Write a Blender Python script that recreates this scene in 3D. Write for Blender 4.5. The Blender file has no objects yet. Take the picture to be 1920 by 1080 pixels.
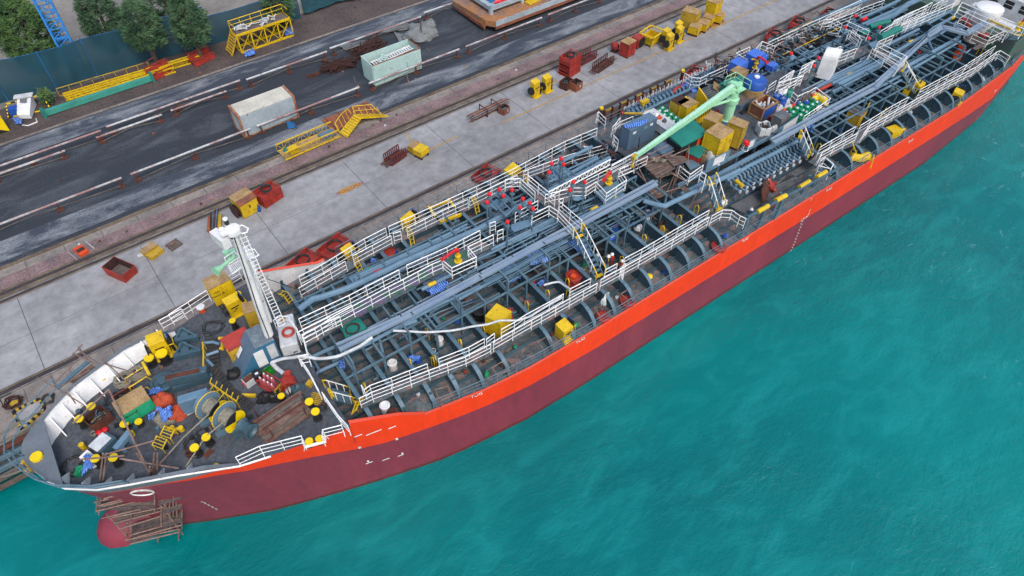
import bpy, bmesh, math, random
from mathutils import Vector, Matrix, noise as mnoise
R=random.Random(7)
sc=bpy.context.scene
C=bpy.data.collections.new('scene'); sc.collection.children.link(C)
PI=math.pi
# ---------------- camera, sky, sun, exposure ----------------
HC=42.53; FPX=1280.0; PIT,ROL,YAW=0.8565914,0.0140714,0.90462699
_f=Vector((math.cos(YAW)*math.cos(PIT),math.sin(YAW)*math.cos(PIT),-math.sin(PIT)))
_r0=Vector((math.sin(YAW),-math.cos(YAW),0)); _u0=_r0.cross(_f)
_r=_r0*math.cos(ROL)+_u0*math.sin(ROL); _u=-_r0*math.sin(ROL)+_u0*math.cos(ROL)
cam=bpy.data.cameras.new('camera'); cam.sensor_width=36; cam.lens=FPX/1920*36; cam.clip_end=3000; cam.clip_start=0.5
co=bpy.data.objects.new('camera',cam); C.objects.link(co); sc.camera=co
co.matrix_world=Matrix(((_r.x,_u.x,-_f.x,0),(_r.y,_u.y,-_f.y,0),(_r.z,_u.z,-_f.z,HC),(0,0,0,1)))
w=bpy.data.worlds.new('World'); sc.world=w; w.use_nodes=True
nt=w.node_tree; bg=nt.nodes['Background']; sky=nt.nodes.new('ShaderNodeTexSky'); sky.sky_type='NISHITA'
sky.sun_disc=False; sky.sun_elevation=math.radians(52); sky.sun_rotation=math.radians(190); sky.dust_density=4.0; sky.air_density=1.6
nt.links.new(sky.outputs[0],bg.inputs[0]); bg.inputs[1].default_value=0.145
sl=bpy.data.lights.new('sun','SUN'); sl.energy=1.0; sl.angle=math.radians(16); sl.color=(1,0.96,0.92)
so=bpy.data.objects.new('sun',sl); C.objects.link(so)
_sd=Vector((math.sin(math.radians(190))*math.cos(math.radians(52)),math.cos(math.radians(190))*math.cos(math.radians(52)),math.sin(math.radians(52))))
so.rotation_euler=_sd.to_track_quat('Z','Y').to_euler()
sc.view_settings.view_transform='Standard'; sc.view_settings.look='None'; sc.view_settings.gamma=1; sc.view_settings.exposure=0.6
# ---------------- measured points ----------------
def q(x,y,z=0.0):
    "world point of a photograph point (1920 wide) at height z"
    d=_f*FPX+_r*(x-960)-_u*(y-540); t=(z-HC)/d.z
    return Vector((d.x*t,d.y*t,z))
SO=Vector((-10.5,29.8,0)); SY=math.radians(-1.8)
def s(x,y,z):
    "ship coordinates (aft, to quay, up) of a photograph point at height z"
    a=q(x,y,z)-SO; c,k=math.cos(SY),math.sin(SY)
    return Vector((a.x*c+a.y*k,-a.x*k+a.y*c,z))
def sw(v):
    c,k=math.cos(SY),math.sin(SY); return Vector((SO.x+v[0]*c-v[1]*k,SO.y+v[0]*k+v[1]*c,v[2]))
# ---------------- materials ----------------
def lin(h):
    h=h.lstrip('#'); o=[]
    for i in (0,2,4):
        c=int(h[i:i+2],16)/255; o.append(c/12.92 if c<=.04045 else ((c+.055)/1.055)**2.4)
    return (*o,1)
MATS={}
def mat(name,col,col2=None,scale=1.5,amt=.5,rough=.6,metal=0,bump=0,rust=0,rustcol='#5a3423',coat=0,edge=(.45,.62),spec=.5,fine=.12,stretch=None):
    if name in MATS: return MATS[name]
    m=bpy.data.materials.new(name); m.use_nodes=True; n=m.node_tree.nodes; L=m.node_tree.links; b=n['Principled BSDF']
    g=n.new('ShaderNodeNewGeometry'); src=g.outputs['Position']
    if stretch:
        mp=n.new('ShaderNodeMapping'); mp.inputs['Scale'].default_value=stretch; L.new(src,mp.inputs[0]); src=mp.outputs[0]
    def nz(sca,det=4,ro=.6):
        t=n.new('ShaderNodeTexNoise'); t.inputs['Scale'].default_value=sca; t.inputs['Detail'].default_value=det; t.inputs['Roughness'].default_value=ro; L.new(src,t.inputs['Vector']); return t
    def ramp(f,a,c):
        r=n.new('ShaderNodeMapRange'); r.inputs[1].default_value=a; r.inputs[2].default_value=c; L.new(f,r.inputs[0]); return r.outputs[0]
    def mix(fac,a,c,bt='MIX'):
        x=n.new('ShaderNodeMix'); x.data_type='RGBA'; x.blend_type=bt
        for k,v in ((0,fac),(6,a),(7,c)):
            if hasattr(v,'is_output'): L.new(v,x.inputs[k])
            else: x.inputs[k].default_value=v
        return x.outputs[2]
    c1=lin(col); c2=lin(col2) if col2 else tuple(v*.72 for v in c1[:3])+(1,)
    f=ramp(nz(scale).outputs[0],.5-.25*edge[1],.5+.25*edge[1])
    k=n.new('ShaderNodeMath'); k.operation='MULTIPLY'; k.inputs[1].default_value=amt*2 if amt<.5 else 1; L.new(f,k.inputs[0])
    out=mix(k.outputs[0],c1,c2)
    fn=nz(scale*9,5,.7)
    ff=ramp(fn.outputs[0],.3,.7)
    dark=tuple(max(0,1-fine*2.2) for _ in range(3))+(1,)
    out=mix(ff,out,mix(1.0,out,dark,'MULTIPLY'))
    if rust>0:
        rn=ramp(nz(scale*1.7+.9,8,.75).outputs[0],.62-rust*.25,.66-rust*.2)
        rc=mix(ramp(nz(12).outputs[0],.35,.65),lin(rustcol),tuple(v*1.9 for v in lin(rustcol)[:3])+(1,))
        out=mix(rn,out,rc)
    L.new(out,b.inputs['Base Color']); b.inputs['Roughness'].default_value=rough; b.inputs['Metallic'].default_value=metal
    b.inputs['Specular IOR Level'].default_value=spec
    if coat: b.inputs['Coat Weight'].default_value=coat
    if bump:
        bp=n.new('ShaderNodeBump'); bp.inputs['Strength'].default_value=bump; bp.inputs['Distance'].default_value=.03; L.new(fn.outputs[0],bp.inputs['Height']); L.new(bp.outputs[0],b.inputs['Normal'])
    MATS[name]=m; return m
def stripes(name,ca,cb,freq,width=.5,axis=(1,0,0)):
    "woven sheet with stripes"
    m=bpy.data.materials.new(name); m.use_nodes=True; n=m.node_tree.nodes; L=m.node_tree.links; b=n['Principled BSDF']
    u=n.new('ShaderNodeUVMap'); wv=n.new('ShaderNodeTexWave'); wv.inputs['Scale'].default_value=freq; wv.inputs['Distortion'].default_value=1.2; wv.inputs['Detail'].default_value=1; L.new(u.outputs[0],wv.inputs[0])
    r=n.new('ShaderNodeMapRange'); r.inputs[1].default_value=width-.08; r.inputs[2].default_value=width+.08; L.new(wv.outputs[1],r.inputs[0])
    x=n.new('ShaderNodeMix'); x.data_type='RGBA'; x.inputs[6].default_value=lin(ca); x.inputs[7].default_value=lin(cb); L.new(r.outputs[0],x.inputs[0]); L.new(x.outputs[2],b.inputs[0]); b.inputs['Roughness'].default_value=.55
    MATS[name]=m; return m
# ---------------- mesh builder ----------------
class MB:
    def __init__(s_): s_.v=[]; s_.f=[]; s_.m=[]; s_.k=0; s_.sm=False; s_.uv=None
    def face(s_,pts):
        i=len(s_.v); s_.v+= [tuple(p) for p in pts]; s_.f.append(tuple(range(i,i+len(pts)))); s_.m.append(s_.k); return s_
    def hexa(s_,p):  # 8 corners bottom 4 ccw, top 4 ccw
        i=len(s_.v); s_.v+=[tuple(a) for a in p]
        for f in ((3,2,1,0),(4,5,6,7),(0,1,5,4),(1,2,6,5),(2,3,7,6),(3,0,4,7)): s_.f.append(tuple(i+j for j in f)); s_.m.append(s_.k)
        return s_
    def box(s_,cx,cy,cz,sx,sy,sz,rz=0,tz=0):
        "cz is the underside"
        c,k=math.cos(rz),math.sin(rz); o=[]
        for z in (cz,cz+sz):
            for dx,dy in ((-1,-1),(1,-1),(1,1),(-1,1)):
                x=dx*sx/2; y=dy*sy/2; o.append((cx+x*c-y*k,cy+x*k+y*c,z+tz*x))
        return s_.hexa(o)
    def beam(s_,p,e,w_,h):
        p=Vector(p); e=Vector(e); d=(e-p)
        if d.length<1e-5: return s_
        d.normalize(); a=Vector((0,0,1)) if abs(d.z)<.95 else Vector((1,0,0)); x=d.cross(a).normalized(); y=x.cross(d).normalized()
        o=[]
        for b_ in (p,e): o+= [b_-x*w_/2-y*h/2,b_+x*w_/2-y*h/2,b_+x*w_/2+y*h/2,b_-x*w_/2+y*h/2]
        return s_.hexa(o)
    def path(s_,pts,r,n=6,cap=True,closed=False):
        pts=[Vector(p) for p in pts]; N=len(pts)
        if N<2: return s_
        rings=[]; up=None
        for i,p in enumerate(pts):
            a=pts[i-1] if i>0 else (pts[-1] if closed else p); b_=pts[i+1] if i<N-1 else (pts[0] if closed else p)
            d1=(p-a).normalized() if (p-a).length>1e-6 else (b_-p).normalized(); d2=(b_-p).normalized() if (b_-p).length>1e-6 else d1
            d=(d1+d2); d=d.normalized() if d.length>1e-4 else d1
            if up is None:
                up=d.orthogonal().normalized()
            x=(up-d*up.dot(d)); x=x.normalized() if x.length>1e-4 else d.orthogonal().normalized(); up=x; y=d.cross(x)
            kk=min(1.6,1/max(.4,d.dot(d2))); i0=len(s_.v)
            for j in range(n):
                t=2*PI*j/n; s_.v.append(tuple(p+(x*math.cos(t)+y*math.sin(t))*r*(kk if 0<i<N-1 else 1)))
            rings.append(i0)
        for i in range(N-(0 if closed else 1)):
            a=rings[i]; b_=rings[(i+1)%N]
            for j in range(n): s_.f.append((a+j,a+(j+1)%n,b_+(j+1)%n,b_+j)); s_.m.append(s_.k)
        if cap and not closed:
            s_.f.append(tuple(rings[0]+j for j in range(n-1,-1,-1))); s_.m.append(s_.k); s_.f.append(tuple(rings[-1]+j for j in range(n))); s_.m.append(s_.k)
        return s_
    def tube(s_,p,e,r,n=6): return s_.path([p,e],r,n)
    def lathe(s_,c,prof,n=14,axis=None):
        "prof (radius, along axis)"
        c=Vector(c); ax=Vector(axis).normalized() if axis else Vector((0,0,1)); x=ax.orthogonal().normalized(); y=ax.cross(x); rs=[]
        for r,h in prof:
            i0=len(s_.v); rs.append(i0)
            for j in range(n):
                t=2*PI*j/n; s_.v.append(tuple(c+ax*h+(x*math.cos(t)+y*math.sin(t))*r))
        for a,b_ in zip(rs,rs[1:]):
            for j in range(n): s_.f.append((a+j,a+(j+1)%n,b_+(j+1)%n,b_+j)); s_.m.append(s_.k)
        s_.f.append(tuple(rs[0]+j for j in range(n-1,-1,-1))); s_.m.append(s_.k); s_.f.append(tuple(rs[-1]+j for j in range(n))); s_.m.append(s_.k)
        return s_
    def cyl(s_,c,r,h,n=14,axis=None): return s_.lathe(c,[(r,0),(r,h)],n,axis)
    def prism(s_,poly,z0,z1):
        n=len(poly); i=len(s_.v)
        z0=z0 if isinstance(z0,(list,tuple)) else [z0]*n; z1=z1 if isinstance(z1,(list,tuple)) else [z1]*n
        s_.v+=[(p[0],p[1],z0[j]) for j,p in enumerate(poly)]+[(p[0],p[1],z1[j]) for j,p in enumerate(poly)]
        s_.f.append(tuple(i+j for j in range(n-1,-1,-1))); s_.m.append(s_.k); s_.f.append(tuple(i+n+j for j in range(n))); s_.m.append(s_.k)
        for j in range(n): s_.f.append((i+j,i+(j+1)%n,i+n+(j+1)%n,i+n+j)); s_.m.append(s_.k)
        return s_
    def grid(s_,fn,nu,nv,thick=0):
        i=len(s_.v)
        for a in range(nu+1):
            for b_ in range(nv+1): s_.v.append(tuple(fn(a/nu,b_/nv)))
        for a in range(nu):
            for b_ in range(nv):
                k=i+a*(nv+1)+b_; s_.f.append((k,k+nv+1,k+nv+2,k+1)); s_.m.append(s_.k)
        s_.uv=(i,nu,nv); return s_
    def build(s_,name,mats,parent=None,smooth=False,sol=0,bev=0):
        me=bpy.data.meshes.new(name); me.from_pydata(s_.v,[],s_.f); me.update()
        mats=mats if isinstance(mats,(list,tuple)) else [mats]
        for m in mats: me.materials.append(MATS[m] if isinstance(m,str) else m)
        if len(mats)>1: me.polygons.foreach_set('material_index',s_.m)
        if smooth: me.polygons.foreach_set('use_smooth',[True]*len(me.polygons))
        if s_.uv:
            i0,nu,nv=s_.uv; uvl=me.uv_layers.new(name='UVMap')
            for lp in me.loops:
                k=lp.vertex_index-i0
                if 0<=k<(nu+1)*(nv+1): uvl.data[lp.index].uv=((k//(nv+1))/nu,(k%(nv+1))/nv)
        o=bpy.data.objects.new(name,me); C.objects.link(o)
        bm=bmesh.new(); bm.from_mesh(me); bmesh.ops.recalc_face_normals(bm,faces=bm.faces); bm.to_mesh(me); bm.free()
        if smooth:
            try: me.set_sharp_from_angle(angle=math.radians(38))
            except Exception: pass
        if parent: o.parent=parent
        if sol: md=o.modifiers.new('thickness','SOLIDIFY'); md.thickness=sol
        if bev: md=o.modifiers.new('bevel','BEVEL'); md.width=bev; md.segments=2; md.limit_method='ANGLE'
        return o
def tag(o,label=None,cat=None,group=None,kind=None):
    if label: o['label']=label
    if cat: o['category']=cat
    if group: o['group']=group
    if kind: o['kind']=kind
    return o
def thing(name,label,cat,loc=(0,0,0),rz=0,group=None):
    o=bpy.data.objects.new(name,None); C.objects.link(o); o.location=loc; o.rotation_euler=(0,0,rz); o.empty_display_size=.3
    return tag(o,label,cat,group)
def struct(name,mb,mats,kind='structure',**k): return tag(mb.build(name,mats,**k),kind=kind)
def text(name,body,size,m,parent,loc,rot,al='CENTER'):
    cu=bpy.data.curves.new(name,'FONT'); cu.body=body; cu.size=size; cu.align_x=al; cu.align_y='CENTER'; cu.extrude=.004
    o0=bpy.data.objects.new(name,cu); C.objects.link(o0); dg=bpy.context.evaluated_depsgraph_get(); me=bpy.data.meshes.new_from_object(o0.evaluated_get(dg)); bpy.data.objects.remove(o0)
    me.materials.clear(); me.materials.append(MATS[m]); o=bpy.data.objects.new(name,me); C.objects.link(o); o.location=loc; o.rotation_euler=rot
    if parent: o.parent=parent
    return o
def lerp(a,b,t): return a+(b-a)*t
def tab(T,x):
    if x<=T[0][0]: return T[0][1]
    for (a,b),(c,d) in zip(T,T[1:]):
        if x<=c: return b+(d-b)*(x-a)/(c-a)
    return T[-1][1]
# ---------------- palette ----------------
mat('concrete','#9fa0a5','#84858a',.1,.5,.85,bump=.3,fine=.18,spec=.2,rust=.16,rustcol='#6d6f74')
mat('concrete_old','#958d88','#75706f',.25,.5,.9,bump=.4,fine=.2,spec=.2)
mat('joint','#4a4d54',None,2,.3,.9)
mat('rail_steel','#b4b6ba','#77787c',1,.5,.35,metal=.6)
mat('groove','#2c2830','#3f3838',.6,.5,.9)
mat('yellow_line','#c89a3c','#a5895a',1.2,.5,.8,fine=.3,rust=.1,rustcol='#8f8d8c')
mat('asphalt','#3d4450','#272e3a',.09,.5,.85,bump=.3,fine=.14,spec=.3)
mat('dust','#6f7378','#4a5058',.5,.5,.9,fine=.2)
mat('brick','#967b7e','#746265',.5,.5,.9,bump=.5,fine=.3,rust=.18,rustcol='#45464d')
mat('kerb','#7f7262','#5a4a42',.7,.5,.9,fine=.25)
mat('verge','#5f5250','#4a4243',.35,.5,.95,bump=.6,fine=.3)
mat('far_ground','#8a8682','#6f6c69',.2,.5,.9,bump=.3,fine=.15)
mat('hull_purple','#8a3648','#7a3042',.3,.5,.42,fine=.1,spec=.35,stretch=(1,1,.3))
mat('hull_orange','#ec3e10','#de380d',.3,.5,.45,fine=.08,spec=.3,stretch=(1,1,.3))
mat('hull_salmon','#e2533c','#d94a30',.1,.5,.5,fine=.03)
mat('white','#e2e4e8','#c9ccd2',.8,.5,.45,fine=.08,rust=.04)
mat('white_rail','#f0f2f5','#dcdfe4',1.2,.5,.4,fine=.05)
mat('bulwark_grey','#6d757f','#5c646e',.5,.5,.5,fine=.1)
mat('deck_fore','#575e69','#434953',.5,.5,.75,bump=.25,fine=.3,rust=.05,rustcol='#4b3a33')
mat('deck_main','#65747c','#535b60',.45,.5,.75,bump=.3,fine=.3,rust=.42,rustcol='#655352')
mat('steel_blue','#5d7a8c','#4a6678',.6,.5,.5,fine=.14,rust=.04)
mat('pipe_blue','#6787a0','#58768f',.6,.5,.45,fine=.1)
mat('pipe_dark','#42606f','#385262',.6,.5,.5,fine=.15,rust=.04)
mat('yellow','#dcb90c','#c4a314',1.3,.5,.5,fine=.15,rust=.1)
mat('yellow_old','#c9a428','#a98c2c',.9,.5,.6,fine=.2,rust=.12)
mat('cap_yellow','#e2c400','#d3b500',1,.5,.5,fine=.04)
mat('rust_top','#b99c70','#9a7c55',1.4,.5,.9,fine=.25,rust=.12)
mat('rust','#6e3a2a','#4a2a26',1.5,.5,.9,fine=.3)
mat('rust_orange','#a55f3d','#7c5044',.8,.5,.9,fine=.3,rust=.1)
mat('rust_dark','#3c2422','#54302a',2.5,.5,.95,fine=.4)
mat('red','#b3362b','#8f2e27',1.1,.5,.6,fine=.22,rust=.12)
mat('red_bright','#d4202c','#bd1c26',1,.5,.45,fine=.06)
mat('orange','#dc4f1c','#c2441a',1,.5,.6,fine=.15)
mat('black','#17181b','#222327',1.5,.5,.6,fine=.2)
mat('hose','#202226','#303237',3,.5,.7,fine=.2)
mat('blue','#1f55b0','#1b479a',1,.5,.5,fine=.1)
mat('teal','#127a70','#0f6b62',1,.5,.6,fine=.12)
mat('green','#0c8a60','#0a7350',1,.5,.5,fine=.1)
mat('green_box','#1ea378','#178a66',.8,.5,.6,fine=.1,rust=.03)
mat('mint','#9dd6b3','#8cc4a2',.9,.5,.5,fine=.08,rust=.02)
mat('mint_pale','#b9d8cf','#a8c9c2',.7,.5,.6,fine=.1,rust=.02)
mat('rope','#b0ab9c','#8f8a7c',5,.5,.9,fine=.4)
mat('plank','#80746e','#5f5654',2.2,.5,.9,fine=.35,stretch=(1,4,1))
mat('plank_red','#6f4640','#8a756c',1.8,.5,.9,fine=.35)
mat('scaffold','#9c877f','#7c5a53',2.5,.5,.7,fine=.3)
mat('stage_dark','#6f676a','#4d474a',1.6,.5,.9,fine=.35)
mat('wood','#a98358','#8f6e4a',2,.5,.85,fine=.25)
mat('pallet','#b0966c','#8d7655',2,.5,.9,fine=.3)
mat('tarp_grey','#6f7479','#55595f',.9,.5,.8,fine=.2,bump=.3)
mat('plastic_white','#c9cdd2','#aab0b8',1.5,.5,.5,fine=.1)
mat('foam_orange','#cf5a3a','#b84a30',2,.5,.9,fine=.3)
mat('container_white','#a4b2bd','#8d9ca8',.6,.5,.6,fine=.12,rust=.03)
mat('container_roof','#c9c6ba','#b2afa5',.5,.5,.7,fine=.12,rust=.02)
mat('net','#0d4a55','#0b3b47',.25,.5,.95,fine=.25)
mat('net_blue','#1f6aa8','#155a8c',.6,.5,.9,fine=.2)
mat('skin','#8a5c44',None,3,.3,.6); mat('cloth_blue','#27406b',None,3,.5,.9); mat('cloth_red','#b03428',None,3,.5,.9); mat('helmet','#e6e6e6',None,3,.2,.3)
stripes('tarp_blue','#0b3f9c','#6f9ad6',3.4,.66)
stripes('hazard','#161616','#d8b000',3,.5)
# ---------------- water ----------------
def water_mat():
    m=bpy.data.materials.new('water'); m.use_nodes=True; n=m.node_tree.nodes; L=m.node_tree.links; b=n['Principled BSDF']
    g=n.new('ShaderNodeNewGeometry')
    def nz(sx,sy,rot,sca,det,ro=.55,dist=0):
        mp=n.new('ShaderNodeMapping'); mp.inputs['Scale'].default_value=(sx,sy,1); mp.inputs['Rotation'].default_value=(0,0,rot); L.new(g.outputs['Position'],mp.inputs[0])
        t=n.new('ShaderNodeTexNoise'); t.inputs['Scale'].default_value=sca; t.inputs['Detail'].default_value=det; t.inputs['Roughness'].default_value=ro; t.inputs['Distortion'].default_value=dist; L.new(mp.outputs[0],t.inputs['Vector']); return t.outputs[0]
    def ramp(f,a,c,o0=0,o1=1):
        r=n.new('ShaderNodeMapRange'); r.inputs[1].default_value=a; r.inputs[2].default_value=c; r.inputs[3].default_value=o0; r.inputs[4].default_value=o1; L.new(f,r.inputs[0]); return r.outputs[0]
    def mth(op,a,c):
        x=n.new('ShaderNodeMath'); x.operation=op
        for i,v in enumerate((a,c)):
            if hasattr(v,'is_output'): L.new(v,x.inputs[i])
            else: x.inputs[i].default_value=v
        return x.outputs[0]
    def mix(f,a,c):
        x=n.new('ShaderNodeMix'); x.data_type='RGBA'; L.new(f,x.inputs[0])
        for k,v in ((6,a),(7,c)):
            if hasattr(v,'is_output'): L.new(v,x.inputs[k])
            else: x.inputs[k].default_value=v
        return x.outputs[2]
    big=nz(1,1,0,.035,3); mid=nz(1,2.2,.5,.22,5,.6,.6)
    c=mix(ramp(big,.35,.65),lin('#005b61'),lin('#007071')); c=mix(ramp(mid,.46,.7,0,.42),c,lin('#168486'))
    # thin broken foam streaks, denser well aft
    sx=n.new('ShaderNodeSeparateXYZ'); L.new(g.outputs['Position'],sx.inputs[0])
    aft=ramp(sx.outputs[0],18,75)
    st=nz(1,2.4,.9,.5,8,.72,1.2); cl=nz(1,1,0,.055,2)
    fm=mth('MULTIPLY',ramp(st,.60,.72),mth('MULTIPLY',ramp(cl,.42,.62),aft))
    c=mix(mth('MULTIPLY',fm,.55),c,lin('#8fc0cb'))
    L.new(c,b.inputs[0]); b.inputs['Roughness'].default_value=.12; b.inputs['IOR'].default_value=1.33; b.inputs['Specular IOR Level'].default_value=.42
    h=mth('ADD',mth('MULTIPLY',nz(1,2.0,.5,.4,4),.7),mth('MULTIPLY',nz(1,1.8,.9,1.7,6,.65,.8),.4))
    bp=n.new('ShaderNodeBump'); L.new(ramp(nz(1,1.3,.3,.045,3), .35,.65,.14,.5),bp.inputs['Strength']); bp.inputs['Distance'].default_value=.6; L.new(h,bp.inputs['Height']); L.new(bp.outputs[0],b.inputs['Normal'])
    MATS['water']=m
water_mat()
m=MB(); m.face([(-600,-600,-2.6),(900,-600,-2.6),(900,42,-2.6),(-600,42,-2.6)]); struct('water',m,'water')
def drift_mat(name,col,col2,sc_,lo,hi,base):
    m=bpy.data.materials.new(name); m.use_nodes=True; n=m.node_tree.nodes; L=m.node_tree.links; b=n['Principled BSDF']; g=n.new('ShaderNodeNewGeometry')
    mp=n.new('ShaderNodeMapping'); mp.inputs['Scale'].default_value=(.4,1.5,1); L.new(g.outputs['Position'],mp.inputs[0])
    t=n.new('ShaderNodeTexNoise'); t.inputs['Scale'].default_value=sc_; t.inputs['Detail'].default_value=9; t.inputs['Roughness'].default_value=.72; t.inputs['Distortion'].default_value=.6; L.new(mp.outputs[0],t.inputs[0])
    r=n.new('ShaderNodeMapRange'); r.inputs[1].default_value=lo; r.inputs[2].default_value=hi; L.new(t.outputs[0],r.inputs[0])
    x=n.new('ShaderNodeMix'); x.data_type='RGBA'; x.inputs[6].default_value=lin(base); x.inputs[7].default_value=lin(col); L.new(r.outputs[0],x.inputs[0])
    t2=n.new('ShaderNodeTexNoise'); t2.inputs['Scale'].default_value=6; t2.inputs['Detail'].default_value=8; L.new(g.outputs['Position'],t2.inputs[0])
    r2=n.new('ShaderNodeMapRange'); r2.inputs[1].default_value=.3; r2.inputs[2].default_value=.7; L.new(t2.outputs[0],r2.inputs[0])
    y=n.new('ShaderNodeMix'); y.data_type='RGBA'; y.blend_type='MULTIPLY'; y.inputs[0].default_value=.55; L.new(x.outputs[2],y.inputs[6])
    c2=n.new('ShaderNodeCombineColor'); 
    for i in range(3): L.new(r2.outputs[0],c2.inputs[i])
    L.new(c2.outputs[0],y.inputs[7]); L.new(y.outputs[2],b.inputs[0]); b.inputs['Roughness'].default_value=.85
    MATS[name]=m
# ---------------- quay and yard ground ----------------
def strip(name,y0,y1,z,mt,x0=-160,x1=420):
    m=MB(); m.face([(x0,y0,z),(x1,y0,z),(x1,y1,z),(x0,y1,z)]); return struct(name,m,mt)
m=MB(); m.face([(-400,81.0,-.004),(800,81.0,-.004),(800,900,-.004),(-400,900,-.004)]); struct('ground',m,'far_ground')
m=MB(); m.box(130,60.1,-9,580,42.0,9.0); struct('quay',m,'concrete_old')
strip('quay_apron',43.5,52.25,.004,'concrete'); strip('quay_edge_paving',39.12,42.75,.004,'concrete_old')
strip('crane_rail_bed',42.86,43.62,.008,'kerb'); strip('crane_rail_bed',52.3,53.9,.008,'kerb')
m=MB(); m.face([(-160,43.04,.013),(420,43.04,.013),(420,43.4,.013),(-160,43.4,.013)]); m.face([(-160,53.28,.013),(420,53.28,.013),(420,53.62,.013),(-160,53.62,.013)])
m.face([(-160,52.45,.013),(420,52.45,.013),(420,52.66,.013),(-160,52.66,.013)]); struct('rail_groove',m,'groove')
m=MB(); m.box(130,42.95,.0,580,.07,.05); m.box(130,52.74,.0,580,.07,.05); struct('crane_rail',m,'rail_steel')
strip('brick_strip',53.9,55.35,.004,'brick'); strip('slab_strip',55.37,56.25,.005,'concrete_old')
m=MB(); m.box(130,56.4,0,580,.16,.1); m.box(130,56.62,0,580,.1,.06); struct('kerb',m,'kerb')
drift_mat('road','#5d646e','#000000',.22,.5,.75,'#2c333e'); strip('yard_road',56.7,74.5,.004,'road'); m=MB(); m.box(130,74.62,0,580,.16,.12); struct('kerb',m,'concrete_old')
strip('verge',74.75,81.2,.006,'verge')
# slab joints
m=MB()
for k in range(-2,12):
    x=-9.72+9.76*k; m.face([(x-.025,43.5,.010),(x+.025,43.5,.010),(x+.025,52.2,.010),(x-.025,52.2,.010)])
for y in (47.72,52.17,43.56): m.face([(-160,y,.0095),(420,y,.0095),(420,y+.03,.0095),(-160,y+.03,.0095)])
for k in range(0,40):
    x=-30+3.1*k; m.face([(x,39.2,.010),(x+.05,39.2,.010),(x+.05,42.7,.010),(x,42.7,.010)])
    m.face([(x,55.37,.011),(x+.06,55.37,.011),(x+.06,56.25,.011),(x,56.25,.011)])
struct('slab_joints',m,'joint')
# yellow walkway line and painted signs on the apron
m=MB(); m.k=0
def ln(a,b,wd=.16):
    a=Vector((a[0],a[1],.016)); b=Vector((b[0],b[1],.016)); n_=(b-a).normalized().cross(Vector((0,0,1)))*wd/2; m.face([a-n_,b-n_,b+n_,a+n_])
YL=47.66
a=q(787,291); ln(a,q(857,256)); ln(a,q(762,250)); ln((q(940,232).x,YL),(150,YL)); ln((q(1078,168).x,YL),q(1036,149)); ln((q(1252,90).x,YL),q(1240,82))
struct('yellow_line',m,'yellow_line')
def sign(x0,x1,y,body):
    m=MB(); m.face([(x0,y-.33,.02),(x1,y-.33,.02),(x1,y+.33,.02),(x0,y+.33,.02)]); struct('painted_sign',m,'yellow_line')
    o=text('painted_words',body,.42,'red',None,((x0+x1)/2,y,.024),(0,0,0)); tag(o,kind='structure')
mat('sign_red','#b4552f')
a=q(636,361); b=q(677,347); sign(a.x,b.x,a.y-.1,'PROJECT AREA'); a=q(1331,50); b=q(1358,40); sign(a.x,b.x,(a.y+b.y)/2,'PROJECT AREA')
# pale dust patches, tyre marks and wet patches on the road, as thin drifts lying on it
def blot(m,c,rx,ry,z,rz=0,n=18,sd=0):
    rr=random.Random(sd); P=[]
    for i in range(n):
        t=2*PI*i/n; k=rr.uniform(.55,1.1); x=math.cos(t)*rx*k; y=math.sin(t)*ry*k; P.append((c[0]+x*math.cos(rz)-y*math.sin(rz),c[1]+x*math.sin(rz)+y*math.cos(rz),z))
    m.face(P)
# road material already carries fine grain; dust uses a noise edged mask
drift_mat('asphalt_dusty','#8b919a','#000000',.3,.45,.64,'#3a4352')
strip('yard_road_dust',57.3,60.0,.009,'asphalt_dusty'); strip('yard_road_dust',71.6,74.3,.009,'asphalt_dusty')
# fendering along the quay face, bottom left
f=thing('quay_fender','long dark fender pipes and timber baulks fixed along the quay face beside the bow','quay fender',(-16,38.4,-.6))
for i,(y,z,r,mt) in enumerate(((.25,.35,.2,'rust'),(-.2,.0,.24,'pipe_dark'),(-.75,-.35,.26,'pipe_dark'))):
    m=MB(); m.tube((-30,y,z),(130,y,z),r,8); m.build('fender_pipe',mt,f)
m=MB(); m.box(50,-1.25,-.75,160,.3,.35); m.box(50,-1.25,-1.6,160,.25,.3); m.build('timber_baulk','plank',f)
# ---------------- the tanker ----------------
SHIP=thing('tanker_ship','long tanker with orange topsides, maroon lower hull and grey-blue open deck, moored along the quay','ship',(SO.x,SO.y,0),SY)
NEAR=[(0,.6),(.15,0),(.3,-.4),(.8,-1.6),(1.4,-2.5),(2.8,-3.6),(4.3,-4.3),(6.6,-5.3),(9.5,-6.1),(13.1,-6.95),(15.7,-7.5),(20,-8.1),(24.6,-8.9),(28,-9.2),(34,-9.3),(60,-9.1),(80,-8.9),(92,-8.1),(101,-6.4),(110,-4.5)]
FAR=[(0,.8),(.15,1.5),(.3,1.8),(.8,2.3),(1.4,2.7),(2.3,3.4),(3.5,4.1),(5,4.6),(6.9,5.2),(9,5.7),(12,6.4),(16,7.2),(20,7.6),(24.5,8.0),(31,8.4),(40,8.6),(60,8.9),(90,8.6),(101,7),(110,5)]
WLN=[(0,.2),(.4,-.5),(.8,-1.2),(1.9,-2.2),(4.3,-3.3),(8.1,-4.9),(12,-6.1),(15.2,-7.0),(21,-8.4),(28.2,-9.2),(34,-9.3),(60,-9.1),(80,-8.9),(92,-7.9),(101,-6.1),(110,-3)]
WLF=[(a,-b+.4*min(1,a/10)*-1+ .3) for a,b in WLN]
D=4.1; FC=6.3; BW=7.4
def ztop(a): return tab([(0,BW),(7.5,BW),(9.6,FC),(15.8,FC),(20.4,D),(200,D)],a)
def zdeckline(a): return tab([(0,FC),(15.8,FC),(20.4,D),(200,D)],a)
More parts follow.
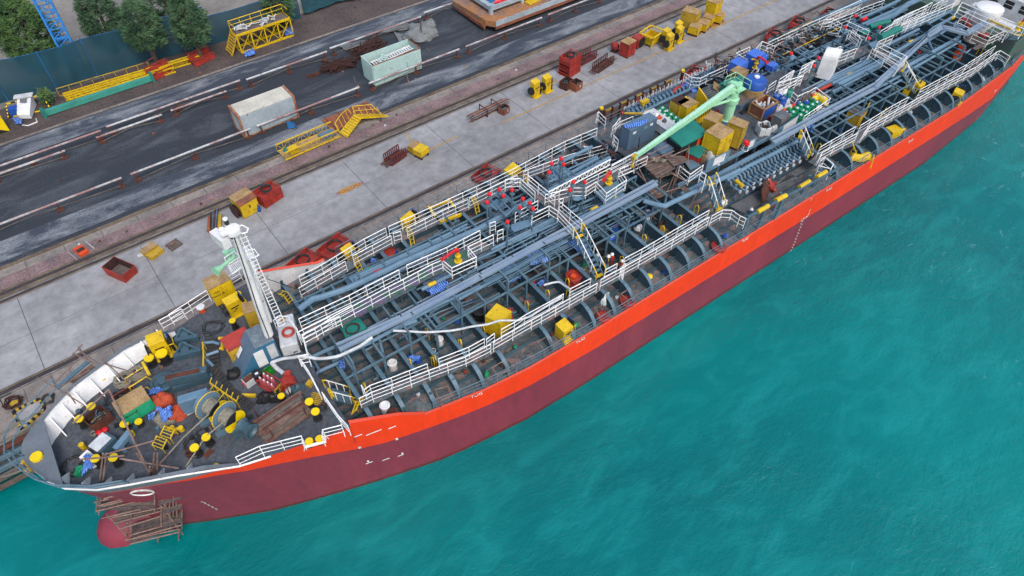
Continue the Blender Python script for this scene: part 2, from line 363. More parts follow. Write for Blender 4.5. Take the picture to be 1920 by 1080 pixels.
def zpur(a): return tab([(0,6.29),(5.5,6.2),(8.8,5.5),(12.4,4.4),(16.7,2.7),(22.7,2.2),(33,1.75),(46,1.65),(60,1.4),(80,1.5),(90,.2),(110,-.5)],a)
US=[0,.15,.3,.55,.8,1.1,1.4,2,2.8,3.5,4.3,5.4,6.6,8,9.5,11.2,13.1,14.4,15.8,17.2,18.8,20.4,22.5,24.6,28,34,42,52,60,70,80,86,92,97,101,105,110]
def hp(a,z,side):
    "hull surface point for station a at height z"
    top=ztop(a); w_=max(0,min(1,(z+2.6)/(top+2.6))); w_=w_**1.35 if z>-2.6 else 0
    wl=tab(WLN if side<0 else WLF,a); tp=tab(NEAR if side<0 else FAR,a); t=lerp(wl,tp,w_)
    k=max(0,1-a/25.0); so_=lerp(2.6,0,w_**.8)*k
    if z<-2.6: t=lerp(tab(WLN,a),0,0) if side<0 else t; so_=2.6*k
    return (a+so_,t,z)
def loft(m,levels,sides=(-1,1)):
    for side in sides:
        rows=[[hp(a,lv(a) if callable(lv) else lv,side) for a in US] for lv in levels]
        for r0,r1 in zip(rows,rows[1:]):
            for i in range(len(US)-1): m.face([r0[i],r0[i+1],r1[i+1],r1[i]])
def mid(z0,z1,k): return lambda a:(lerp(z0(a) if callable(z0) else z0,z1(a) if callable(z1) else z1,k))
m=MB(); loft(m,[-7,-2.6,-2.25]); m.build('wet_band',mat('hull_wet','#6d2626','#5a2a2c',.5,.5,.35,fine=.15),SHIP,smooth=True)
m=MB(); loft(m,[-2.25]+[mid(-2.25,zpur,k/6) for k in range(1,7)]); m.build('lower_hull','hull_purple',SHIP,smooth=True)
m=MB(); loft(m,[zpur]+[mid(zpur,lambda a:min(zdeckline(a),FC),k/3) for k in (1,2,3)]); m.build('topside_band','hull_orange',SHIP,smooth=True)
m=MB(); m.k=0
m.lathe((3.4,.1,-3.0),[(.1,3.9),(.6,3.8),(1.2,3.4),(1.65,2.6),(1.95,1.4),(2.15,0),(2.3,-2.0),(2.4,-4.5)],24,(-1,0,.03)); m.build('bulbous_bow','hull_purple',SHIP,smooth=True)
# forecastle side strip + bulwark plating
def inner(a,z,side,d):
    p=hp(a,z,side); c=.15 if a<3 else 0; v=Vector((2.2-p[0] if a<2 else 0,.6-p[1],0)); v=v.normalized()*d if v.length>0 else v; return (p[0]+v.x,p[1]+v.y,z)
def bulw(name,a0,a1,side,zb,zt,mo,mi,mt_):
    A=[a0]+[a for a in US if a0<a<a1]+[a1]
    if side==0: pass
    m=MB()
    for i in range(len(A)-1):
        a,b=A[i],A[i+1]; za,zb_=zb(a),zb(b); ta,tb=zt(a),zt(b)
        m.k=0; m.face([hp(a,za,side),hp(b,zb_,side),hp(b,tb,side),hp(a,ta,side)])
        lo=.5 if side>0 and a1<12 else .06; m.k=1; m.face([inner(a,za,side,lo),inner(b,zb_,side,lo),inner(b,tb,side,.06),inner(a,ta,side,.06)])
        m.k=2; e1=Vector((0,0,.012)); m.face([Vector(inner(a,ta,side,-.05))+e1,Vector(inner(b,tb,side,-.05))+e1,Vector(inner(b,tb,side,.2))+e1,Vector(inner(a,ta,side,.2))+e1])
    return m.build(name,[mo,mi,mt_],SHIP,smooth=False)
bulw('bulwark',0,9.6,-1,lambda a:FC,lambda a:ztop(a)+.02,'bulwark_grey','white','bulwark_grey')
bulw('bulwark',0,9.6,1,lambda a:FC,lambda a:ztop(a)+.02,'bulwark_grey','white','bulwark_grey')
bulw('bulwark',15.8,20.4,-1,lambda a:max(D,ztop(a)-.05),lambda a:ztop(a)+.5*min(1,(20.4-a)/2+.2),'hull_orange','white','hull_salmon')
bulw('bulwark',15.8,20.9,1,lambda a:D,lambda a:max(D+.2,ztop(a)+.55),'hull_orange','white','hull_salmon')
# decks
def deckpoly(a0,a1,z,inset=.05):
    A=[a0]+[a for a in US if a0<a<a1]+[a1]; P=[hp(a,z,-1) for a in A]; F=[hp(a,z,1) for a in A]; return P,F
m=MB(); P,F=deckpoly(0,15.8,FC-.002)
for i in range(len(P)-1): m.face([P[i],P[i+1],F[i+1],F[i]])
P,F=deckpoly(15.8,15.81,FC); m.k=1; m.face([(15.8,P[0][1],D),(15.8,F[0][1],D),(15.8,F[0][1],FC),(15.8,P[0][1],FC)])
m.build('forecastle_deck',['deck_fore','pipe_dark'],SHIP)
m=MB(); P,F=deckpoly(15.8,110,D)
for i in range(len(P)-1): m.face([P[i],P[i+1],F[i+1],F[i]])
m.build('main_deck','deck_main',SHIP)
# the bow platform above the bulwark
m=MB(); A=[a for a in US if a<=1.7]; pts=[inner(a,BW+.05,-1,.1) for a in reversed(A)]+[inner(a,BW+.05,1,.1) for a in A[1:] if a<=1.4]
m.prism([(p[0],p[1]) for p in pts],BW-.02,BW+.05); m.build('bow_platform','bulwark_grey',SHIP)
m=MB(); c=s(69,857,BW+.1); m.cyl((c.x,c.y,BW+.05),.32,.16,18); m.build('hatch_lid','cap_yellow',SHIP)
m=MB()
for dz,off in ((.55,-.25),(1.1,-.42)):
    pts=[Vector(inner(a,BW+dz,-1,off)) for a in reversed([x for x in US if x<=4.3])]+[Vector(inner(a,BW+dz,1,off)) for a in [x for x in US if .1<x<=2.8]]
    m.path(pts,.045,6)
for a,sd_ in ((4.3,-1),(2,-1),(.8,-1),(0,1),(.8,1),(2.8,1)): m.tube(inner(a,BW,sd_,0),inner(a,BW+1.1,sd_,-.42),.04,5)
m.build('bow_rail','steel_blue',SHIP)
# white rub strip on the near forecastle side
m=MB(); A=[0.0,.15,.3,.8,1.4,2.8,4.3,6.6,9.5,11.2]
m.path([Vector(hp(a,tab([(0,7.3),(7,7.3),(9.6,6.35),(11.2,6.3)],a),-1))+Vector((0,-.05,0)) for a in A[2:]],.07,5); m.build('edge_strip','white',SHIP)
# bulwark stays
for a in (1.4,2.2,3.0,4.0,5.1,6.2,7.4,8.6):
    m=MB(); p=Vector(inner(a,FC,1,.08)); qn=Vector((0,-1,0)); t=Vector((.12,0,0))
    m.prism([(p.x,p.y),(p.x+.07,p.y),(p.x+.07+.25,p.y-.95),(p.x+.25,p.y-.95)],[FC,FC,FC,FC],[BW-.08,BW-.08,FC+.12,FC+.12]); m.build('bulwark_stay','white',SHIP)
for a in (1.0,1.9,2.9,4.0,5.5,6.9):
    m=MB(); p=Vector(inner(a,FC,-1,.08)); m.prism([(p.x,p.y),(p.x+.07,p.y),(p.x+.07+.2,p.y+.8),(p.x+.2,p.y+.8)],[FC]*4,[BW-.1,BW-.1,FC+.12,FC+.12]); m.build('bulwark_stay','white',SHIP)
# transverse deck girders: web, rounded outer end and flange
GS=[17.3,19.3,21.2,22.9,24.6,26.5,30.1,31.95,33.8,35.7,37.5,39.4,41.4,43.3,45.0,46.9,61.5,63.6,65.3,67.4,69.5,71.5,73.5,75.7,77.7,79.7,81.6,83.4,85.6,88.0,90.2,92.4]
GZ=5.35
for g in GS:
    n0=tab(NEAR,g)+.25; f0=tab(FAR,g)-.25; W_=1.5
    prof=[]
    for i in range(7): t=i/6*PI/2; prof.append((n0+W_*(1-math.cos(t))*1.0,D+(GZ-D)*math.sin(t)))
    prof+= [(f0-W_*(1-math.cos(t)),D+(GZ-D)*math.sin(t)) for t in [PI/2*(6-i)/6 for i in range(7)]]
    m=MB(); m.k=0
    poly=prof
    i=len(m.v); m.v+=[(g-.02,y,z) for y,z in poly]+[(g+.02,y,z) for y,z in poly]; n=len(poly)
    m.f.append(tuple(i+j for j in range(n))); m.m.append(0); m.f.append(tuple(i+n+j for j in range(n-1,-1,-1))); m.m.append(0)
    for y in [y_*1.0 for y_ in (-7.6,-6.4,-5.2,-4,-2.8,-1.6,-.4,.8,2,3.2,4.4,5.6,6.8)]:
        m.box(g,y,D,.2,.02,GZ-D-.05)
    m.k=1
    for (y0,z0),(y1,z1) in zip(prof,prof[1:]):
        m.hexa([(g-.14,y0,z0-.01),(g+.14,y0,z0-.01),(g+.14,y1,z1-.01),(g-.14,y1,z1-.01),(g-.14,y0,z0+.03),(g+.14,y0,z0+.03),(g+.14,y1,z1+.03),(g-.14,y1,z1+.03)])
    m.build('deck_girder',['pipe_dark','steel_blue'],SHIP)
# longitudinal stiffeners
for j,t in enumerate([-7.5,-6.6,-5.8,-5.1,-4.4,-3.6,-2.9,-2.2,-1.4,-.6,.2,1,1.8,2.6,3.4,4.2,5.0,5.9,6.9]):
    m=MB(); a0=16.0 if -7<t<6.9 else 23; m.box((a0+94)/2,t,D,94-a0,.03,.26); m.box((a0+94)/2,t+.04,D+.24,94-a0,.08,.025); m.build('deck_stiffener','pipe_dark',SHIP)
# gunwale kerb
for sd_,T in ((-1,NEAR),(1,FAR)):
    m=MB(); m.path([(a,tab(T,a)-.06*sd_,D+.06) for a in [20.4,22.5,24.6,28,34,42,52,60,70,80,86,92,97,101]],.07,4); m.build('gunwale_bar','hull_salmon' if sd_<0 else 'steel_blue',SHIP)
# ---------------- enlarged-view tables: origin and scale of the views the points were read from ----------------
CR=dict(A=(0,540,5.647),B=(300,400,5.647),C=(300,590,5.647),D=(0,730,5.647),E=(300,720,5.647),F=(150,850,5.647),G=(560,590,5.647),H=(560,430,5.647),I=(860,540,5.647),J=(860,400,5.647),K=(860,270,5.647),L=(1140,290,5.647),M=(1140,150,5.647),N=(1400,150,5.647),O=(1400,0,5.647),P=(1640,0,6.836),a=(0,0,4),b=(480,0,4),c=(960,0,4),d=(1440,0,4),e=(0,270,4),f=(480,270,4),g=(960,270,4),h=(1440,270,4),r=(1120,170,8.306),t=(1260,180,8.306),u=(1380,120,7.4),v=(1260,60,8.306),w=(1740,0,10.667),x=(320,680,7.7125),y=(400,580,8.306),z=(560,660,8.306),n1=(780,600,6),n2=(1180,340,6),n3=(560,380,6),n4=(1680,130,6),n5=(0,740,6),n6=(1020,400,8.306),n7=(1300,330,8.306),p=(0,0,1))
def X(k,x,y,z): o=CR[k]; return s(o[0]+x/o[2],o[1]+y/o[2],z)
def XW(k,x,y,z=0): o=CR[k]; return q(o[0]+x/o[2],o[1]+y/o[2],z)
def XL(k,pts,z): return [X(k,a,b_,z) for a,b_ in pts]
PZ=6.8
def rail(pts,h=1.1,r=.028,mt='white_rail',sp=1.5,n=2,parent=None,name='handrail',ends=True,pr=None):
    "top rail along pts (already at top height), mid rails and posts below"
    m=MB(); pts=[Vector(p_) for p_ in pts]; m.path(pts,r*1.15,6)
    for k in range(1,n+1): m.path([p_-Vector((0,0,h*k/(n+1)*1.05)) for p_ in pts],r*.75,5)
    L_=0; nxt=0; 
    for i,(a_,b_) in enumerate(zip(pts,pts[1:])):
        d=(b_-a_).length
        if d<1e-4: continue
        k=max(1,round(d/sp))
        for j in range(k+(1 if i==len(pts)-2 else 0)):
            p_=a_.lerp(b_,j/k); m.tube(p_,p_-Vector((0,0,h)),pr or r,5)
            if j%2==0 and r>.027: 
                nn=(b_-a_).cross(Vector((0,0,1))).normalized(); m.path([p_-Vector((0,0,h*.5)),p_-Vector((0,0,h))-nn*.16],r*.8,4)
    return m.build(name,mt,parent or SHIP)
def floor(near,far,z,mt='deck_main',th=.06,name='walkway_deck',parent=None):
    "plate between two edge lines"
    m=MB(); N=14
    def along(P,t):
        P=[Vector(p_) for p_ in P]; Ls=[(b_-a_).length for a_,b_ in zip(P,P[1:])]; T=sum(Ls)*t
        for a_,b_,l in zip(P,P[1:],Ls):
            if T<=l+1e-6: return a_.lerp(b_,T/max(l,1e-6))
            T-=l
        return P[-1]
    A=[along(near,i/N) for i in range(N+1)]; B=[along(far,i/N) for i in range(N+1)]
    for i in range(N):
        a_,b_,c_,d_=A[i],A[i+1],B[i+1],B[i]
        m.hexa([(v_.x,v_.y,z-th) for v_ in (a_,b_,c_,d_)]+[(v_.x,v_.y,z) for v_ in (a_,b_,c_,d_)])
    for P in (A,B): m.path([(v_.x,v_.y,z-.06) for v_ in P],.06,4)
    return m.build(name,mt,parent or SHIP)
WZ=6.55  # side walkway rail height
# near side walkway
nO=XL('p',[(673,747),(696,736),(733,722),(804,694.5),(873,669),(920,645.5)],WZ); nO2=XL('p',[(925,641),(997,600),(1016,589.6),(1069,559.5),(1120,531)],WZ); nO3=XL('p',[(1127,524),(1200,484),(1263,448),(1330,407)],WZ)
nO4=XL('p',[(1335,405),(1355,393.5),(1373,394.5),(1388,405),(1399,410)],WZ)
nI=[XL('p',[(677,722),(683,731),(693,723),(733,708.5),(801,682)],WZ),XL('p',[(822,673),(879,651),(908,635)],WZ),XL('p',[(912,636),(927,625)],WZ),XL('p',[(940,617.5),(964.5,604.6),(984,591),(1031,565.7),(1056.6,551)],WZ),XL('p',[(1069,541.7),(1108,522)],WZ),XL('p',[(1135,506),(1157.5,494)],WZ),XL('p',[(1171.7,484),(1204,467),(1272,427),(1330,394)],WZ)]
for P_ in (nO,nO2,nO3,nO4,*nI): rail(P_)
floor([v_+Vector((0,.02,0)) for v_ in nO+nO2+nO3],[Vector((v_.x,v_.y+.75,0)) for v_ in nO+nO2+nO3],WZ-1.1)
floor(nO4[:3],[Vector((v_.x+.3,v_.y+.8,0)) for v_ in nO4[:3]],WZ-1.1)
nR=[XL('p',[(1538,292),(1541.7,286),(1609,249)],WZ),XL('p',[(1620,249),(1632,235),(1680,208),(1743,172),(1787,148),(1830,126),(1870,97),(1876,95),(1894,106)],WZ),XL('p',[(1538,276),(1605,237)],WZ),XL('p',[(1614,235),(1674,198),(1704,182)],WZ),XL('p',[(1727,167),(1797,130),(1812.6,121)],WZ),XL('p',[(1815,119),(1866.7,86)],WZ)]
for P_ in nR: rail(P_)
floor(nR[0]+nR[1][:-2],[Vector((v_.x,v_.y+.75,0)) for v_ in nR[0]+nR[1][:-2]],WZ-1.1)
rail(XL('N',[(780,860),(830,820),(920,890),(890,940),(770,910)],WZ-.2),n=1)
# far side walkway
fO=[XL('p',[(560,518.5),(602.5,497),(657,463.6),(683,448),(723,427.5)],WZ),XL('p',[(728,425),(777,403),(840,374),(920,337.5),(960,318),(1060,265),(1120,240)],WZ)]
fI=[XL('p',[(560,540),(647,490)],WZ),XL('p',[(661,480),(733,441.7)],WZ),XL('p',[(737,438),(751,433.5)],WZ),XL('p',[(762.5,428),(830,395),(877.5,374)],WZ),XL('p',[(880,372),(922.5,351),(970,329)],WZ),XL('p',[(990,318),(1075,288),(1140,270)],WZ)]
for P_ in fO+fI: rail(P_)
floor([Vector((v_.x,v_.y-.8,0)) for v_ in fO[0]+fO[1][:-1]],fO[0]+fO[1][:-1],WZ-1.1)
fR=[XL('O',[(60,560),(165,440),(300,490)],WZ+.6),XL('v',[(1000,330),(1220,230)],WZ+.6),XL('v',[(1000,330),(1170,430)],WZ+.6),XL('v',[(200,640),(310,710),(450,720),(560,660),(830,540),(990,440)],WZ+.3),XL('d',[(0,320),(300,180),(480,100),(700,0)],WZ+.2),XL('O',[(840,190),(1080,80),(1230,10)],WZ),XL('O',[(840,250),(1120,140),(1240,80),(1460,0)],WZ),XL('r',[(0,350),(20,330),(135,440)],WZ+.5),XL('r',[(240,560),(370,480),(560,400)],WZ)]
for i,P_ in enumerate(fR): rail(P_,sp=1.7)
floor(XL('d',[(0,330),(300,190),(480,110),(700,10)],WZ-1),XL('d',[(0,290),(300,155),(480,75),(700,-25)],WZ-1),WZ-1.1,'pipe_dark')
# yellow grab rails of the grating edges far aft
for pts in ([(230,450),(700,220)],[(380,580),(1000,285)]): 
    m=MB(); m.path(XL('O',pts,6.4),.04,5); m.build('guide_rail','yellow',SHIP)
# near side gunwale guard rail (grey blue) and far side
for sd_,T,a0,a1 in ((-1,NEAR,21,100),(1,FAR,22,98)):
    for k in range(4):
        b0=a0+(a1-a0)*k/4; b1=a0+(a1-a0)*(k+1)/4
        pts=[(b0+(b1-b0)*i/5,tab(T,b0+(b1-b0)*i/5)-.12*sd_*1,D+1.12) for i in range(6)]
        rail(pts,h=1.05,r=.026,mt='steel_blue',sp=1.9,name='gunwale_rail')
# central catwalk
CZ=8.45
cN=[XL('p',[(567,628),(590,617),(625.5,593),(728,538),(756,524),(810,495.5),(829,487.5),(847,502.6),(893,482),(877,463),(902,451),(925,440)],CZ),XL('K',[(410,925),(470,900)],CZ)]
cF=[XL('p',[(560,598),(654,554),(747.7,506)],CZ),XL('p',[(762,497.3),(838,463.6),(900,432)],CZ),XL('K',[(330,840),(390,820)],CZ)]
for P_ in cN+cF: rail(P_)
c0=cN[0]; floor([v_ for v_ in c0[:7]]+c0[10:],cF[0]+cF[1],CZ-1.1,'deck_main')
# fire monitor platforms
mat('deck_green','#3c6a58','#6c5f80',1.1,.5,.7,fine=.3,edge=(.4,.3))
def plat(P,z,mt='deck_green',th=.08,name='monitor_platform'):
    m=MB(); m.prism([(v_.x,v_.y) for v_ in P],z-th,z); return m.build(name,mt,SHIP)
plat(XL('p',[(829,487.5),(847,503),(893,482),(877,463)],CZ-1.07),CZ-1.07)
floorg=floor(c0[2:7],[Vector((v_.x,v_.y+.95,0)) for v_ in c0[2:7]],CZ-1.085,'deck_green',.02)
k2=XL('g',[(250,380),(460,330),(560,330),(630,285),(710,370),(860,270),(805,190),(930,140)],CZ); rail(k2)
plat([k2[3],k2[4],k2[5],k2[6]],CZ-1.07,'steel_blue')
rail(XL('g',[(150,530),(280,465),(345,505),(465,630)],CZ+.15)); rail(XL('g',[(355,420),(385,405)],CZ)); rail(XL('g',[(355,430),(525,575)],CZ+.15))
rail(XL('K',[(495,375),(650,365),(810,510)],CZ+.15)); rail(XL('K',[(690,290),(735,275),(735,330),(960,515),(1020,560)],CZ+.15)); rail(XL('K',[(730,330),(960,515)],CZ+.15))
plat(XL('K',[(650,430),(740,400),(1310,890),(1220,930)],7.45),7.45,'deck_main',name='crosswalk_deck')
floor(XL('g',[(280,480),(560,360),(900,200)],7.35),XL('g',[(200,430),(520,300),(860,150)],7.35),7.35,'deck_main')
# white truss gangway rail
m=MB(); A_=XL('g',[(275,360),(740,115)],CZ); B_=[v_-Vector((0,0,.55)) for v_ in A_]; n_=14
m.path(A_,.05,5); m.path(B_,.05,5)
for i in range(n_): m.tube(A_[0].lerp(A_[1],i/n_),B_[0].lerp(B_[1],(i+.5)/n_),.03,4); m.tube(B_[0].lerp(B_[1],(i+.5)/n_),A_[0].lerp(A_[1],(i+1)/n_),.03,4)
m.build('truss_rail','white_rail',SHIP)
rail(XL('g',[(750,155),(930,60)],CZ)); rail(XL('g',[(560,270),(740,180)],CZ)); rail(XL('K',[(600,730),(840,600)],CZ)); rail(XL('L',[(120,155),(290,80),(420,20)],CZ)); rail(XL('L',[(40,120),(190,40),(330,-40)],CZ))
rail(XL('L',[(760,120),(870,210),(1010,110)],8.2)); rail(XL('L',[(985,180),(1040,215),(1020,290)],8.2)); plat(XL('L',[(800,60),(870,160),(980,110),(900,50)],7.1),7.1,'steel_blue')
# right hand crosswalk and catwalk
rail(XL('O',[(1390,445),(1700,600),(1610,700),(1330,515)],CZ+.2)); rail(XL('O',[(1400,500),(1640,625)],CZ+.2)); plat(XL('O',[(1330,560),(1400,520),(1690,670),(1620,760)],7.45),7.45,'deck_main',name='crosswalk_deck')
rail(XL('O',[(1090,320),(1220,420)],CZ)); rail(XL('O',[(1120,310),(1200,390)],CZ))
for pts in ([(590,700),(715,640)],[(570,740),(700,660),(740,640),(790,620)],[(880,540),(1000,490)],[(1000,575),(1170,510)],[(350,840),(500,745)],[(340,880),(600,800)],[(1420,330),(1520,270),(1600,230)],[(1560,220),(1740,130),(1920,60)],[(1640,260),(1920,130)],[(1400,440),(1560,370)],[(1080,230),(1300,330)],[(820,210),(920,200),(1010,260)]): rail(XL('O',pts,CZ),sp=1.3)
for pts in ([(230,290),(740,30)],[(340,330),(1030,40)],[(750,70),(960,-40)]): rail(XL('P',pts,CZ),sp=1.2)
floor(XL('P',[(340,430),(1030,130)],7.3),XL('P',[(290,380),(780,130)],7.3),7.3,'steel_blue')
floor(XL('O',[(330,960),(1170,600),(1560,430)],7.3),XL('O',[(340,880),(1100,540),(1500,370)],7.3),7.25,'deck_main')
rail(XL('w',[(610,150),(680,50),(1920,580)],9.2)); rail(XL('w',[(600,180),(1590,650)],8.6)); rail(XL('w',[(640,360),(880,230)],8)); rail(XL('w',[(560,440),(820,560)],8)); rail(XL('w',[(940,620),(1250,750),(1540,620)],8))
# forecastle rails
rail(XL('G',[(0,440),(100,590),(210,800)],7.4),sp=1.6); rail(XL('G',[(245,820),(420,1070),(520,1180)],7.4),sp=1.6)
rail(XL('E',[(1920,435),(1720,485),(1715,560)],7.35)); rail(XL('E',[(1510,600),(1495,550),(1050,660),(800,775)],7.35)); 
m=MB(); m.path(XL('E',[(1510,600),(1540,665),(1745,610),(1740,560)],6.5),.09,7); m.build('fairlead_frame','white',SHIP)
m=MB(); m.path(XL('E',[(200,960),(190,995),(640,910),(690,855),(430,880),(200,960)],6.1),.09,7); m.path(XL('E',[(430,890),(450,950)],6.1),.08,6); m.path(XL('E',[(490,880),(510,940)],6.1),.08,6); m.build('fairlead_frame','white',SHIP)
rail(XL('A',[(1680,345),(1920,220)],7.4)); rail(XL('B',[(90,1073),(490,815)],7.4)); rail(XL('B',[(700,680),(830,600)],7.4)); 
rail(XL('C',[(1505,220),(1540,340),(1560,420),(1460,440)],8.2)); rail(XL('C',[(1200,60),(1260,15),(1350,20),(1450,150),(1460,210)],8.0))
rail(XL('C',[(1510,220),(1700,110),(1900,20)],8.4)); rail(XL('H',[(40,1060),(300,930),(560,800)],8.0)); rail(XL('G',[(0,180),(330,20)],8.4))
P_=XL('G',[(440,100),(640,30),(720,140),(500,265)],7.0); plat(P_,7.0,'teal',.1,'teal_hatch_board'); m=MB(); c_=X('G',570,150,7.05); m.path([c_+Vector((math.cos(i*.6)*(.5-.004*i),math.sin(i*.6)*(.45-.004*i),.02)) for i in range(24)],.03,5); m.build('hose_loop','rust_dark',SHIP)
# stairs
def stairs(name,top,bot,wd,parent=None,steps=9,mt='steel_blue',rl='white_rail',tips='yellow',perp=None):
    top=Vector(top); bot=Vector(bot); d=bot-top; h=Vector((d.x,d.y,0)).normalized(); pn=Vector((-h.y,h.x,0))
    root=thing(name,None,None); root.parent=parent or SHIP; del_=None
    for sgn in (-1,1):
        m=MB(); m.beam(top+pn*wd/2*sgn,bot+pn*wd/2*sgn,.06,.2); m.build('stringer',mt,root)
        m=MB(); up=Vector((0,0,.9)); a_=top+pn*(wd/2+.05)*sgn; b_=bot+pn*(wd/2+.05)*sgn
        m.k=0; m.path([a_.lerp(b_,.12)+up,a_.lerp(b_,.88)+up],.035,5)
        for t_ in (.2,.5,.8): m.tube(a_.lerp(b_,t_)+up,a_.lerp(b_,t_),.03,4)
        m.k=1; m.path([a_,a_+up*.9-h*.05,a_.lerp(b_,.12)+up],.045,5); m.path([a_.lerp(b_,.88)+up,b_+up*.8+h*.1,b_],.045,5); m.build('handrail',[rl,tips],root)
    m=MB(); m.k=0
    for i in range(steps):
        c_=top.lerp(bot,(i+.5)/steps); m.k=1 if i in (0,steps-1) else 0
        m.beam(c_-pn*wd/2,c_+pn*wd/2,.24,.04)
    m.build('tread',[mt,'yellow'],root); return root
stairs('stairway',X('n6',525,320,7.45),X('n6',870,1010,WZ-1.1),.75)
stairs('stairway',X('n7',270,110,7.3),X('n7',400,540,WZ-1.1),.75)
stairs('stairway',X('O',1640,740,7.45),X('O',1770,960,WZ-1.1),.75)
stairs('stairway',X('N',560,590,7.2),X('N',650,820,WZ-1.1),.7)
stairs('stairway',X('z',470,640,FC),X('z',850,740,D+.3),.9,steps=7)
stairs('stairway',X('w',1830,680,8.2),X('w',1480,950,WZ-1),.9)
def hoop(k,pts,z,r=.035,mt='yellow',name='grab_rail'):
    m=MB(); m.path(XL(k,pts,z),r,5); return m.build(name,mt,SHIP)
# small yellow grab hoops at manways and ladders on girders
for k,x_,y_ in (('n1',190,470),('n1',495,270),('n1',755,120),('n2',165,650),('n2',370,550),('n2',560,430),('n2',755,320),('n2',925,330),('J',940,860),('J',720,980),('J',1160,860),('J',1150,740),('n6',680,900),('n6',975,740),('n6',1210,740),('G',700,770),('G',1440,480),('G',1180,520),('G',1710,310),('L',1100,570),('N',760,720),('w',1050,1000),('G',1360,190),('G',600,960)):
    c_=X(k,x_,y_,5.2); m=MB(); m.path([c_+Vector((0,-.2,-.6)),c_+Vector((0,-.2,.3)),c_+Vector((.05,0,.45)),c_+Vector((0,.2,.3)),c_+Vector((0,.2,-.6))],.035,5); m.build('grab_rail','yellow',SHIP)
for k,pts in (('f',[(1615,410),(1640,460),(1655,530)]),('f',[(1120,640),(1150,690),(1165,770)]),('H',[(570,290),(600,370),(640,460)]),('K',[(140,570),(165,640),(190,750)]),('K',[(700,330),(710,370),(720,420)]),('G',[(640,925),(610,920),(560,1060)]),('B',[(1250,850),(1310,870),(1370,960)])):
    m=MB(); P_=XL(k,pts,5.6); m.path(P_,.04,5); m.path([v_+Vector((.35,.1,0)) for v_ in P_],.04,5)
    for i in range(5): 
        c_=P_[0].lerp(P_[-1],(i+.5)/5); m.tube(c_,c_+Vector((.35,.1,0)),.025,4)
    m.build('deck_ladder','yellow',SHIP)
# cable trays: twin beams with a gap
def tray(k,pts,z,wd=.34,hh=.22,mt='pipe_blue',name='cable_tray'):
    m=MB(); P_=XL(k,pts,z)
    for a_,b_ in zip(P_,P_[1:]):
        d=(b_-a_).normalized(); m.beam(a_-d*.0,b_+d*.08,wd,hh)
    return m.build(name,mt,SHIP)
mat('tray','#8193a3','#7285a0',.7,.5,.45,fine=.08)
tray('p',[(631,647),(751,593.5),(900,514),(960,482),(1060,429),(1225,340)],7.75,.2,.16,'tray'); tray('p',[(636,656),(772,590),(900,521),(1019,457),(1062,437),(1230,346)],7.75,.3,.16,'tray')
tray('w',[(0,740),(290,560),(780,690),(1190,460)],8.1,.3,.2,'tray'); tray('w',[(0,700),(270,520),(760,640),(1150,430)],8.1,.25,.2,'tray')
tray('p',[(1450,268),(1560,208),(1640,166),(1740,69)],7.9,.32,.2,'tray'); tray('p',[(1445,262),(1640,157),(1740,66)],7.9,.2,.2,'tray')
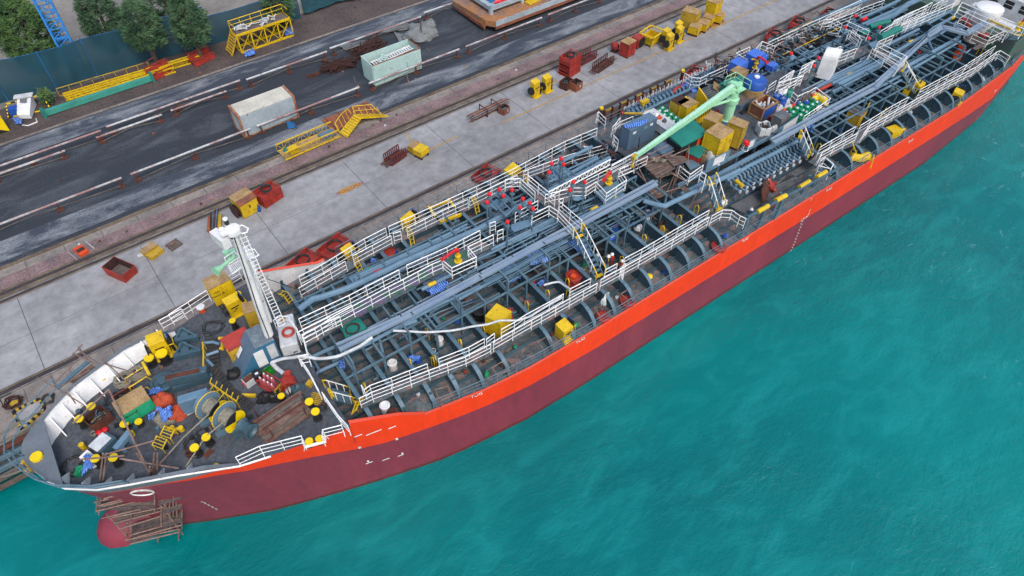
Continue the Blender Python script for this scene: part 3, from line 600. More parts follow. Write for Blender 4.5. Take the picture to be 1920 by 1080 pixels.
# pipes: (view, points, height, radius, material)
PIPES=[('p',[(560,580.5),(574,570),(586.5,561),(604,557),(640,545),(666,534.5),(733.5,502.6),(755,492),(822,462),(896.5,430),(948,401),(1000,374),(1060,342),(1143,297)],6.8,.23,'pipe_blue'),
('H',[(590,575),(550,525),(950,340),(1500,90),(1700,-5)],6.3,.11,'pipe_blue'),('H',[(620,565),(600,530),(1000,345),(1560,90),(1790,-20)],6.3,.11,'pipe_blue'),('n3',[(1130,620),(1900,240)],6.3,.09,'pipe_blue'),
('H',[(1300,640),(1620,480)],6.9,.13,'pipe_blue'),('J',[(340,390),(1010,50)],6.9,.12,'pipe_blue'),('J',[(180,500),(480,350),(1060,90)],6.6,.12,'pipe_blue'),('J',[(190,600),(460,480)],6.6,.09,'pipe_blue'),
('H',[(980,1070),(1500,790),(1920,600)],6.5,.12,'pipe_blue'),('J',[(0,910),(480,650),(920,400),(1150,290)],6.5,.13,'pipe_blue'),('G',[(480,420),(760,290),(980,170),(1250,60)],6.4,.13,'pipe_blue'),
('G',[(90,470),(400,330),(580,230)],5.6,.14,'pipe_blue'),('G',[(220,600),(480,480)],5.6,.12,'pipe_blue'),('G',[(100,500),(150,560),(140,600)],5.2,.1,'pipe_blue'),('G',[(150,470),(220,590),(180,640)],5.2,.1,'pipe_blue'),
('g',[(190,510),(340,440),(420,400),(560,330)],6.8,.13,'pipe_blue'),('g',[(500,560),(700,460),(840,380)],7.2,.15,'pipe_blue'),('g',[(430,370),(560,310)],6.6,.1,'pipe_blue'),('g',[(380,130),(600,20)],6.9,.14,'pipe_blue'),('g',[(250,300),(420,230),(640,110)],6.5,.17,'pipe_blue'),('g',[(240,280),(400,200),(640,90)],6.4,.08,'pipe_blue'),('g',[(430,480),(620,400)],6.7,.08,'pipe_blue'),
('L',[(380,490),(520,530),(600,545),(690,500),(1050,330),(1400,160)],6.7,.2,'pipe_blue'),('L',[(0,540),(340,380),(520,280)],7.3,.13,'pipe_blue'),('L',[(0,660),(340,490)],6.6,.1,'pipe_blue'),
('O',[(870,150),(1250,10),(1500,-100)],6.6,.14,'pipe_blue'),('O',[(1200,200),(1560,30),(1620,0)],6.9,.16,'pipe_blue'),('O',[(1250,285),(1560,160),(1700,50),(1790,10),(1900,-40)],7.0,.3,'pipe_blue'),('O',[(1200,330),(1700,100)],6.4,.1,'pipe_blue'),
('O',[(1300,620),(1200,690),(900,830),(740,920)],6.8,.13,'pipe_blue'),('O',[(700,950),(1100,760),(1420,590)],6.8,.13,'pipe_blue'),('O',[(1440,500),(1660,390),(1820,310)],7.2,.15,'pipe_blue'),('O',[(960,900),(1380,690),(1600,570)],7.3,.2,'pipe_blue'),
('d',[(480,630),(850,450),(1200,250),(1240,220),(1380,130)],7.2,.17,'pipe_blue'),('d',[(480,690),(880,480),(1300,250),(1420,160)],6.9,.14,'pipe_blue'),('d',[(300,880),(560,760),(880,590),(1020,510),(1420,290)],6.9,.2,'pipe_blue'),('d',[(300,910),(900,620),(1440,310)],6.9,.13,'pipe_blue'),('d',[(330,960),(700,760),(1000,600)],6.6,.11,'pipe_blue'),
('d',[(700,190),(1080,20)],6.9,.2,'pipe_blue'),('d',[(560,200),(760,120),(960,30)],6.3,.09,'pipe_blue'),('d',[(840,360),(1060,270),(1130,250)],6.6,.09,'pipe_blue'),('d',[(0,560),(260,450),(540,300)],5.9,.2,'pipe_blue'),('d',[(60,520),(300,400)],5.9,.1,'pipe_dark'),
('w',[(0,480),(470,210)],7.6,.13,'pipe_blue'),('w',[(0,650),(100,560),(450,370)],7.6,.14,'pipe_blue'),('w',[(0,800),(90,1040),(600,790)],6.9,.13,'pipe_blue'),('w',[(40,1060),(620,740),(640,690)],7.3,.14,'pipe_blue'),('w',[(200,370),(740,560)],7.4,.1,'pipe_blue'),('w',[(430,260),(620,340)],7.4,.08,'pipe_blue'),('w',[(590,980),(760,1060),(860,980)],6.9,.08,'pipe_blue'),('w',[(380,450),(700,600)],7.2,.1,'pipe_blue')]
for k,pts,z_,r_,mt in PIPES:
    m=MB(); m.path(XL(k,pts,z_),r_,8); m.build('pipe',mt,SHIP,smooth=True)
# thin cables beside the tray
for i in range(6): m=MB(); m.path([v_+Vector((0,-.14*i,-.02*i)) for v_ in XL('J',[(250,700),(900,370),(1100,270)],7.3)],.025,4); m.build('cable','pipe_blue',SHIP)
for i in range(5): m=MB(); m.path([v_+Vector((0,-.14*i,-.02*i)) for v_ in XL('L',[(0,580),(330,420)],7.3)],.025,4); m.build('cable','pipe_blue',SHIP)
pass
# coloured bands painted on the pipes, with flanges
for k,a_,b_,z_,r_,mt in (('H',(1370,595),(1450,560),6.95,.155,'yellow'),('g',(590,500),(640,475),7.2,.17,'yellow'),('g',(740,420),(785,400),7.2,.17,'yellow'),('H',(710,440),(790,405),6.3,.125,'green'),('H',(790,465),(870,430),6.3,.125,'red_bright'),('O',(1060,800),(1110,775),6.8,.15,'yellow'),('O',(1710,455),(1755,435),7.2,.17,'yellow'),('O',(1220,215),(1265,190),6.9,.18,'red_bright'),('O',(745,965),(930,875),7.1,.16,'red'),('w',(455,375),(520,345),7.6,.16,'yellow'),('n7',(1000,560),(1165,465),6.3,.2,'yellow'),('n7',(1280,380),(1400,320),6.3,.2,'yellow'),('h',(60,425),(135,385),6.3,.2,'yellow'),('h',(235,325),(310,280),6.3,.2,'yellow'),('h',(365,250),(435,208),6.3,.2,'yellow'),('L',(1355,275),(1425,335),5.6,.18,'yellow')):
    m=MB(); m.tube(X(k,*a_,z_),X(k,*b_,z_),r_,10); m.build('pipe_band',mt,SHIP,smooth=True)
m=MB(); m.path(XL('n7',[(840,640),(1000,560),(1480,300),(1800,130),(2300,-140)],6.25),.13,8); m.build('fender_bar','pipe_dark',SHIP,smooth=True)
for pts in ([(850,660),(790,950)],[(1120,510),(1060,780)],[(1390,370),(1330,640)]):
    a_=X('n7',*pts[0],6.2); m=MB(); m.beam(a_,(a_.x-.1,a_.y,D),.2,.25); m.build('fender_post','steel_blue',SHIP)
for pts in ([(200,60)],[(340,250),],[(60,340)],[(430,180)]):
    a_=X('h',*pts[0],6.0); a_.y=tab(NEAR,a_.x)+.9; m=MB(); m.beam(a_,(a_.x-.1,a_.y,D),.2,.25); m.build('fender_post','steel_blue',SHIP)
# pipe supports: portal frames
SUP=[17.8,19.8,21.8,23.8,25.8,27.7,29.6,31.3,33.2,35.1,37.0,38.9,40.8,42.8,44.6,62.5,64.5,66.5,68.5,70.5,72.5,74.6,76.6,78.6,80.6,82.5,84.5]
for i,g in enumerate(SUP):
    m=MB(); z_=6.45; t0=-4.3 if g<46 else -5.3; t1=3.3 if g<46 else 4.0
    m.beam((g,t0,z_),(g,t1,z_),.14,.14)
    for t_ in (t0+.1,-1.2,.9,t1-.1): m.beam((g,t_,z_),(g,t_,D),.13,.13)
    if i%2==0:
        for t_ in (t0-.0,): m.beam((g,t_,z_),(g,t_,7.6),.12,.12); m.beam((g,t_,7.6),(g,-2.4,7.6),.12,.12)
    m.build('pipe_support','steel_blue',SHIP)
for t_ in (-4.3,-2.6,.9,3.3):
    m=MB(); m.beam((17,t_,6.34),(45.5,t_,6.34),.11,.11); m.build('rack_beam','steel_blue',SHIP)
for t_ in (-5.3,-2.8,-.6,2,4):
    m=MB(); m.beam((61,t_,6.34),(85,t_,6.34),.11,.11); m.build('rack_beam','steel_blue',SHIP)
# inverted U frames standing on the girders
for k,A_,B_ in (('G',(1260,0),(1460,220)),('J',(950,350),(1075,460)),('n6',(960,190),(1145,350)),('J',(40,150),(170,280)),('L',(390,400),(480,560)),('G',(840,200),(890,400)),('n6',(640,160),(760,240)),('n6',(75,500),(250,680))):
    a_=X(k,*A_,6.3); b_=X(k,*B_,6.3); m=MB(); m.path([(a_.x,a_.y,5.2),a_,b_,(b_.x,b_.y,D+.3)],.07,6); m.build('pipe_bend','steel_blue',SHIP)
# little deck valves and vents
R.seed(5); vc=0
def valve(x_,y_,z_,s_=1,mt='steel_blue',wh=True):
    m=MB(); m.k=0; m.lathe((x_,y_,z_),[(.09*s_,0),(.09*s_,.3*s_),(.16*s_,.3*s_),(.16*s_,.36*s_),(.08*s_,.36*s_),(.08*s_,.5*s_)],8)
    m.tube((x_-.35*s_,y_,z_+.16*s_),(x_+.35*s_,y_,z_+.16*s_),.08*s_,7); 
    for d in (-.35,.35): m.cyl((x_+d*s_-.02,y_,z_+.16*s_),.15*s_,.04,8,(1,0,0))
    m.k=1
    if wh: m.tube((x_,y_,z_+.5*s_),(x_,y_,z_+.62*s_),.02,4); m.path([(x_+math.cos(t)*.14*s_,y_+math.sin(t)*.14*s_,z_+.62*s_) for t in [i*PI/4 for i in range(8)]],.022,4,closed=True)
    return m.build('valve',[mt,R.choice(['red_bright','black','white','steel_blue'])],SHIP)
for _ in range(70):
    g=R.choice([R.uniform(18,46),R.uniform(62,86)]); valve(g,R.uniform(-5.2,4.5),D+.05+R.choice([0,0,1.4]),R.uniform(.8,1.25))
# open manhole coamings and hatch rims
for k,x_,y_,r_,z_,mt in (('I',1530,300,.45,D+.0,'red'),('n2',1010,730,.55,D,'red'),('I',1790,140,.5,D,'red'),('G',990,510,.3,D+.3,'white'),('G',910,960,.3,D+.7,'white'),('G',990,1030,.3,D+.5,'rust'),('I',440,590,.4,D,'steel_blue'),('n6',860,500,.5,D+.5,'black'),('I',220,230,.5,D+.5,'black'),('G',1490,255,.25,D+.4,'white'),('n3',1000,560,.5,D+.6,'red'),('J',1220,660,.55,D+.5,'red')):
    c_=X(k,x_,y_,z_+.3); m=MB(); m.lathe((c_.x,c_.y,D),[(r_,0),(r_,z_-D+.28),(r_*1.15,z_-D+.28),(r_*1.15,z_-D+.34),(r_*.85,z_-D+.38),(r_*.8,z_-D+.3)],14); m.build('hatch_coaming',mt,SHIP,smooth=True)
# red float lamps on tall posts with their lattice platforms
for k,x_,y_,z_ in (('K',955,300,9.3),('K',1110,215,9.2),('K',1085,155,9.2),('K',985,205,9.4),('K',565,485,9.2),('K',300,615,9.2),('K',325,530,9.3),('K',430,480,9.3),('K',470,548,9),('K',680,580,9),('K',785,683,9.1),('K',517,823,9.2),('K',753,625,9.2),('K',650,672,9),('K',1180,485,9.2),('K',1215,400,9.2),('K',1335,402,9.2),('O',472,567,9),('O',713,697,9),('O',1047,287,9),('O',1293,405,9),('O',828,575,8.8),('O',762,612,8.8),('O',1405,285,8.8),('O',1150,170,8.8)):
    c_=X(k,x_,y_,z_); m=MB(); m.k=0; m.lathe((c_.x,c_.y,c_.z-.16),[(.05,0),(.15,.06),(.17,.17),(.12,.28),(.03,.32)],10); m.k=1; m.tube(c_,(c_.x,c_.y,D+1),.065,6); m.box(c_.x,c_.y,c_.z-.45,.3,.3,.12); m.build('float_lamp',['red_bright','steel_blue'],SHIP,smooth=True)
for k,P4 in (('K',[(330,580),(440,490),(620,650),(500,760)]),('K',[(990,250),(1090,230),(1250,340),(1130,390)]),('K',[(940,310),(1000,290),(1030,370),(960,400)]),('O',[(500,530),(570,500),(730,580),(650,620)]),('O',[(1080,250),(1110,230),(1290,310),(1200,320)])):
    P_=XL(k,P4,7.7); m=MB(); m.path(P_+[P_[0]],.07,5); m.path([P_[0].lerp(P_[3],.5),P_[1].lerp(P_[2],.5)],.06,5); m.path([P_[0].lerp(P_[1],.5),P_[2].lerp(P_[3],.5)],.06,5); m.build('valve_frame','pipe_blue',SHIP)
for k,P4 in (('K',[(560,850),(760,790),(800,830),(770,860),(590,930),(555,900)]),('K',[(1220,560),(1330,530),(1335,570),(1260,600),(1210,590)]),('K',[(320,640),(400,580),(500,640),(400,700)]),('K',[(940,330),(1040,280),(1080,330),(1000,360)]),('O',[(420,600),(470,585),(530,600),(480,640)]),('O',[(980,320),(1040,290),(1090,330),(1030,360)]),('O',[(1290,460),(1370,430),(1410,480),(1330,510)])):
    P_=XL(k,P4,7.6); plat(P_,7.6,'pipe_blue',.06,'lamp_platform')
# fire monitors
def monitor(c_,yaw,nm='fire_monitor'):
    root=thing(nm,None,None,c_,yaw); root.parent=SHIP
    m=MB(); m.lathe((0,0,0),[(.3,0),(.3,.06),(.14,.08),(.14,.5),(.22,.5),(.22,.56),(.12,.6),(.12,.9)],12); m.path([(0,0,.8),(.3,.25,.8),(.3,.45,.8)],.07,7); m.build('pedestal','yellow',root,smooth=True)
    m=MB(); m.path([(0,0,.85),(0,0,1.15),(-.25,0,1.3),(-1.2,0,1.45)],.11,9); m.lathe((-1.2,0,1.45),[(.09,0),(.14,.4),(.15,.42)],9,(-1,0,.12)); m.build('nozzle','red_bright',root,smooth=True)
monitor(X('H',1690,335,7.4),.3); monitor(X('K',1590,415,7.4),.5); monitor(X('v',1290,560,PZ),1.2); monitor(X('w',1790,600,7.6),2)
# header manifold, near side
MH=XL('p',[(1361,338),(1400,313),(1450,288),(1497,263)],5.6)
m=MB(); m.path(MH,.2,10); m.build('manifold_header','pipe_blue',SHIP,smooth=True)
def branch(p_,side,L_,z_,h=True,rr=.085):
    m=MB(); m.k=0; a_=Vector((p_.x,p_.y,z_)); dr=Vector((0,side,0)); up=Vector((0,0,.28))
    m.path([a_,a_+up+dr*.1,a_+up+dr*.35,a_+dr*.5,a_+dr*L_],rr,7); m.k=1
    m.cyl(a_+dr*L_-dr*.05,rr*2,.06,10,dr); m.k=0
    m.cyl(a_+dr*(L_*.62),rr*1.9,.05,8,dr); m.lathe(a_+dr*(L_*.62)+Vector((0,0,.05)),[(.07,0),(.07,.3),(.12,.32)],6)
    m.tube(a_+dr*L_*.8,(p_.x,a_.y+side*L_*.8,D),.05,5)
    if h: m.k=R.choice([2,2,3,1]); c_=a_+dr*(L_*.6)+Vector((0,0,.45)); m.beam(c_,c_+Vector((R.uniform(-.1,.1),side*.1,.45)),.1,.05); 
    return m.build('manifold_branch',['pipe_blue','plastic_white','white','red_bright'],SHIP,smooth=False)
for i in range(22):
    t_=(i+.5)/22; p_=MH[0].lerp(MH[-1],t_); branch(p_,-1,1.5+.35*(i%2),5.3,False); branch(p_+Vector((.2,0,0)),1,.9,5.3,True)
MF=XL('p',[(1186,219),(1240,192),(1292,168),(1330,149),(1366,133)],5.2)
for i in range(30):
    t_=(i+.5)/30*(len(MF)-1); j=int(t_); p_=MF[j].lerp(MF[j+1],t_-j); branch(p_,1,1.3,5.3,True,.1)
m=MB(); m.path([v_+Vector((0,-.2,.2)) for v_ in MF],.14,8); m.build('manifold_header','pipe_blue',SHIP,smooth=True)
# raised midship platform
NEp=XL('p',[(1225,368),(1331,316.5),(1391,281),(1480,242),(1510,225),(1562,196)],PZ)
FEp=XL('p',[(1135,262),(1148,240),(1250,192),(1330,150),(1420,104),(1500,120)],PZ)
plat([NEp[1],NEp[2],NEp[3],NEp[4],Vector((67.5,-2.6,0)),Vector((67.5,3.0,0)),Vector((60,3.6,0)),Vector((60,5.2,0)),Vector((49,5.2,0)),Vector((46.0,4.6,0)),Vector((46.0,.2,0)),Vector((48.5,-.6,0)),Vector((48.8,-3.2,0))],PZ,'deck_fore',.14,'cargo_platform')
m=MB(); m.beam((47,-3.35,PZ-.1),(63,-3.35,PZ-.1),.12,.34); m.beam((47,-3.9,PZ-.6),(60,-3.9,PZ-.6),.3,.2); m.build('platform_edge','pipe_blue',SHIP)
for i in range(9):
    for t_ in (-3.1,.6,4.2): m=MB(); m.beam((47.5+i*2.3,t_,PZ-.14),(47.5+i*2.3,t_,D),.16,.16); m.build('platform_post','steel_blue',SHIP)
for k,pts in (('u',[(600,370),(930,165)]),('u',[(610,260),(810,95)]),('u',[(460,300),(560,230)]),('u',[(890,100),(980,20),(1060,-10)]),('u',[(950,725),(1310,480),(1110,325),(1000,390)]),('u',[(790,390),(860,450),(1000,380)]),('u',[(970,750),(1010,780)]),('M',[(50,500),(130,400)]),('M',[(60,580),(110,640),(70,600)])):
    rail(XL(k,pts,PZ+1.1),sp=.9)
# sloping grating walkways on the forecastle and the far aft hose decks
mat('grating','#4a4442','#35383d',1.5,.5,.9,fine=.4); 
def planks(P4,z,n,mt='grating',name='grating',gap=.25,th=.05,z2=None):
    m=MB(); a_,b_,c_,d_=[Vector((v_.x,v_.y,z)) for v_ in P4]
    for i in range(n):
        t0=(i+gap/2)/n; t1=(i+1-gap/2)/n; p0,p1,p2,p3=a_.lerp(d_,t0),b_.lerp(c_,t0),b_.lerp(c_,t1),a_.lerp(d_,t1)
        up=Vector((0,0,th)); m.hexa([p0,p1,p2,p3,p0+up,p1+up,p2+up,p3+up])
    return m.build(name,mt,SHIP)
planks(XL('x',[(570,110),(640,20),(930,390),(860,430)],FC+.25),FC+.25,8); planks(XL('x',[(860,430),(930,380),(1230,600),(1130,690)],FC+.25),FC+.25,8); planks(XL('C',[(470,250),(600,240),(640,540),(540,570)],FC+.3),FC+.3,8)
planks(XL('C',[(1340,300),(1470,270),(1540,350),(1420,410)],FC+.25),FC+.25,8)
planks(XL('n7',[(560,470),(1500,-30),(1700,60),(780,590)],D+.35),D+.35,16,'tarp_grey','deck_slats',.5)
planks(XL('h',[(0,320),(300,130),(330,180),(40,330)],D+.35),D+.35,8,'tarp_grey','deck_slats',.5)
planks(XL('w',[(360,430),(1250,870),(1100,960),(300,480)],6.9),6.9,9,'plank','staging_planks',.3); planks(XL('w',[(880,970),(1500,620),(1560,660),(950,1010)],7.1),7.1,3,'plank','staging_planks',.2)
# superstructure front, top right corner
H0=thing('deckhouse',None,None,(0,0,0)); H0.parent=SHIP
m=MB(); m.box(96.5,0,D,12,15,2.9); m.build('lower_tier',mat('tier_green','#3d6657','#52585c',.8,.5,.7,fine=.2),H0)
m=MB(); m.box(98.0,0,7.0,8,13.5,3.2); m.box(98.6,0,10.2,7,12.5,2.8); m.box(93.85,0,9.3,.3,12,.12); m.box(92.6,1.5,7.0,1.6,2.2,1.2); m.box(92.4,-4.4,7.0,1.2,3.2,.5); m.build('white_wall','white',H0)
for y_ in [-5.6+1.6*i for i in range(8)]:
    for z_ in (8.2,11.2):
        m=MB(); xw=94.0 if z_<9 else 95.1; m.k=0; m.box(xw-.02,y_,z_,.06,.9,.75); m.k=1; m.box(xw-.05,y_,z_-.06,.04,1.02,.06); m.box(xw-.05,y_,z_+.37,.05,.9,.04); m.build('window',['black','white'],H0)
m=MB(); c_=X('w',1260,120,9.2); m.lathe((c_.x,c_.y,5.5),[(.9,0),(.9,1.6),(1.35,2.2),(1.35,3.6),(1.1,3.75),(.2,3.8)],20); m.build('mushroom_vent','white',SHIP,smooth=True)
m=MB(); m.tube((92,-6.5,8),(92,-2,8),.1,6); m.tube((92,-6.5,8),(92,-6.5,5.5),.1,6); m.k=1; m.box(92.4,-5,7.05,1.2,3,.2); m.build('lifeboat_rack',['white','white'],SHIP)
m=MB(); c_=X('w',1000,100,8.6)
for i in range(5): m.lathe((c_.x+R.uniform(-2,2),c_.y+R.uniform(-2,1),7.0),[(.25,0),(.25,.8),(.4,1),(.2,1.2)],10)
m.build('vent_cowl','white',SHIP,smooth=True)
m=MB(); m.path(XL('w',[(670,380),(770,430),(830,540)],7.6),.22,9); m.build('pipe_elbow','red',SHIP,smooth=True)
m=MB(); m.path(XL('w',[(1020,680),(1100,720),(1180,700)],7.2),.22,9); m.build('pipe_elbow','red',SHIP,smooth=True)
m=MB(); m.path(XL('w',[(1210,390),(1660,590)],8.4),.1,7); m.build('yellow_pipe','yellow_old',SHIP,smooth=True)
# ---------------- forecastle machinery ----------------
M0=thing('anchor_house',None,None,(0,0,0)); M0.parent=SHIP
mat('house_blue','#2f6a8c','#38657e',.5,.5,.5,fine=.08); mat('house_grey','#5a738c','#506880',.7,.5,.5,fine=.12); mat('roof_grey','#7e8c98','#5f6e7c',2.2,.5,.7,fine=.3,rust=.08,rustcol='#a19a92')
m=MB(); i0=0
P8=[(11.8,-.5,FC),(14.5,-.5,FC),(14.5,1.25,FC),(11.8,1.25,FC),(13.3,-.5,8.3),(14.5,-.5,8.3),(14.5,1.25,8.3),(13.3,1.25,8.3)]
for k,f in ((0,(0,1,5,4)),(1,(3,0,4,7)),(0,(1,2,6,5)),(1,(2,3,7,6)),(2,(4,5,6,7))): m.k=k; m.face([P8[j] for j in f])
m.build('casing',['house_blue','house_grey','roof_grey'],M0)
m=MB(); m.box(13.35,-.53,FC+.25,.62,.05,1.45); m.build('white_door','white',M0)
m=MB(); m.box(14.15,-.52,FC+.45,.5,.03,1.3); m.build('doorway','plastic_white',M0)
m=MB(); m.face([(12.25,.9,FC+.63),(12.72,.9,FC+1.26),(12.72,.55,FC+1.26),(12.25,.55,FC+.63)]); m.v=[(a_-.05,b_,c_+.04) for a_,b_,c_ in m.v]; m.build('notice_board','white',M0)
# foremast
F0=thing('foremast',None,None,(0,0,0)); F0.parent=SHIP
mb_=Vector((14.4,.1,8.3)); mt_=Vector((14.8,.05,17.3))
m=MB(); m.lathe(mb_,[(.28,0),(.26,3),(.2,6.2),(.14,9.0)],14,(mt_-mb_)); m.build('mast_pole','white',F0,smooth=True)
m=MB(); m.lathe(mb_+Vector((.4,.5,.5)),[(.17,0),(.15,4.2)],10,(mt_-mb_)); m.tube(mb_+Vector((.45,.25,3.8)),mb_+Vector((.3,.1,8.9)),.12,8); m.build('mast_leg','white',F0,smooth=True)
m=MB(); 
for a_ in (-.22,.22): m.tube(mb_+Vector((.95+a_,.1,.1)),mt_+Vector((.35+a_*.6,0,-.6)),.03,5)
for i in range(26): t_=i/26; c_=(mb_+Vector((.95,.1,.1))).lerp(mt_+Vector((.35,0,-.6)),t_); m.tube(c_-Vector((.22,0,0)),c_+Vector((.22,0,0)),.02,4)
m.build('mast_ladder','white_rail',F0)
m=MB(); m.path([mb_+Vector((-.1,-.42,.2)),mb_+Vector((-.05,-.42,3)),mb_+Vector((.15,-.36,6)),mb_+Vector((.3,-.25,8.5))],.03,5); m.build('mast_cable','black',F0)
m=MB(); c_=X('B',640,265,16.6); m.box(c_.x,c_.y,16.2,.45,1.1,.7,.25); m.tube(c_,mt_-Vector((0,0,.8)),.06,6); m.build('radar_box','white',F0)
m=MB(); m.cyl(mt_-Vector((0,0,.3)),.42,.3,8); m.box(mt_.x-.2,mt_.y,mt_.z-.1,.9,.5,.12); m.build('mast_head','white',F0)
for x_,y_,z_ in ((712,115,17.4),(675,222,17.0),(775,262,16.6)):
    c_=X('B',x_,y_,z_); m=MB(); m.k=0; m.cyl(c_,.13,.34,10); m.k=1; m.cyl(c_+Vector((0,0,.34)),.14,.08,10); m.cyl(c_-Vector((0,0,.06)),.15,.07,10); m.build('mast_light',['black','white'],F0)
for P_,z_ in (([(790,150),(870,125),(935,160),(920,200),(870,215),(810,165)],16.9),([(960,395),(1000,380),(1045,440),(1000,470),(950,480)],14.5),([(900,490),(970,500),(1010,600),(1000,640)],13.5)):
    m=MB(); m.path(XL('B',P_,z_),.035,5); m.build('mast_hoop','white_rail',F0)
c_=X('B',920,420,14.2); m=MB(); m.box(c_.x,c_.y,14.0,.5,.8,.1); m.box(c_.x,c_.y+.1,14.1,.35,.35,.4); m.build('mast_bracket','white',F0)
c_=X('B',965,570,12.6); m=MB(); m.box(c_.x,c_.y-.1,11.8,.35,.55,1.9,.2); m.build('light_box','white',F0)
c_=X('B',745,490,13.2); d_=(X('B',660,560,13.2)-c_).normalized()
m=MB(); m.lathe(c_+d_*.15,[(.1,0),(.13,.5),(.3,.95),(.34,1.0),(.1,.98)],14,d_); m.path([c_+d_*.2,c_-d_*.3,c_-d_*.35+Vector((.1,.35,.1)),c_+Vector((0,.5,.15))],.13,8); m.cyl(c_+Vector((0,.45,0)),.2,.35,10); m.build('horn','mint',F0,smooth=True)
pl=XL('B',[(725,570),(830,500),(880,560),(770,640)],12.7)
m=MB(); m.path(pl+[pl[0]],.04,5)
for i in range(8): m.tube(pl[0].lerp(pl[1],i/7),pl[3].lerp(pl[2],i/7),.03,4)
m.path([v_+Vector((0,0,.8)) for v_ in pl],.03,5); 
for v_ in pl: m.tube(v_,v_+Vector((0,0,.8)),.03,4)
m.build('horn_platform','white_rail',F0)
for a_,b_,z0 in (((1000,660),(1330,940),12.4),((1010,650),(1560,840),12.4)): m=MB(); m.path([X('B',*a_,z0),X('B',*b_,7)],.02,4); m.build('stay_wire','black',F0)
# bollards
def bollard(c_,h=.8,r=.3,par=None):
    root=thing('bollard',None,None,c_); root.parent=SHIP
    m=MB(); m.lathe((0,0,0),[(r*1.25,0),(r*1.25,.05),(r*.88,.06),(r*.88,h-.06)],14); m.build('post','black',root,smooth=True)
    m=MB(); m.cyl((0,0,h-.06),r*1.08,.08,18); m.build('cap','cap_yellow',root)
for k,x_,y_ in (('D',835,310),('D',963,178),('D',1007,730),('D',1197,720),('E',487,560),('E',362,672),('E',1578,185),('E',1644,290),('C',765,62),('C',18,410),('B',820,852),('B',873,935)): bollard(X(k,x_,y_,FC+.8)-Vector((0,0,.8)),.8,.235 if k!='C' else .2)
for k,x_,y_,h_,r_ in (('A',1422,665,.4,.22),('A',1338,735,.4,.22),('A',1080,950,.4,.22),('A',1157,885,.3,.2),('D',1315,362,.45,.24),('D',1465,340,.4,.2),('E',1282,125,.5,.2),('E',1578,605,.35,.22),('E',1688,577,.35,.22),('E',590,875,.1,.2),('E',255,945,.1,.2),('A',1708,690,.9,.34),('A',1575,740,.7,.28)): bollard(X(k,x_,y_,FC+h_)-Vector((0,0,h_)),h_,r_)
m=MB(); c_=X('D',872,600,FC+.3); m.cyl((c_.x,c_.y,FC),.16,.5,10); m.build('yellow_stub','yellow',SHIP)
# mooring winch with two rope drums
W0=thing('mooring_winch',None,None,(0,0,0)); W0.parent=SHIP
wa=X('x',560,640,7.4); wb=X('x',1010,850,7.4); ax=(X('x',880,800,7.4)-X('x',640,640,7.4)); ax.z=0; 
ax=Vector((.45,-1,0)).normalized()
def drum(c_,nm,half):
    d=thing(nm,None,None,(0,0,0)); d.parent=W0; hw=.46
    m=MB(); m.k=0; m.cyl(c_-ax*hw,.86,.05,28,ax); m.k=1; xq=ax.orthogonal().normalized(); yq=ax.cross(xq); m.path([c_-ax*(hw-.02)+(xq*math.cos(i*PI/14)+yq*math.sin(i*PI/14))*.86 for i in range(28)],.035,5,closed=True); m.build('flange',['pipe_blue','yellow'],d)
    m=MB(); m.lathe(c_-ax*hw,[(.48,0.05),(.52,.1),(.48,.2),(.52,.3),(.49,.42),(.52,.55),(.48,.68),(.52,.8)],22,ax); m.build('wound_rope','rope',d,smooth=True)
    m=MB()
    e=c_+ax*hw; xx=ax.orthogonal().normalized(); yy=ax.cross(xx)
    for s4 in range(4):
        m.k=1 if s4 in (2,) else 0
        pts=[e]+[e+(xx*math.cos(t)+yy*math.sin(t))*.72 for t in [PI/2*(s4+i/8)+.4 for i in range(9)]]
        for q1,q2 in zip(pts[1:],pts[2:]): m.face([pts[0]+ax*.03,q1+ax*.03,q2+ax*.03]); m.face([pts[0],q1,q2]); m.face([q1,q2,q2+ax*.03,q1+ax*.03])
    m.build('disc',['cap_yellow','black'],d)
    m=MB(); m.beam(c_-ax*(hw+.1)+Vector((-.5,0,0)),(c_.x-.9,c_.y+.35,FC+.05),.25,.3); m.beam(c_-ax*(hw+.1)+Vector((.3,0,0)),(c_.x+.5,c_.y+.35,FC+.05),.2,.3); m.box(c_.x-.3,c_.y+.1,FC,1.6,.35,.2); m.build('bearing_stand','steel_blue',d)
drum(X('x',615,655,7.45),'rope_drum',0); drum(X('x',850,800,7.45),'rope_drum',1)
c_=X('x',1020,900,7.2); m=MB(); m.lathe(c_,[(.4,0),(.5,.05),(.36,.15),(.34,.6),(.48,.8),(.5,.85),(.4,.86),(.3,.7)],20,ax); m.tube(X('x',560,560,7.35),c_,.14,8); m.box(c_.x-.2,c_.y+.1,FC,.9,.4,.7); m.build('warping_head','pipe_dark',W0,smooth=True)
c_=X('x',490,570,7.3); m=MB(); m.cyl(c_,.8,.3,24,ax); m.cyl(c_+ax*.3,.45,.25,16,ax); m.build('gear_wheel','pipe_blue',W0)
c_=X('x',290,430,7.9); m=MB(); m.box(c_.x,c_.y-.2,FC+.2,1.7,.55,1.35,-.25); m.box(c_.x+.4,c_.y-.6,FC,1.1,.8,.7,-.25); m.build('gear_case','pipe_blue',W0,bev=.06)
c_=X('x',240,700,FC+.1); m=MB(); m.box(c_.x,c_.y,FC,.7,.5,.12); m.build('foot_plate','white',W0)
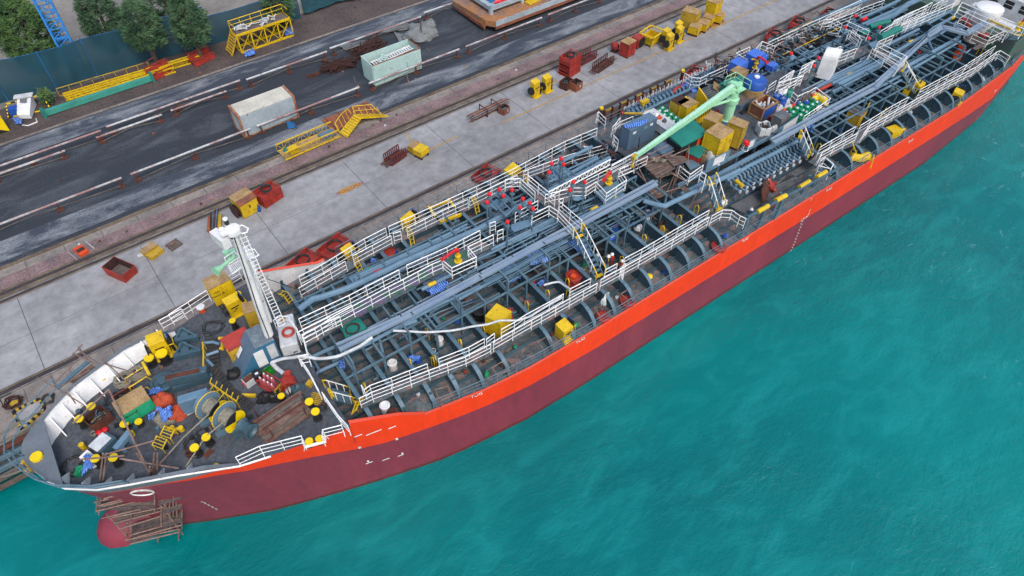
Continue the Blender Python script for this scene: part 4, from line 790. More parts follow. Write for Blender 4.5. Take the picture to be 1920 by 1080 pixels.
def winch_rail():
    m=MB(); P_=XL('x',[(565,290),(950,560)],FC+1.0); m.path(P_,.05,6)
    for i in range(6):
        c_=P_[0].lerp(P_[1],i/5); m.tube(c_,(c_.x,c_.y,FC),.03,5); m.tube(c_,c_+Vector((.25,.1,.25)),.03,5)
    for i in range(3): 
        c_=P_[0].lerp(P_[1],.15+i*.2); m.tube(c_,c_+Vector((-.9,-.5,-.1)),.035,5)
    m.build('lever_bar','yellow',W0)
winch_rail()
m=MB(); P_=XL('C',[(450,290),(460,420),(455,600)],FC+1.0); m.path(P_,.05,6)
for v_ in P_+[P_[0].lerp(P_[1],.5),P_[1].lerp(P_[2],.5)]: m.tube(v_,(v_.x,v_.y,FC),.03,5); m.tube(v_,v_+Vector((0,-.2,.2)),.03,5)
m.build('lever_bar','yellow',W0)
# second winch, bow side: dark frames
W1=thing('windlass',None,None,(0,0,0)); W1.parent=SHIP
for (x0,y0),(x1,y1) in (((160,290),(410,240)),((150,455),(440,385)),((140,790),(560,650))):
    a_=X('C',x0,y0,FC+.25); b_=X('C',x1,y1,FC+.25); m=MB(); m.beam(a_,b_,.3,.45); c_=a_.lerp(b_,.45); m.beam(a_,c_+Vector((.1,.65,.5)),.12,.2); m.beam(b_,c_+Vector((.1,.65,.5)),.12,.2); m.beam(c_,c_+Vector((.1,.9,.1)),.5,.3); m.build('bed_frame','pipe_dark',W1)
m=MB(); c_=X('C',290,650,FC+.9); d_=(X('C',430,620,FC+.9)-X('C',150,680,FC+.9)).normalized(); m.k=0; m.beam(c_-d_*1.2,c_+d_*1.2,.5,.6); m.k=1; m.beam(c_-d_*1.2+Vector((0,0,.31)),c_+d_*.8+Vector((0,0,.31)),.32,.04); m.build('chain_box',['pipe_dark','rust'],W1)
m=MB(); c_=X('C',20,690,FC+.5); m.lathe((c_.x,c_.y,FC),[(.75,0),(.75,.35),(.6,.4),(.55,.3),(.3,.3),(.3,.5),(.1,.5)],20); m.build('gypsy_wheel','pipe_dark',W1,smooth=True)
for k,pts,z_ in (('C',[(460,300),(560,290),(630,310)],.7),('C',[(490,430),(620,385)],.8),('C',[(500,480),(560,540)],.6),('C',[(620,250),(660,250),(660,360),(630,360)],.8)):
    m=MB(); m.path(XL(k,pts,FC+z_),.1,7); m.build('lever','yellow' if pts[0][0]==620 else 'pipe_blue',W1)
# mooring ropes leading forward
for nm,pts in (('rope',[('x',640,660,7.9),('x',190,1075,6.9),('E',0,840,6.9)]),('rope',[('x',870,770,7.9),('x',500,1075,7),('E',270,880,6.8)])):
    m=MB(); m.path([X(*v_) for v_ in pts],.05,5); m.build('mooring_rope','rope',SHIP)
# hull numbers and marks on the near side
def hside(a_,z_,off=.03):
    p0=Vector(hp(a_,z_,-1)); p1=Vector(hp(a_+.2,z_,-1)); up=Vector(hp(a_,z_+.2,-1))-p0; d=(p1-p0).normalized(); n_=d.cross(up.normalized()); n_=n_ if n_.y<0 else -n_; return p0+n_*off,d,up.normalized(),n_
def mark(a_,z_,w_,h_,nm='hull_mark'):
    m=MB(); p_,d,u_,n_=hside(a_,z_); m.face([p_-d*w_/2-u_*h_/2,p_+d*w_/2-u_*h_/2,p_+d*w_/2+u_*h_/2,p_-d*w_/2+u_*h_/2]); return m.build(nm,'white',SHIP)
def htext(body,a_,z_,size,rot=0,sp=1):
    p_,d,u_,n_=hside(a_,z_,.05); o=text('hull_lettering',body,size,'white',SHIP,p_,(0,0,0)); o.rotation_euler=Matrix((d,u_,-n_ if d.cross(u_).dot(n_)<0 else n_)).transposed().to_euler(); return o
def at(px_,py_):
    "station and height on the near hull side seen at a photograph point"
    best=None
    for zi in range(0,100):
        z_=-2.6+zi*.09; v_=s(px_,py_,z_); e=abs(v_.y-hp(v_.x,z_,-1)[1])
        if z_<=ztop(v_.x) and (best is None or e<best[0]): best=(e,v_.x,z_)
    return best[1],best[2]
for (x_,y_,w_,h_) in ((665,844,.16,.3),(737,826,.16,.3),(676,877,.45,.12),(674,873,.12,.3),(709,869,.5,.12),(739,861,.4,.12),(743,857,.12,.3),(697,812,1.0,.12),(667,818,.5,.12),(733,802,.5,.12),(1875,181,.1,.6),(1850,198,.1,.6),(1832,222,.1,.5),(1892,156,.9,.25),(1866,170,.4,.25)): a_,z_=at(x_,y_); mark(a_,z_,w_,h_)
for i in range(22):
    t_=i/21; a_,z_=at(lerp(1505,1483,t_),lerp(413,471,t_)); mark(a_+(.08 if i%2 else -.08),z_,.14,.09,'draft_mark')
for i in range(5): t_=i/4; a_,z_=at(lerp(1519,1513,t_),lerp(393,406,t_)); mark(a_,z_,.14,.12,'draft_mark')
for i in range(9): t_=i/8; a_,z_=at(lerp(341,358,t_),lerp(961,982,t_)); mark(a_+.05*(i%2),z_,.14,.1,'draft_mark')
for x_,y_,b_ in ((1506,410,'S P.S'),(1086,636,'TUG'),(1395,449,'TUG'),(1553,355,'TUG'),(1520,374,'T'),(890,736,'TUG'),(1706,264,'TUG')): a_,z_=at(x_,y_); htext(b_,a_,z_,.42)
a_,z_=at(252,930); p_,d,u_,n_=hside(a_,z_,.06); m=MB(); m.path([p_+d*math.cos(t)*.55+u_*math.sin(t)*.55 for t in [i*PI/9 for i in range(18)]],.05,4,closed=True); m.build('thruster_ring','white',SHIP)
# ---------------- loose things: shared builders ----------------
def base(k,x,y,z0,H):
    "point on the floor z0 below the top centre seen at (x, y) of view k"
    v_=XW(k,x,y,z0+H); return Vector((v_.x,v_.y,z0))
CR.update(cb=(430,330,10.8),sc=(620,320,13.65),ft=(0,170,12),bg=(830,0,6.857),md=(600,500,4.853))
def coil(par,c_,r,turns,tr,mt,nm='coil',jit=.06,sd=1,flat=False):
    rr=random.Random(sd); P=[]; N=int(turns*14)
    for i in range(N):
        t=2*PI*i/14; q_=r*(1-.25*rr.random()*jit*6)*(1-.3*(i/N if flat else 0)); P.append((c_[0]+math.cos(t)*q_+rr.uniform(-jit,jit)*.5,c_[1]+math.sin(t)*q_+rr.uniform(-jit,jit)*.5,c_[2]+(tr+tr*1.5*i/14*(.25 if flat else 1))))
    m=MB(); m.path(P,tr,5); return m.build(nm,mt,par)
def cabinet(label,k,x,y,z0,L,W,H,rz=0,mb='yellow_old',mt='rust_top',name='storage_box',cat='storage box',group=None,doors=2,legs=.12,overhang=.03,letters=None,ship=True,slant=0):
    b_=base(k,x,y,z0,H); t=thing(name,label,cat,b_,rz+(SY if ship else 0),group)
    m=MB(); m.prism([(-L/2,-W/2),(L/2,-W/2),(L/2,W/2),(-L/2,W/2)],legs,[H-.05-slant,H-.05-slant,H-.05,H-.05])
    for sx in (-1,1): m.box(sx*L/2*.999,-W/2,legs,.07,.07,H-legs-.06); m.box(sx*L/2*.999,W/2,legs,.07,.07,H-legs-.06)
    m.build('body',mb,t,bev=.02)
    m=MB(); e=overhang; m.prism([(-L/2-e,-W/2-e),(L/2+e,-W/2-e),(L/2+e,W/2+e),(-L/2-e,W/2+e)],[H-.05-slant,H-.05-slant,H-.05,H-.05],[H-slant,H-slant,H,H]); m.build('lid',mt,t)
    for i in range(doors):
        dw=L/doors; m=MB(); x0=-L/2+dw*i+dw/2; m.box(x0,-W/2-.02,legs+.1,dw-.1,.03,H-legs-.3-slant); m.box(x0+dw*.3,-W/2-.05,H*.5,.05,.05,.18); m.build('door',mb,t)
    m=MB(); 
    for sx in (-.4,.4): m.box(sx*L,0,0,.14,W,legs)
    m.build('skid','rust_dark',t)
    if letters:
        for i,tx in enumerate(letters): o=text('stencil',tx,.24,'black',t,(-L/4,-W/2-.045,H*.72-.3*i),(PI/2,0,0))
    return t
def openbin(label,k,x,y,z0,L,W,H,rz=0,mo='red',mi='rust_dark',name='skip_bin',cat='skip',flare=.0,fill='rust_top',ship=True,group=None,fillh=.12,bits=0):
    b_=base(k,x,y,z0,H); t=thing(name,label,cat,b_,rz+(SY if ship else 0),group); a,c_=L/2,W/2; th=.04
    m=MB(); lo=[(-a+flare,-c_),(a-flare,-c_),(a-flare,c_),(-a+flare,c_)]; hi=[(-a,-c_),(a,-c_),(a,c_),(-a,c_)]
    for i in range(4):
        j=(i+1)%4; m.k=0; m.face([(*lo[i],0),(*lo[j],0),(*hi[j],H),(*hi[i],H)])
        s1=1-th/a; s2=1-th/c_
        f_=lambda p_:(p_[0]*s1,p_[1]*s2); m.k=1; m.face([(*f_(lo[i]),.03),(*f_(lo[j]),.03),(*f_(hi[j]),H),(*f_(hi[i]),H)])
        m.k=0; m.face([(*hi[i],H),(*hi[j],H),(*f_(hi[j]),H),(*f_(hi[i]),H)])
    m.build('shell',[mo,mi],t)
    m=MB(); m.box(0,0,.02,L-2*flare-.1,W-.1,fillh); m.build('floor_layer',fill,t)
    if bits:
        rr=random.Random(bits)
        m=MB()
        for i in range(26):
            c0=Vector((rr.uniform(-a*.75,a*.75),rr.uniform(-c_*.75,c_*.75),rr.uniform(fillh+.05,H*.85))); d=Vector((rr.uniform(-1,1),rr.uniform(-1,1),rr.uniform(-.2,.2)))*.25; m.k=i%3; m.tube(c0-d,c0+d,.035,5)
        m.build('scrap_filling',['rust_dark','black','steel_blue'],t)
    return t
def cradle(label,k,x,y,z0,n,L=1.9,W=1.3,rz=0,cable=True,ship=False,group='red cable cradles',mt='red',h1=.62):
    H=n*h1; b_=base(k,x,y,z0,H); t=thing('cable_cradle',label,'cable cradle',b_,rz+(SY if ship else 0),group)
    for i in range(n):
        m=MB(); z=i*h1
        for zz in (z+.08,z+h1*.5,z+h1-.06):
            for p_,e in (((-L/2,-W/2),(L/2,-W/2)),((L/2,-W/2),(L/2,W/2)),((L/2,W/2),(-L/2,W/2)),((-L/2,W/2),(-L/2,-W/2))): m.beam((*p_,zz),(*e,zz),.07,.07)
        for ax_ in (-1,-.33,.33,1):
            for ay in (-1,1): m.beam((ax_*L/2,ay*W/2,z),(ax_*L/2,ay*W/2,z+h1),.08,.08)
        for ax_ in (-.66,0,.66): m.box(ax_*L/2,-W/2+.0,z+.12,L*.26,.03,h1*.62); m.box(ax_*L/2,W/2,z+.12,L*.26,.03,h1*.62)
        m.box(0,0,z+.1,L*.95,W*.92,.05); m.build('frame',mt,t)
    if cable: coil(t,(-.05,0,H-.12),W*.38,5,.035,'hose','cable_coil',.06,int(x))
    m=MB(); m.path([(-L/2-.05,-W/2,H),(-L/2-.25,0,H+.1),(-L/2-.05,W/2,H)],.03,5); m.build('lifting_loop',mt,t); return t
def weldset(label,k,x,y,z0,rz=0,ship=False,H=1.9,group='yellow welding sets',L=.95,W=.6,reel=True,mt='yellow'):
    b_=base(k,x,y,z0,H); t=thing('welding_set',label,'welding set',b_,rz+(SY if ship else 0),group)
    m=MB(); m.prism([(-L/2,-W/2),(L/2,-W/2),(L/2,W/2),(-L/2,W/2)],.08,[H*.9,H*.9,H,H]); m.box(0,-W*.62,.0,L,.3,.1); m.build('cabinet',mt,t,bev=.03)
    m=MB(); m.box(0,-W/2-.015,H*.55,L*.55,.02,.1); m.box(.05,-W/2-.015,H*.42,L*.2,.02,.08); m.build('stencil','black',t)
    if reel:
        m=MB(); m.lathe((-L/2-.02,0,H*.45),[(.42,0),(.42,.05),(.22,.06),(.22,.2),(.42,.21),(.42,.25),(.1,.26)],18,(-1,0,0)); m.build('hose_reel','hose',t)
    for i in (-1,0,1):
        m=MB(); m.k=0; m.lathe((L/2+.18,i*.2,.1),[(.1,0),(.1,1.15),(.05,1.28),(.05,1.38)],9); m.k=1; m.cyl((L/2+.18,i*.2,1.48),.04,.1,6); m.build('gas_cylinder',['black','blue'],t,smooth=True)
    m=MB(); m.path([(L/2,-.36,.9),(L/2+.33,-.36,.9),(L/2+.33,.36,.9),(L/2,.36,.9)],.03,5); m.tube((L/2+.33,-.36,0),(L/2+.33,-.36,.93),.03,5); m.box(L/2+.16,0,.0,.36,.75,.1); m.build('cylinder_rack',mt,t); return t
def drape(name,label,k,P4,zs,mt='tarp_blue',cat='tarpaulin',group=None,amp=.12,sd=1,nu=16,nv=12,fr=2.2):
    "crumpled sheet over four corner points (view points with heights)"
    pts=[XW(k,a_,b_,z_) for (a_,b_),z_ in zip(P4,zs)]; c_=sum(pts,Vector())/4; c_=Vector((c_.x,c_.y,min(zs)))
    o=Vector((sd*7.3,sd*3.1,0))
    def fn(u,v):
        p_=pts[0].lerp(pts[1],u).lerp(pts[3].lerp(pts[2],u),v)-c_
        n1=mnoise.noise(Vector((u*fr,v*fr,0))*2+o); n2=mnoise.noise(Vector((u,v,0))*fr*5+o); ed=mnoise.noise(Vector((u*3,v*3,5))+o)
        return p_+Vector((ed*.25*(1 if abs(u-.5)>.4 or abs(v-.5)>.4 else .2),ed*.18,amp*(n1*1.2+n2*.5)+amp))
    m=MB(); m.grid(fn,nu,nv); ob=m.build(name,mt,None,smooth=True,sol=.012); ob.location=c_; return tag(ob,label,cat,group)
def heap(name,label,cat,c_,rx,ry,h,mt,sd=1,group=None,rough_=.35,n=16):
    "a crumpled bundle resting on its base"
    o=Vector((sd*5.1,sd*2.7,0)); m=MB()
    def fn(u,v):
        t=2*PI*u; ph=v*PI/2; k=1+rough_*mnoise.noise(Vector((math.cos(t)*1.5,math.sin(t)*1.5,v*2))+o)+.4*rough_*mnoise.noise(Vector((math.cos(t)*5,math.sin(t)*5,v*6))+o)
        return Vector((math.cos(t)*math.cos(ph)*rx*k,math.sin(t)*math.cos(ph)*ry*k,math.sin(ph)*h*k))
    m.grid(fn,n,8); ob=m.build(name,mt,None,smooth=True); ob.location=c_; return tag(ob,label,cat,group)
def drumob(label,k,x,y,z0,mt,rim='white',group=None,H=.88,r=.29,name='drum',cat='drum'):
    b_=base(k,x,y,z0,H); t=thing(name,label,cat,b_,0,group)
    m=MB(); m.lathe((0,0,0),[(r,0),(r,H*.31),(r*1.04,H*.33),(r,H*.35),(r,H*.64),(r*1.04,H*.66),(r,H*.68),(r,H),(r*.95,H),(r*.93,H-.03)],16); m.build('barrel',mt,t,smooth=True)
    m=MB(); m.box(0,.0,H-.028,r*.8,r*.55,.012,.4); m.cyl((r*.55,r*.3,H-.03),.03,.03,8); m.build('lid_label',rim,t); return t
def person(label,k,x,y,z0,yaw,cl='cloth_blue',pose='stand',group=None):
    b_=base(k,x,y,z0,1.62 if pose=='stand' else 1.2); t=thing('person',label,'person',b_,yaw,group)
    me=bpy.data.meshes.new('body'); bn=0 if pose=='stand' else .45
    hz=.92-bn*.75; sh=hz+.5; fx=bn*.55
    V=[(0,0,hz),(fx*.4,0,hz+.25),(fx,0,sh),(fx*1.1,0,sh+.1),(.02+bn*.5,.1,.5-bn*.1),(-.02,.11,.06),(.12,.11,.03),(.02+bn*.5,-.1,.5-bn*.1),(-.02,-.11,.06),(.12,-.11,.03),(fx,.19,sh),(fx+.08,.25,sh-.28),(fx+.3,.2,sh-.42),(fx,-.19,sh),(fx+.08,-.25,sh-.28),(fx+.3,-.2,sh-.42),(0,.09,hz-.03),(0,-.09,hz-.03)]
    Ed=[(0,1),(1,2),(2,3),(0,16),(16,4),(4,5),(5,6),(0,17),(17,7),(7,8),(8,9),(2,10),(10,11),(11,12),(2,13),(13,14),(14,15)]
    me.from_pydata(V,Ed,[]); me.materials.append(MATS[cl]); o=bpy.data.objects.new('body',me); C.objects.link(o); o.parent=t
    md=o.modifiers.new('skin','SKIN'); RR=[.14,.14,.13,.06,.075,.05,.045,.075,.05,.045,.065,.05,.04,.065,.05,.04,.09,.09]
    for v_,r_ in zip(me.skin_vertices[0].data,RR): v_.radius=(r_,r_)
    me.skin_vertices[0].data[0].use_root=True; s2=o.modifiers.new('sub','SUBSURF'); s2.levels=1; s2.render_levels=1
    hx=fx*1.15+.02; hzz=sh+.2
    m=MB(); m.lathe((hx,0,hzz-.12),[(.05,0),(.085,.05),(.1,.12),(.085,.2),(.04,.23)],10); m.lathe((hx+.1,0,hzz-.02),[(.015,0),(.01,.03)],5,(1,0,0)); m.build('head','skin',t,smooth=True)
    m=MB(); m.lathe((hx,0,hzz+.02),[(.15,0),(.125,.02),(.12,.07),(.08,.12),(.02,.14)],12); m.box(hx+.12,0,hzz+.02,.1,.14,.015); m.build('helmet','helmet',t,smooth=True)
    return t
# ---------------- loose things on the forecastle ----------------
cabinet('large yellow steel box with black stencilled letters by the quayside rail of the foredeck','B',595,700,FC,1.45,1.1,1.9,.05,'yellow','rust_top',letters=['MAL','MARINE'],doors=2)
weldset('yellow welding set with black gas cylinders beside the stencilled yellow box on the foredeck','B',740,900,FC,.1,True,1.5)
cabinet('tilting yellow locker with a flaking tan roof tucked against the foot of the white mast','B',960,985,FC,1.0,.9,1.7,-.2,'yellow_old','rust_top',name='locker',cat='locker',doors=1)
weldset('dirty yellow welding set beside the white bow bulwark, two bollards below it','A',1630,520,FC,-.1,True,1.7,L=1.0,W=.8)
cabinet('red and ochre steel locker with a slanting red roof, left of the grey deckhouse','C',800,245,FC,1.6,1.0,1.5,.05,'yellow_old','red',name='locker',cat='locker',slant=.25,doors=1)
cabinet('bright green steel chest with a rusty brown lid on the bow deck','D',1385,120,FC,1.75,1.2,1.25,.12,'green_box','rust_top',name='chest',cat='chest',doors=2,letters=['MARINE'])
openbin('small rusty red bin full of scrap on the bow deck beside two yellow-capped bollards','D',1010,275,FC,1.2,1.0,.8,.35,'rust','rust_dark',name='scrap_bin',cat='scrap bin',bits=3)
openbin('red open tray behind the green chest on the bow deck','D',1310,55,FC,1.3,.7,.7,.15,'red','rust_dark',name='parts_tray',cat='tray',bits=4)
t=thing('tool_cabinet','open white cabinet with its lid folded out on the bow deck','cabinet',base('D',1080,545,FC,.9),.45+SY)
m=MB(); m.box(0,0,0,1.1,.8,.75); m.build('body','pipe_dark',t); m=MB(); m.box(-.1,.1,.8,1.0,.75,.05); m.build('lid','plastic_white',t)
m=MB(); m.hexa([(-1.3,-.3,.05),(-.75,-.5,.05),(-.75,.5,.6),(-1.3,.5,.6),(-1.3,-.3,.1),(-.75,-.5,.1),(-.75,.5,.65),(-1.3,.5,.65)]); m.build('door','white',t)
t=thing('control_box','grey-blue slanted control box on a stand between the white cabinet and the green chest','control box',base('D',1290,530,FC,.9),.6+SY)
m=MB(); m.box(0,0,.55,1.2,.35,.35,.0); m.box(-.3,0,0,.2,.3,.6); m.box(.3,0,0,.2,.3,.6); m.build('casing','pipe_blue',t,bev=.03)
for i,(k,x_,y_,rx,ry,lab) in enumerate((('D',1680,90,.75,.6,'larger orange net bundle of rope behind the green chest on the bow deck'),('D',1850,215,.65,.55,'orange net bundle half under a blue striped sheet, nearest the winch'))): heap('net_bundle',lab,'net bundle',base(k,x_,y_,FC,.6),rx,ry,.75,'foam_orange',i+3)
heap('rope_heap','grey rope heap under the blue striped sheet on the bow deck','rope heap',base('D',1750,280,FC,.3),.7,.6,.6,'rope',9)
drape('tarpaulin','blue striped sheet draped over the grey rope heap beside the orange nets','D',[(1660,200),(1820,190),(1830,290),(1740,370)],[7.2,7.3,7.1,6.6],sd=3)
drape('tarpaulin','small blue striped sheet lying right beside the green chest','D',[(1560,270),(1650,230),(1640,300),(1580,330)],[6.5,6.6,6.5,6.4],sd=5,amp=.08)
drape('tarpaulin','blue striped sheet spread at the bow beside two yellow-capped bollards','D',[(900,690),(960,680),(1000,830),(880,910)],[7.0,7.0,6.8,6.5],sd=4)
drape('tarpaulin','blue striped scrap of sheet behind the orange net bundles','D',[(1580,10),(1700,-20),(1720,40),(1590,60)],[6.8,6.8,6.6,6.6],sd=8,amp=.1)
b_=base('D',830,840,FC,.4); t=tag(heap('sack','x','sack',b_,.4,.3,.4,'green',6),'green sack beside the blue striped sheet near the bow tip','sack')
for i,(x_,y_) in enumerate(((1045,450),(1105,420))):
    c_=base('D',x_,y_,FC,.25); m=MB(); m.lathe((0,0,0),[(.16,0),(.18,.06),(.18,.22),(.12,.28)],12); o=m.build('red_pot','red_bright',None,smooth=True); o.location=c_; tag(o,'%s small red pot on the bow deck below the scrap bin'%('left','right')[i],'pot','small red pots below the scrap bin')
c_=base('D',990,462,FC,.12); t=thing('small_coil','x','coil',c_); tag(t,'small pale coil beside the red pots on the bow deck','coil'); coil(t,(0,0,0),.16,3,.03,'rope')
for i,(k,x_,y_,r_,lab) in enumerate((('A',1300,960,.62,'pale mooring rope coil, the larger left one by the bow bulwark'),('A',1460,885,.58,'pale mooring rope coil beside the yellow guard frame'))):
    t=thing('rope_coil',lab,'rope coil',base(k,x_,y_,FC,.3)); 
    for j in range(3): coil(t,(0,0,.1*j),r_*(1-.15*j),3,.05,'rope','rope_layer',.12,i*5+j)
for i,(k,x_,y_,r_,mt,lab) in enumerate((('D',1190,100,.5,'hose','loose black hose ring near the red scrap bin'),('D',760,810,.75,'hose','black hose loops on the deck at the bow tip'),('E',330,640,.55,'hose','tangled hose rings round the yellow-capped bollards in front of the winch'),('C',560,140,.8,'hose','thin cable loops on the deck left of the red locker'),('E',1720,250,.35,'hose','dark hose scrap beside the aft pair of bollards'),('E',440,520,.4,'hose','hose ring just behind the foremost winch bollard'))):
    t=thing('hose_coil',lab,'hose',base(k,x_,y_,FC,.05)); coil(t,(0,0,0),r_,3,.028,mt,'loop',.22,i+11,True)
c_=base('E',305,730,FC,.25); m=MB(); m.lathe((0,0,0),[(.2,0),(.22,.3),(.14,.3),(.12,.05)],12); o=m.build('rusty_sleeve','rust',None); o.location=c_; tag(o,'short rusty pipe sleeve in front of the nearest bollard','pipe sleeve')
c_=base('E',515,730,FC,.04); m=MB(); m.box(0,0,0,.55,.35,.03,.3); o=m.build('rusty_plate','rust',None); o.location=c_; tag(o,'small rusty plate lying on the foredeck near the edge rail','plate')
t=thing('step_frame','yellow tubular step frame lying by the netted hatch on the bow deck','step frame',base('D',1740,520,FC,.5),.6+SY)
for j,(a_,b_) in enumerate(((-.6,-.1),(.1,.6))):
    m=MB()
    for y_ in (-.35,.35): m.path([(a_,y_,0),(a_,y_,.55),(b_,y_,.75),(b_,y_,.2)],.03,5)
    for i in range(4): t_=i/3; m.tube((lerp(a_,b_,t_),-.35,lerp(.55,.75,t_)),(lerp(a_,b_,t_),.35,lerp(.55,.75,t_)),.025,5)
    m.build('tube_frame','yellow',t)
t=thing('yellow_guard','yellow tubular guard frame over the rope coils by the bulwark','guard frame',base('A',1450,960,FC,.6),.1+SY)
m=MB(); m.path([(-.6,-.5,0),(-.6,-.5,.8),(.5,-.5,.9),(.7,-.4,.1)],.035,5); m.path([(-.6,.3,0),(-.6,.3,.8),(.6,.3,.9)],.035,5); m.beam((.7,-.5,.9),(.75,.6,1.0),.16,.16); m.build('frame','yellow',t)
m=MB(); m.path([(-.4,-.9,.4),(.2,-.9,.5),(.4,-1.3,.2),(.6,-.9,.1)],.03,5); m.build('lower_bar','yellow',t)
t=thing('valve_assembly','small yellow valve body lying between the blue sheet and the winch','valve',base('D',1840,400,FC,.5),-.4+SY)
m=MB(); m.tube((-.45,.1,.3),(.45,-.1,.3),.1,8); m.cyl((-.1,0,.0),.14,.55,10); m.cyl((.35,-.08,.15),.16,.3,10); m.build('body','yellow',t)
t=thing('plank_stack','stack of long rusty scaffold planks on the foredeck beside the near rail','plank stack',base('E',1270,290,FC,.8),.12+SY)
for z_ in range(3):
    for i in range(6-z_):
        m=MB(); m.box(R.uniform(-.12,.12),-.85+.31*i+z_*.12,.1+z_*.26,3.3-z_*.25,.27,.22); m.build('plank',['plank_red','plank','plank_red'][(i+z_)%3],t)
m=MB(); 
for x_ in (-1.1,1.1): m.box(x_,0,0,.12,2.1,.1); m.tube((x_,-.9,.1),(x_,-.9,1.1),.04,5); m.tube((x_,.9,.1),(x_,.9,1.15),.04,5)
m.tube((-1.4,-.5,.95),(1.4,-.5,.98),.04,5); m.tube((-1.3,.2,.98),(1.4,.15,.98),.04,5); m.build('rack','rust',t)
t=thing('bottle_trolley','red rack of pink gas bottles with a yellow end frame beside the grey deckhouse','gas bottle rack',base('C',1150,690,FC,.8),-1.15+SY)
m=MB(); m.box(0,0,0,1.5,.75,.08); 
for x_,y_ in ((-.72,-.36),(.72,-.36),(.72,.36),(-.72,.36)): m.box(x_,y_,0,.06,.06,.75)
for y_ in (-.36,.36): m.beam((-.75,y_,.72),(.75,y_,.72),.05,.06)
m.build('rack','red',t); m=MB(); m.box(.78,0,.1,.05,.8,.12); m.box(.78,0,.6,.05,.8,.14); 
for y_ in (-.37,0,.37): m.box(.78,y_,.1,.05,.1,.6)
m.build('end_frame','yellow_old',t)
mat('bottle_pink','#a85560',None,2,.3,.5)
for i in range(7): x_=-.55+.32*(i//2); y_=-.17+.34*(i%2); m=MB(); m.k=0; m.lathe((x_,y_,.08),[(.14,0),(.14,.6),(.07,.72)],10); m.k=1; m.cyl((x_,y_,.8),.05,.08,8); m.build('gas_bottle',['bottle_pink','white'],t,smooth=True)
t=thing('vent_trunk','dull red fan casing lying open on the foredeck, fed by the white air duct','fan',base('C',1360,660,FC,.8),-.6+SY)
m=MB(); m.lathe((-.1,0,.5),[(.25,-.3),(.48,0),(.5,.5),(.52,.55),(.42,.55),(.4,.1)],18,(.3,-1,-.1)); m.box(0,.1,.95,.35,.3,.22); m.build('casing','red',t,smooth=True)
m=MB(); m.path([(-.3,-.3,0),(.5,-.7,0),(.7,.3,0)],.03,5); m.build('skid','rust',t)
for i,(k,x_,y_,lab) in enumerate((('C',1440,760,'dark bundle of netting spilling from the red fan casing'),('C',1090,860,'black rubbish bag at the near end of the gas bottle rack'),('C',1200,850,'black rubbish bag behind the plank stack'),('C',770,600,'black bundle of hoses against the foot of the deckhouse'))): heap('bag',lab,'bag',base(k,x_,y_,FC,.35),.45,.4,.5,'black' if i else 'pipe_dark',i+20)
heap('bucket_heap','small white sack by the fan casing on the foredeck','sack',base('C',1360,790,FC,.2),.22,.2,.3,'plastic_white',31)
c_=base('C',935,680,FC,.5); t=thing('concrete_block','pale grey bin with rusty filling beside the deckhouse foot','bin',c_,.2+SY); m=MB(); m.box(0,0,0,.7,.5,.55); m.build('body','plastic_white',t); m=MB(); m.box(0,0,.55,.6,.4,.05); m.build('filling','rust',t)
c_=base('C',1020,620,FC,.7); t=thing('black_barrel','black barrel with a white label standing by the deckhouse','barrel',c_); m=MB(); m.lathe((0,0,0),[(.3,0),(.33,.35),(.3,.7),(.1,.74)],14); m.build('barrel','black',t,smooth=True); m=MB(); m.box(0,-.05,.735,.2,.14,.02); m.build('label','white',t)
t=thing('green_crate','bright green plastic crate beside the black barrel','crate',base('C',1130,590,FC,.4),.3+SY); m=MB(); m.k=0; m.box(0,0,0,.7,.45,.06); 
for a_,b_,c1,c2 in ((0,-.21,.7,.03),(0,.21,.7,.03),(-.34,0,.03,.45),(.34,0,.03,.45)): m.box(a_,b_,.06,c1,c2,.3)
mat('leaf_green','#1e8c2c',None,2,.4,.5); m.build('shell','leaf_green',t)
c_=base('C',880,710,FC,.4); m=MB(); m.lathe((0,0,0),[(.1,0),(.1,.35),(.04,.42)],9); o=m.build('extinguisher','red_bright',None,smooth=True); o.location=c_; tag(o,'red fire extinguisher at the corner of the pale bin','fire extinguisher')
c_=base('B',425,985,FC,.5); t=thing('paint_drum','white and orange tub standing alone by the quayside rail of the foredeck','tub',c_); m=MB(); m.k=1; m.lathe((0,0,0),[(.22,0),(.24,.35)],12); m.k=0; m.lathe((0,0,.35),[(.26,0),(.28,.12),(.05,.14)],12); m.build('tub',['white','orange'],t)
t=thing('life_ring','red and white life ring lying on the white tank beside the mast','life ring',base('C',1355,178,FC,1.25)); m=MB(); m.path([(math.cos(i*PI/8)*.34,math.sin(i*PI/8)*.34,1.2) for i in range(16)],.09,8,closed=True); m.build('ring','red',t,smooth=True)
t=thing('white_chest','white covered tank beside the mast, under the life ring','tank',base('C',1340,180,FC,1.1),-.3+SY); m=MB(); m.box(0,.2,0,1.1,2.6,1.05); m.build('body','plastic_white',t,bev=.08); m=MB(); m.cyl((-.1,1.0,1.05),.18,.3,12); m.build('filler_cap','rust_top',t)
t=thing('yellow_bar','short yellow bar lying on the foredeck below the slatted walkway','bar',base('C',930,850,FC,.2),-.65+SY); m=MB(); m.box(0,0,.05,.95,.18,.18); m.build('bar','yellow',t)
t=thing('chain_grate','yellow slotted grate lying behind the aft pair of bollards','grate',base('C',1650,890,FC,.05),.8+SY); m=MB()
for i in range(7): m.box(-.4+.13*i,R.uniform(-.1,.1),.02,.06,.8,.05)
m.box(0,0,.0,.9,.1,.03); m.build('bars','yellow_old',t)
t=thing('yellow_light','small yellow lamp housing fixed by the white break rail','lamp housing',base('C',1580,715,FC,.3),.5); m=MB(); m.box(0,0,0,.4,.35,.28); m.cyl((0,0,.28),.1,.08,10); m.build('housing','yellow_old',t)
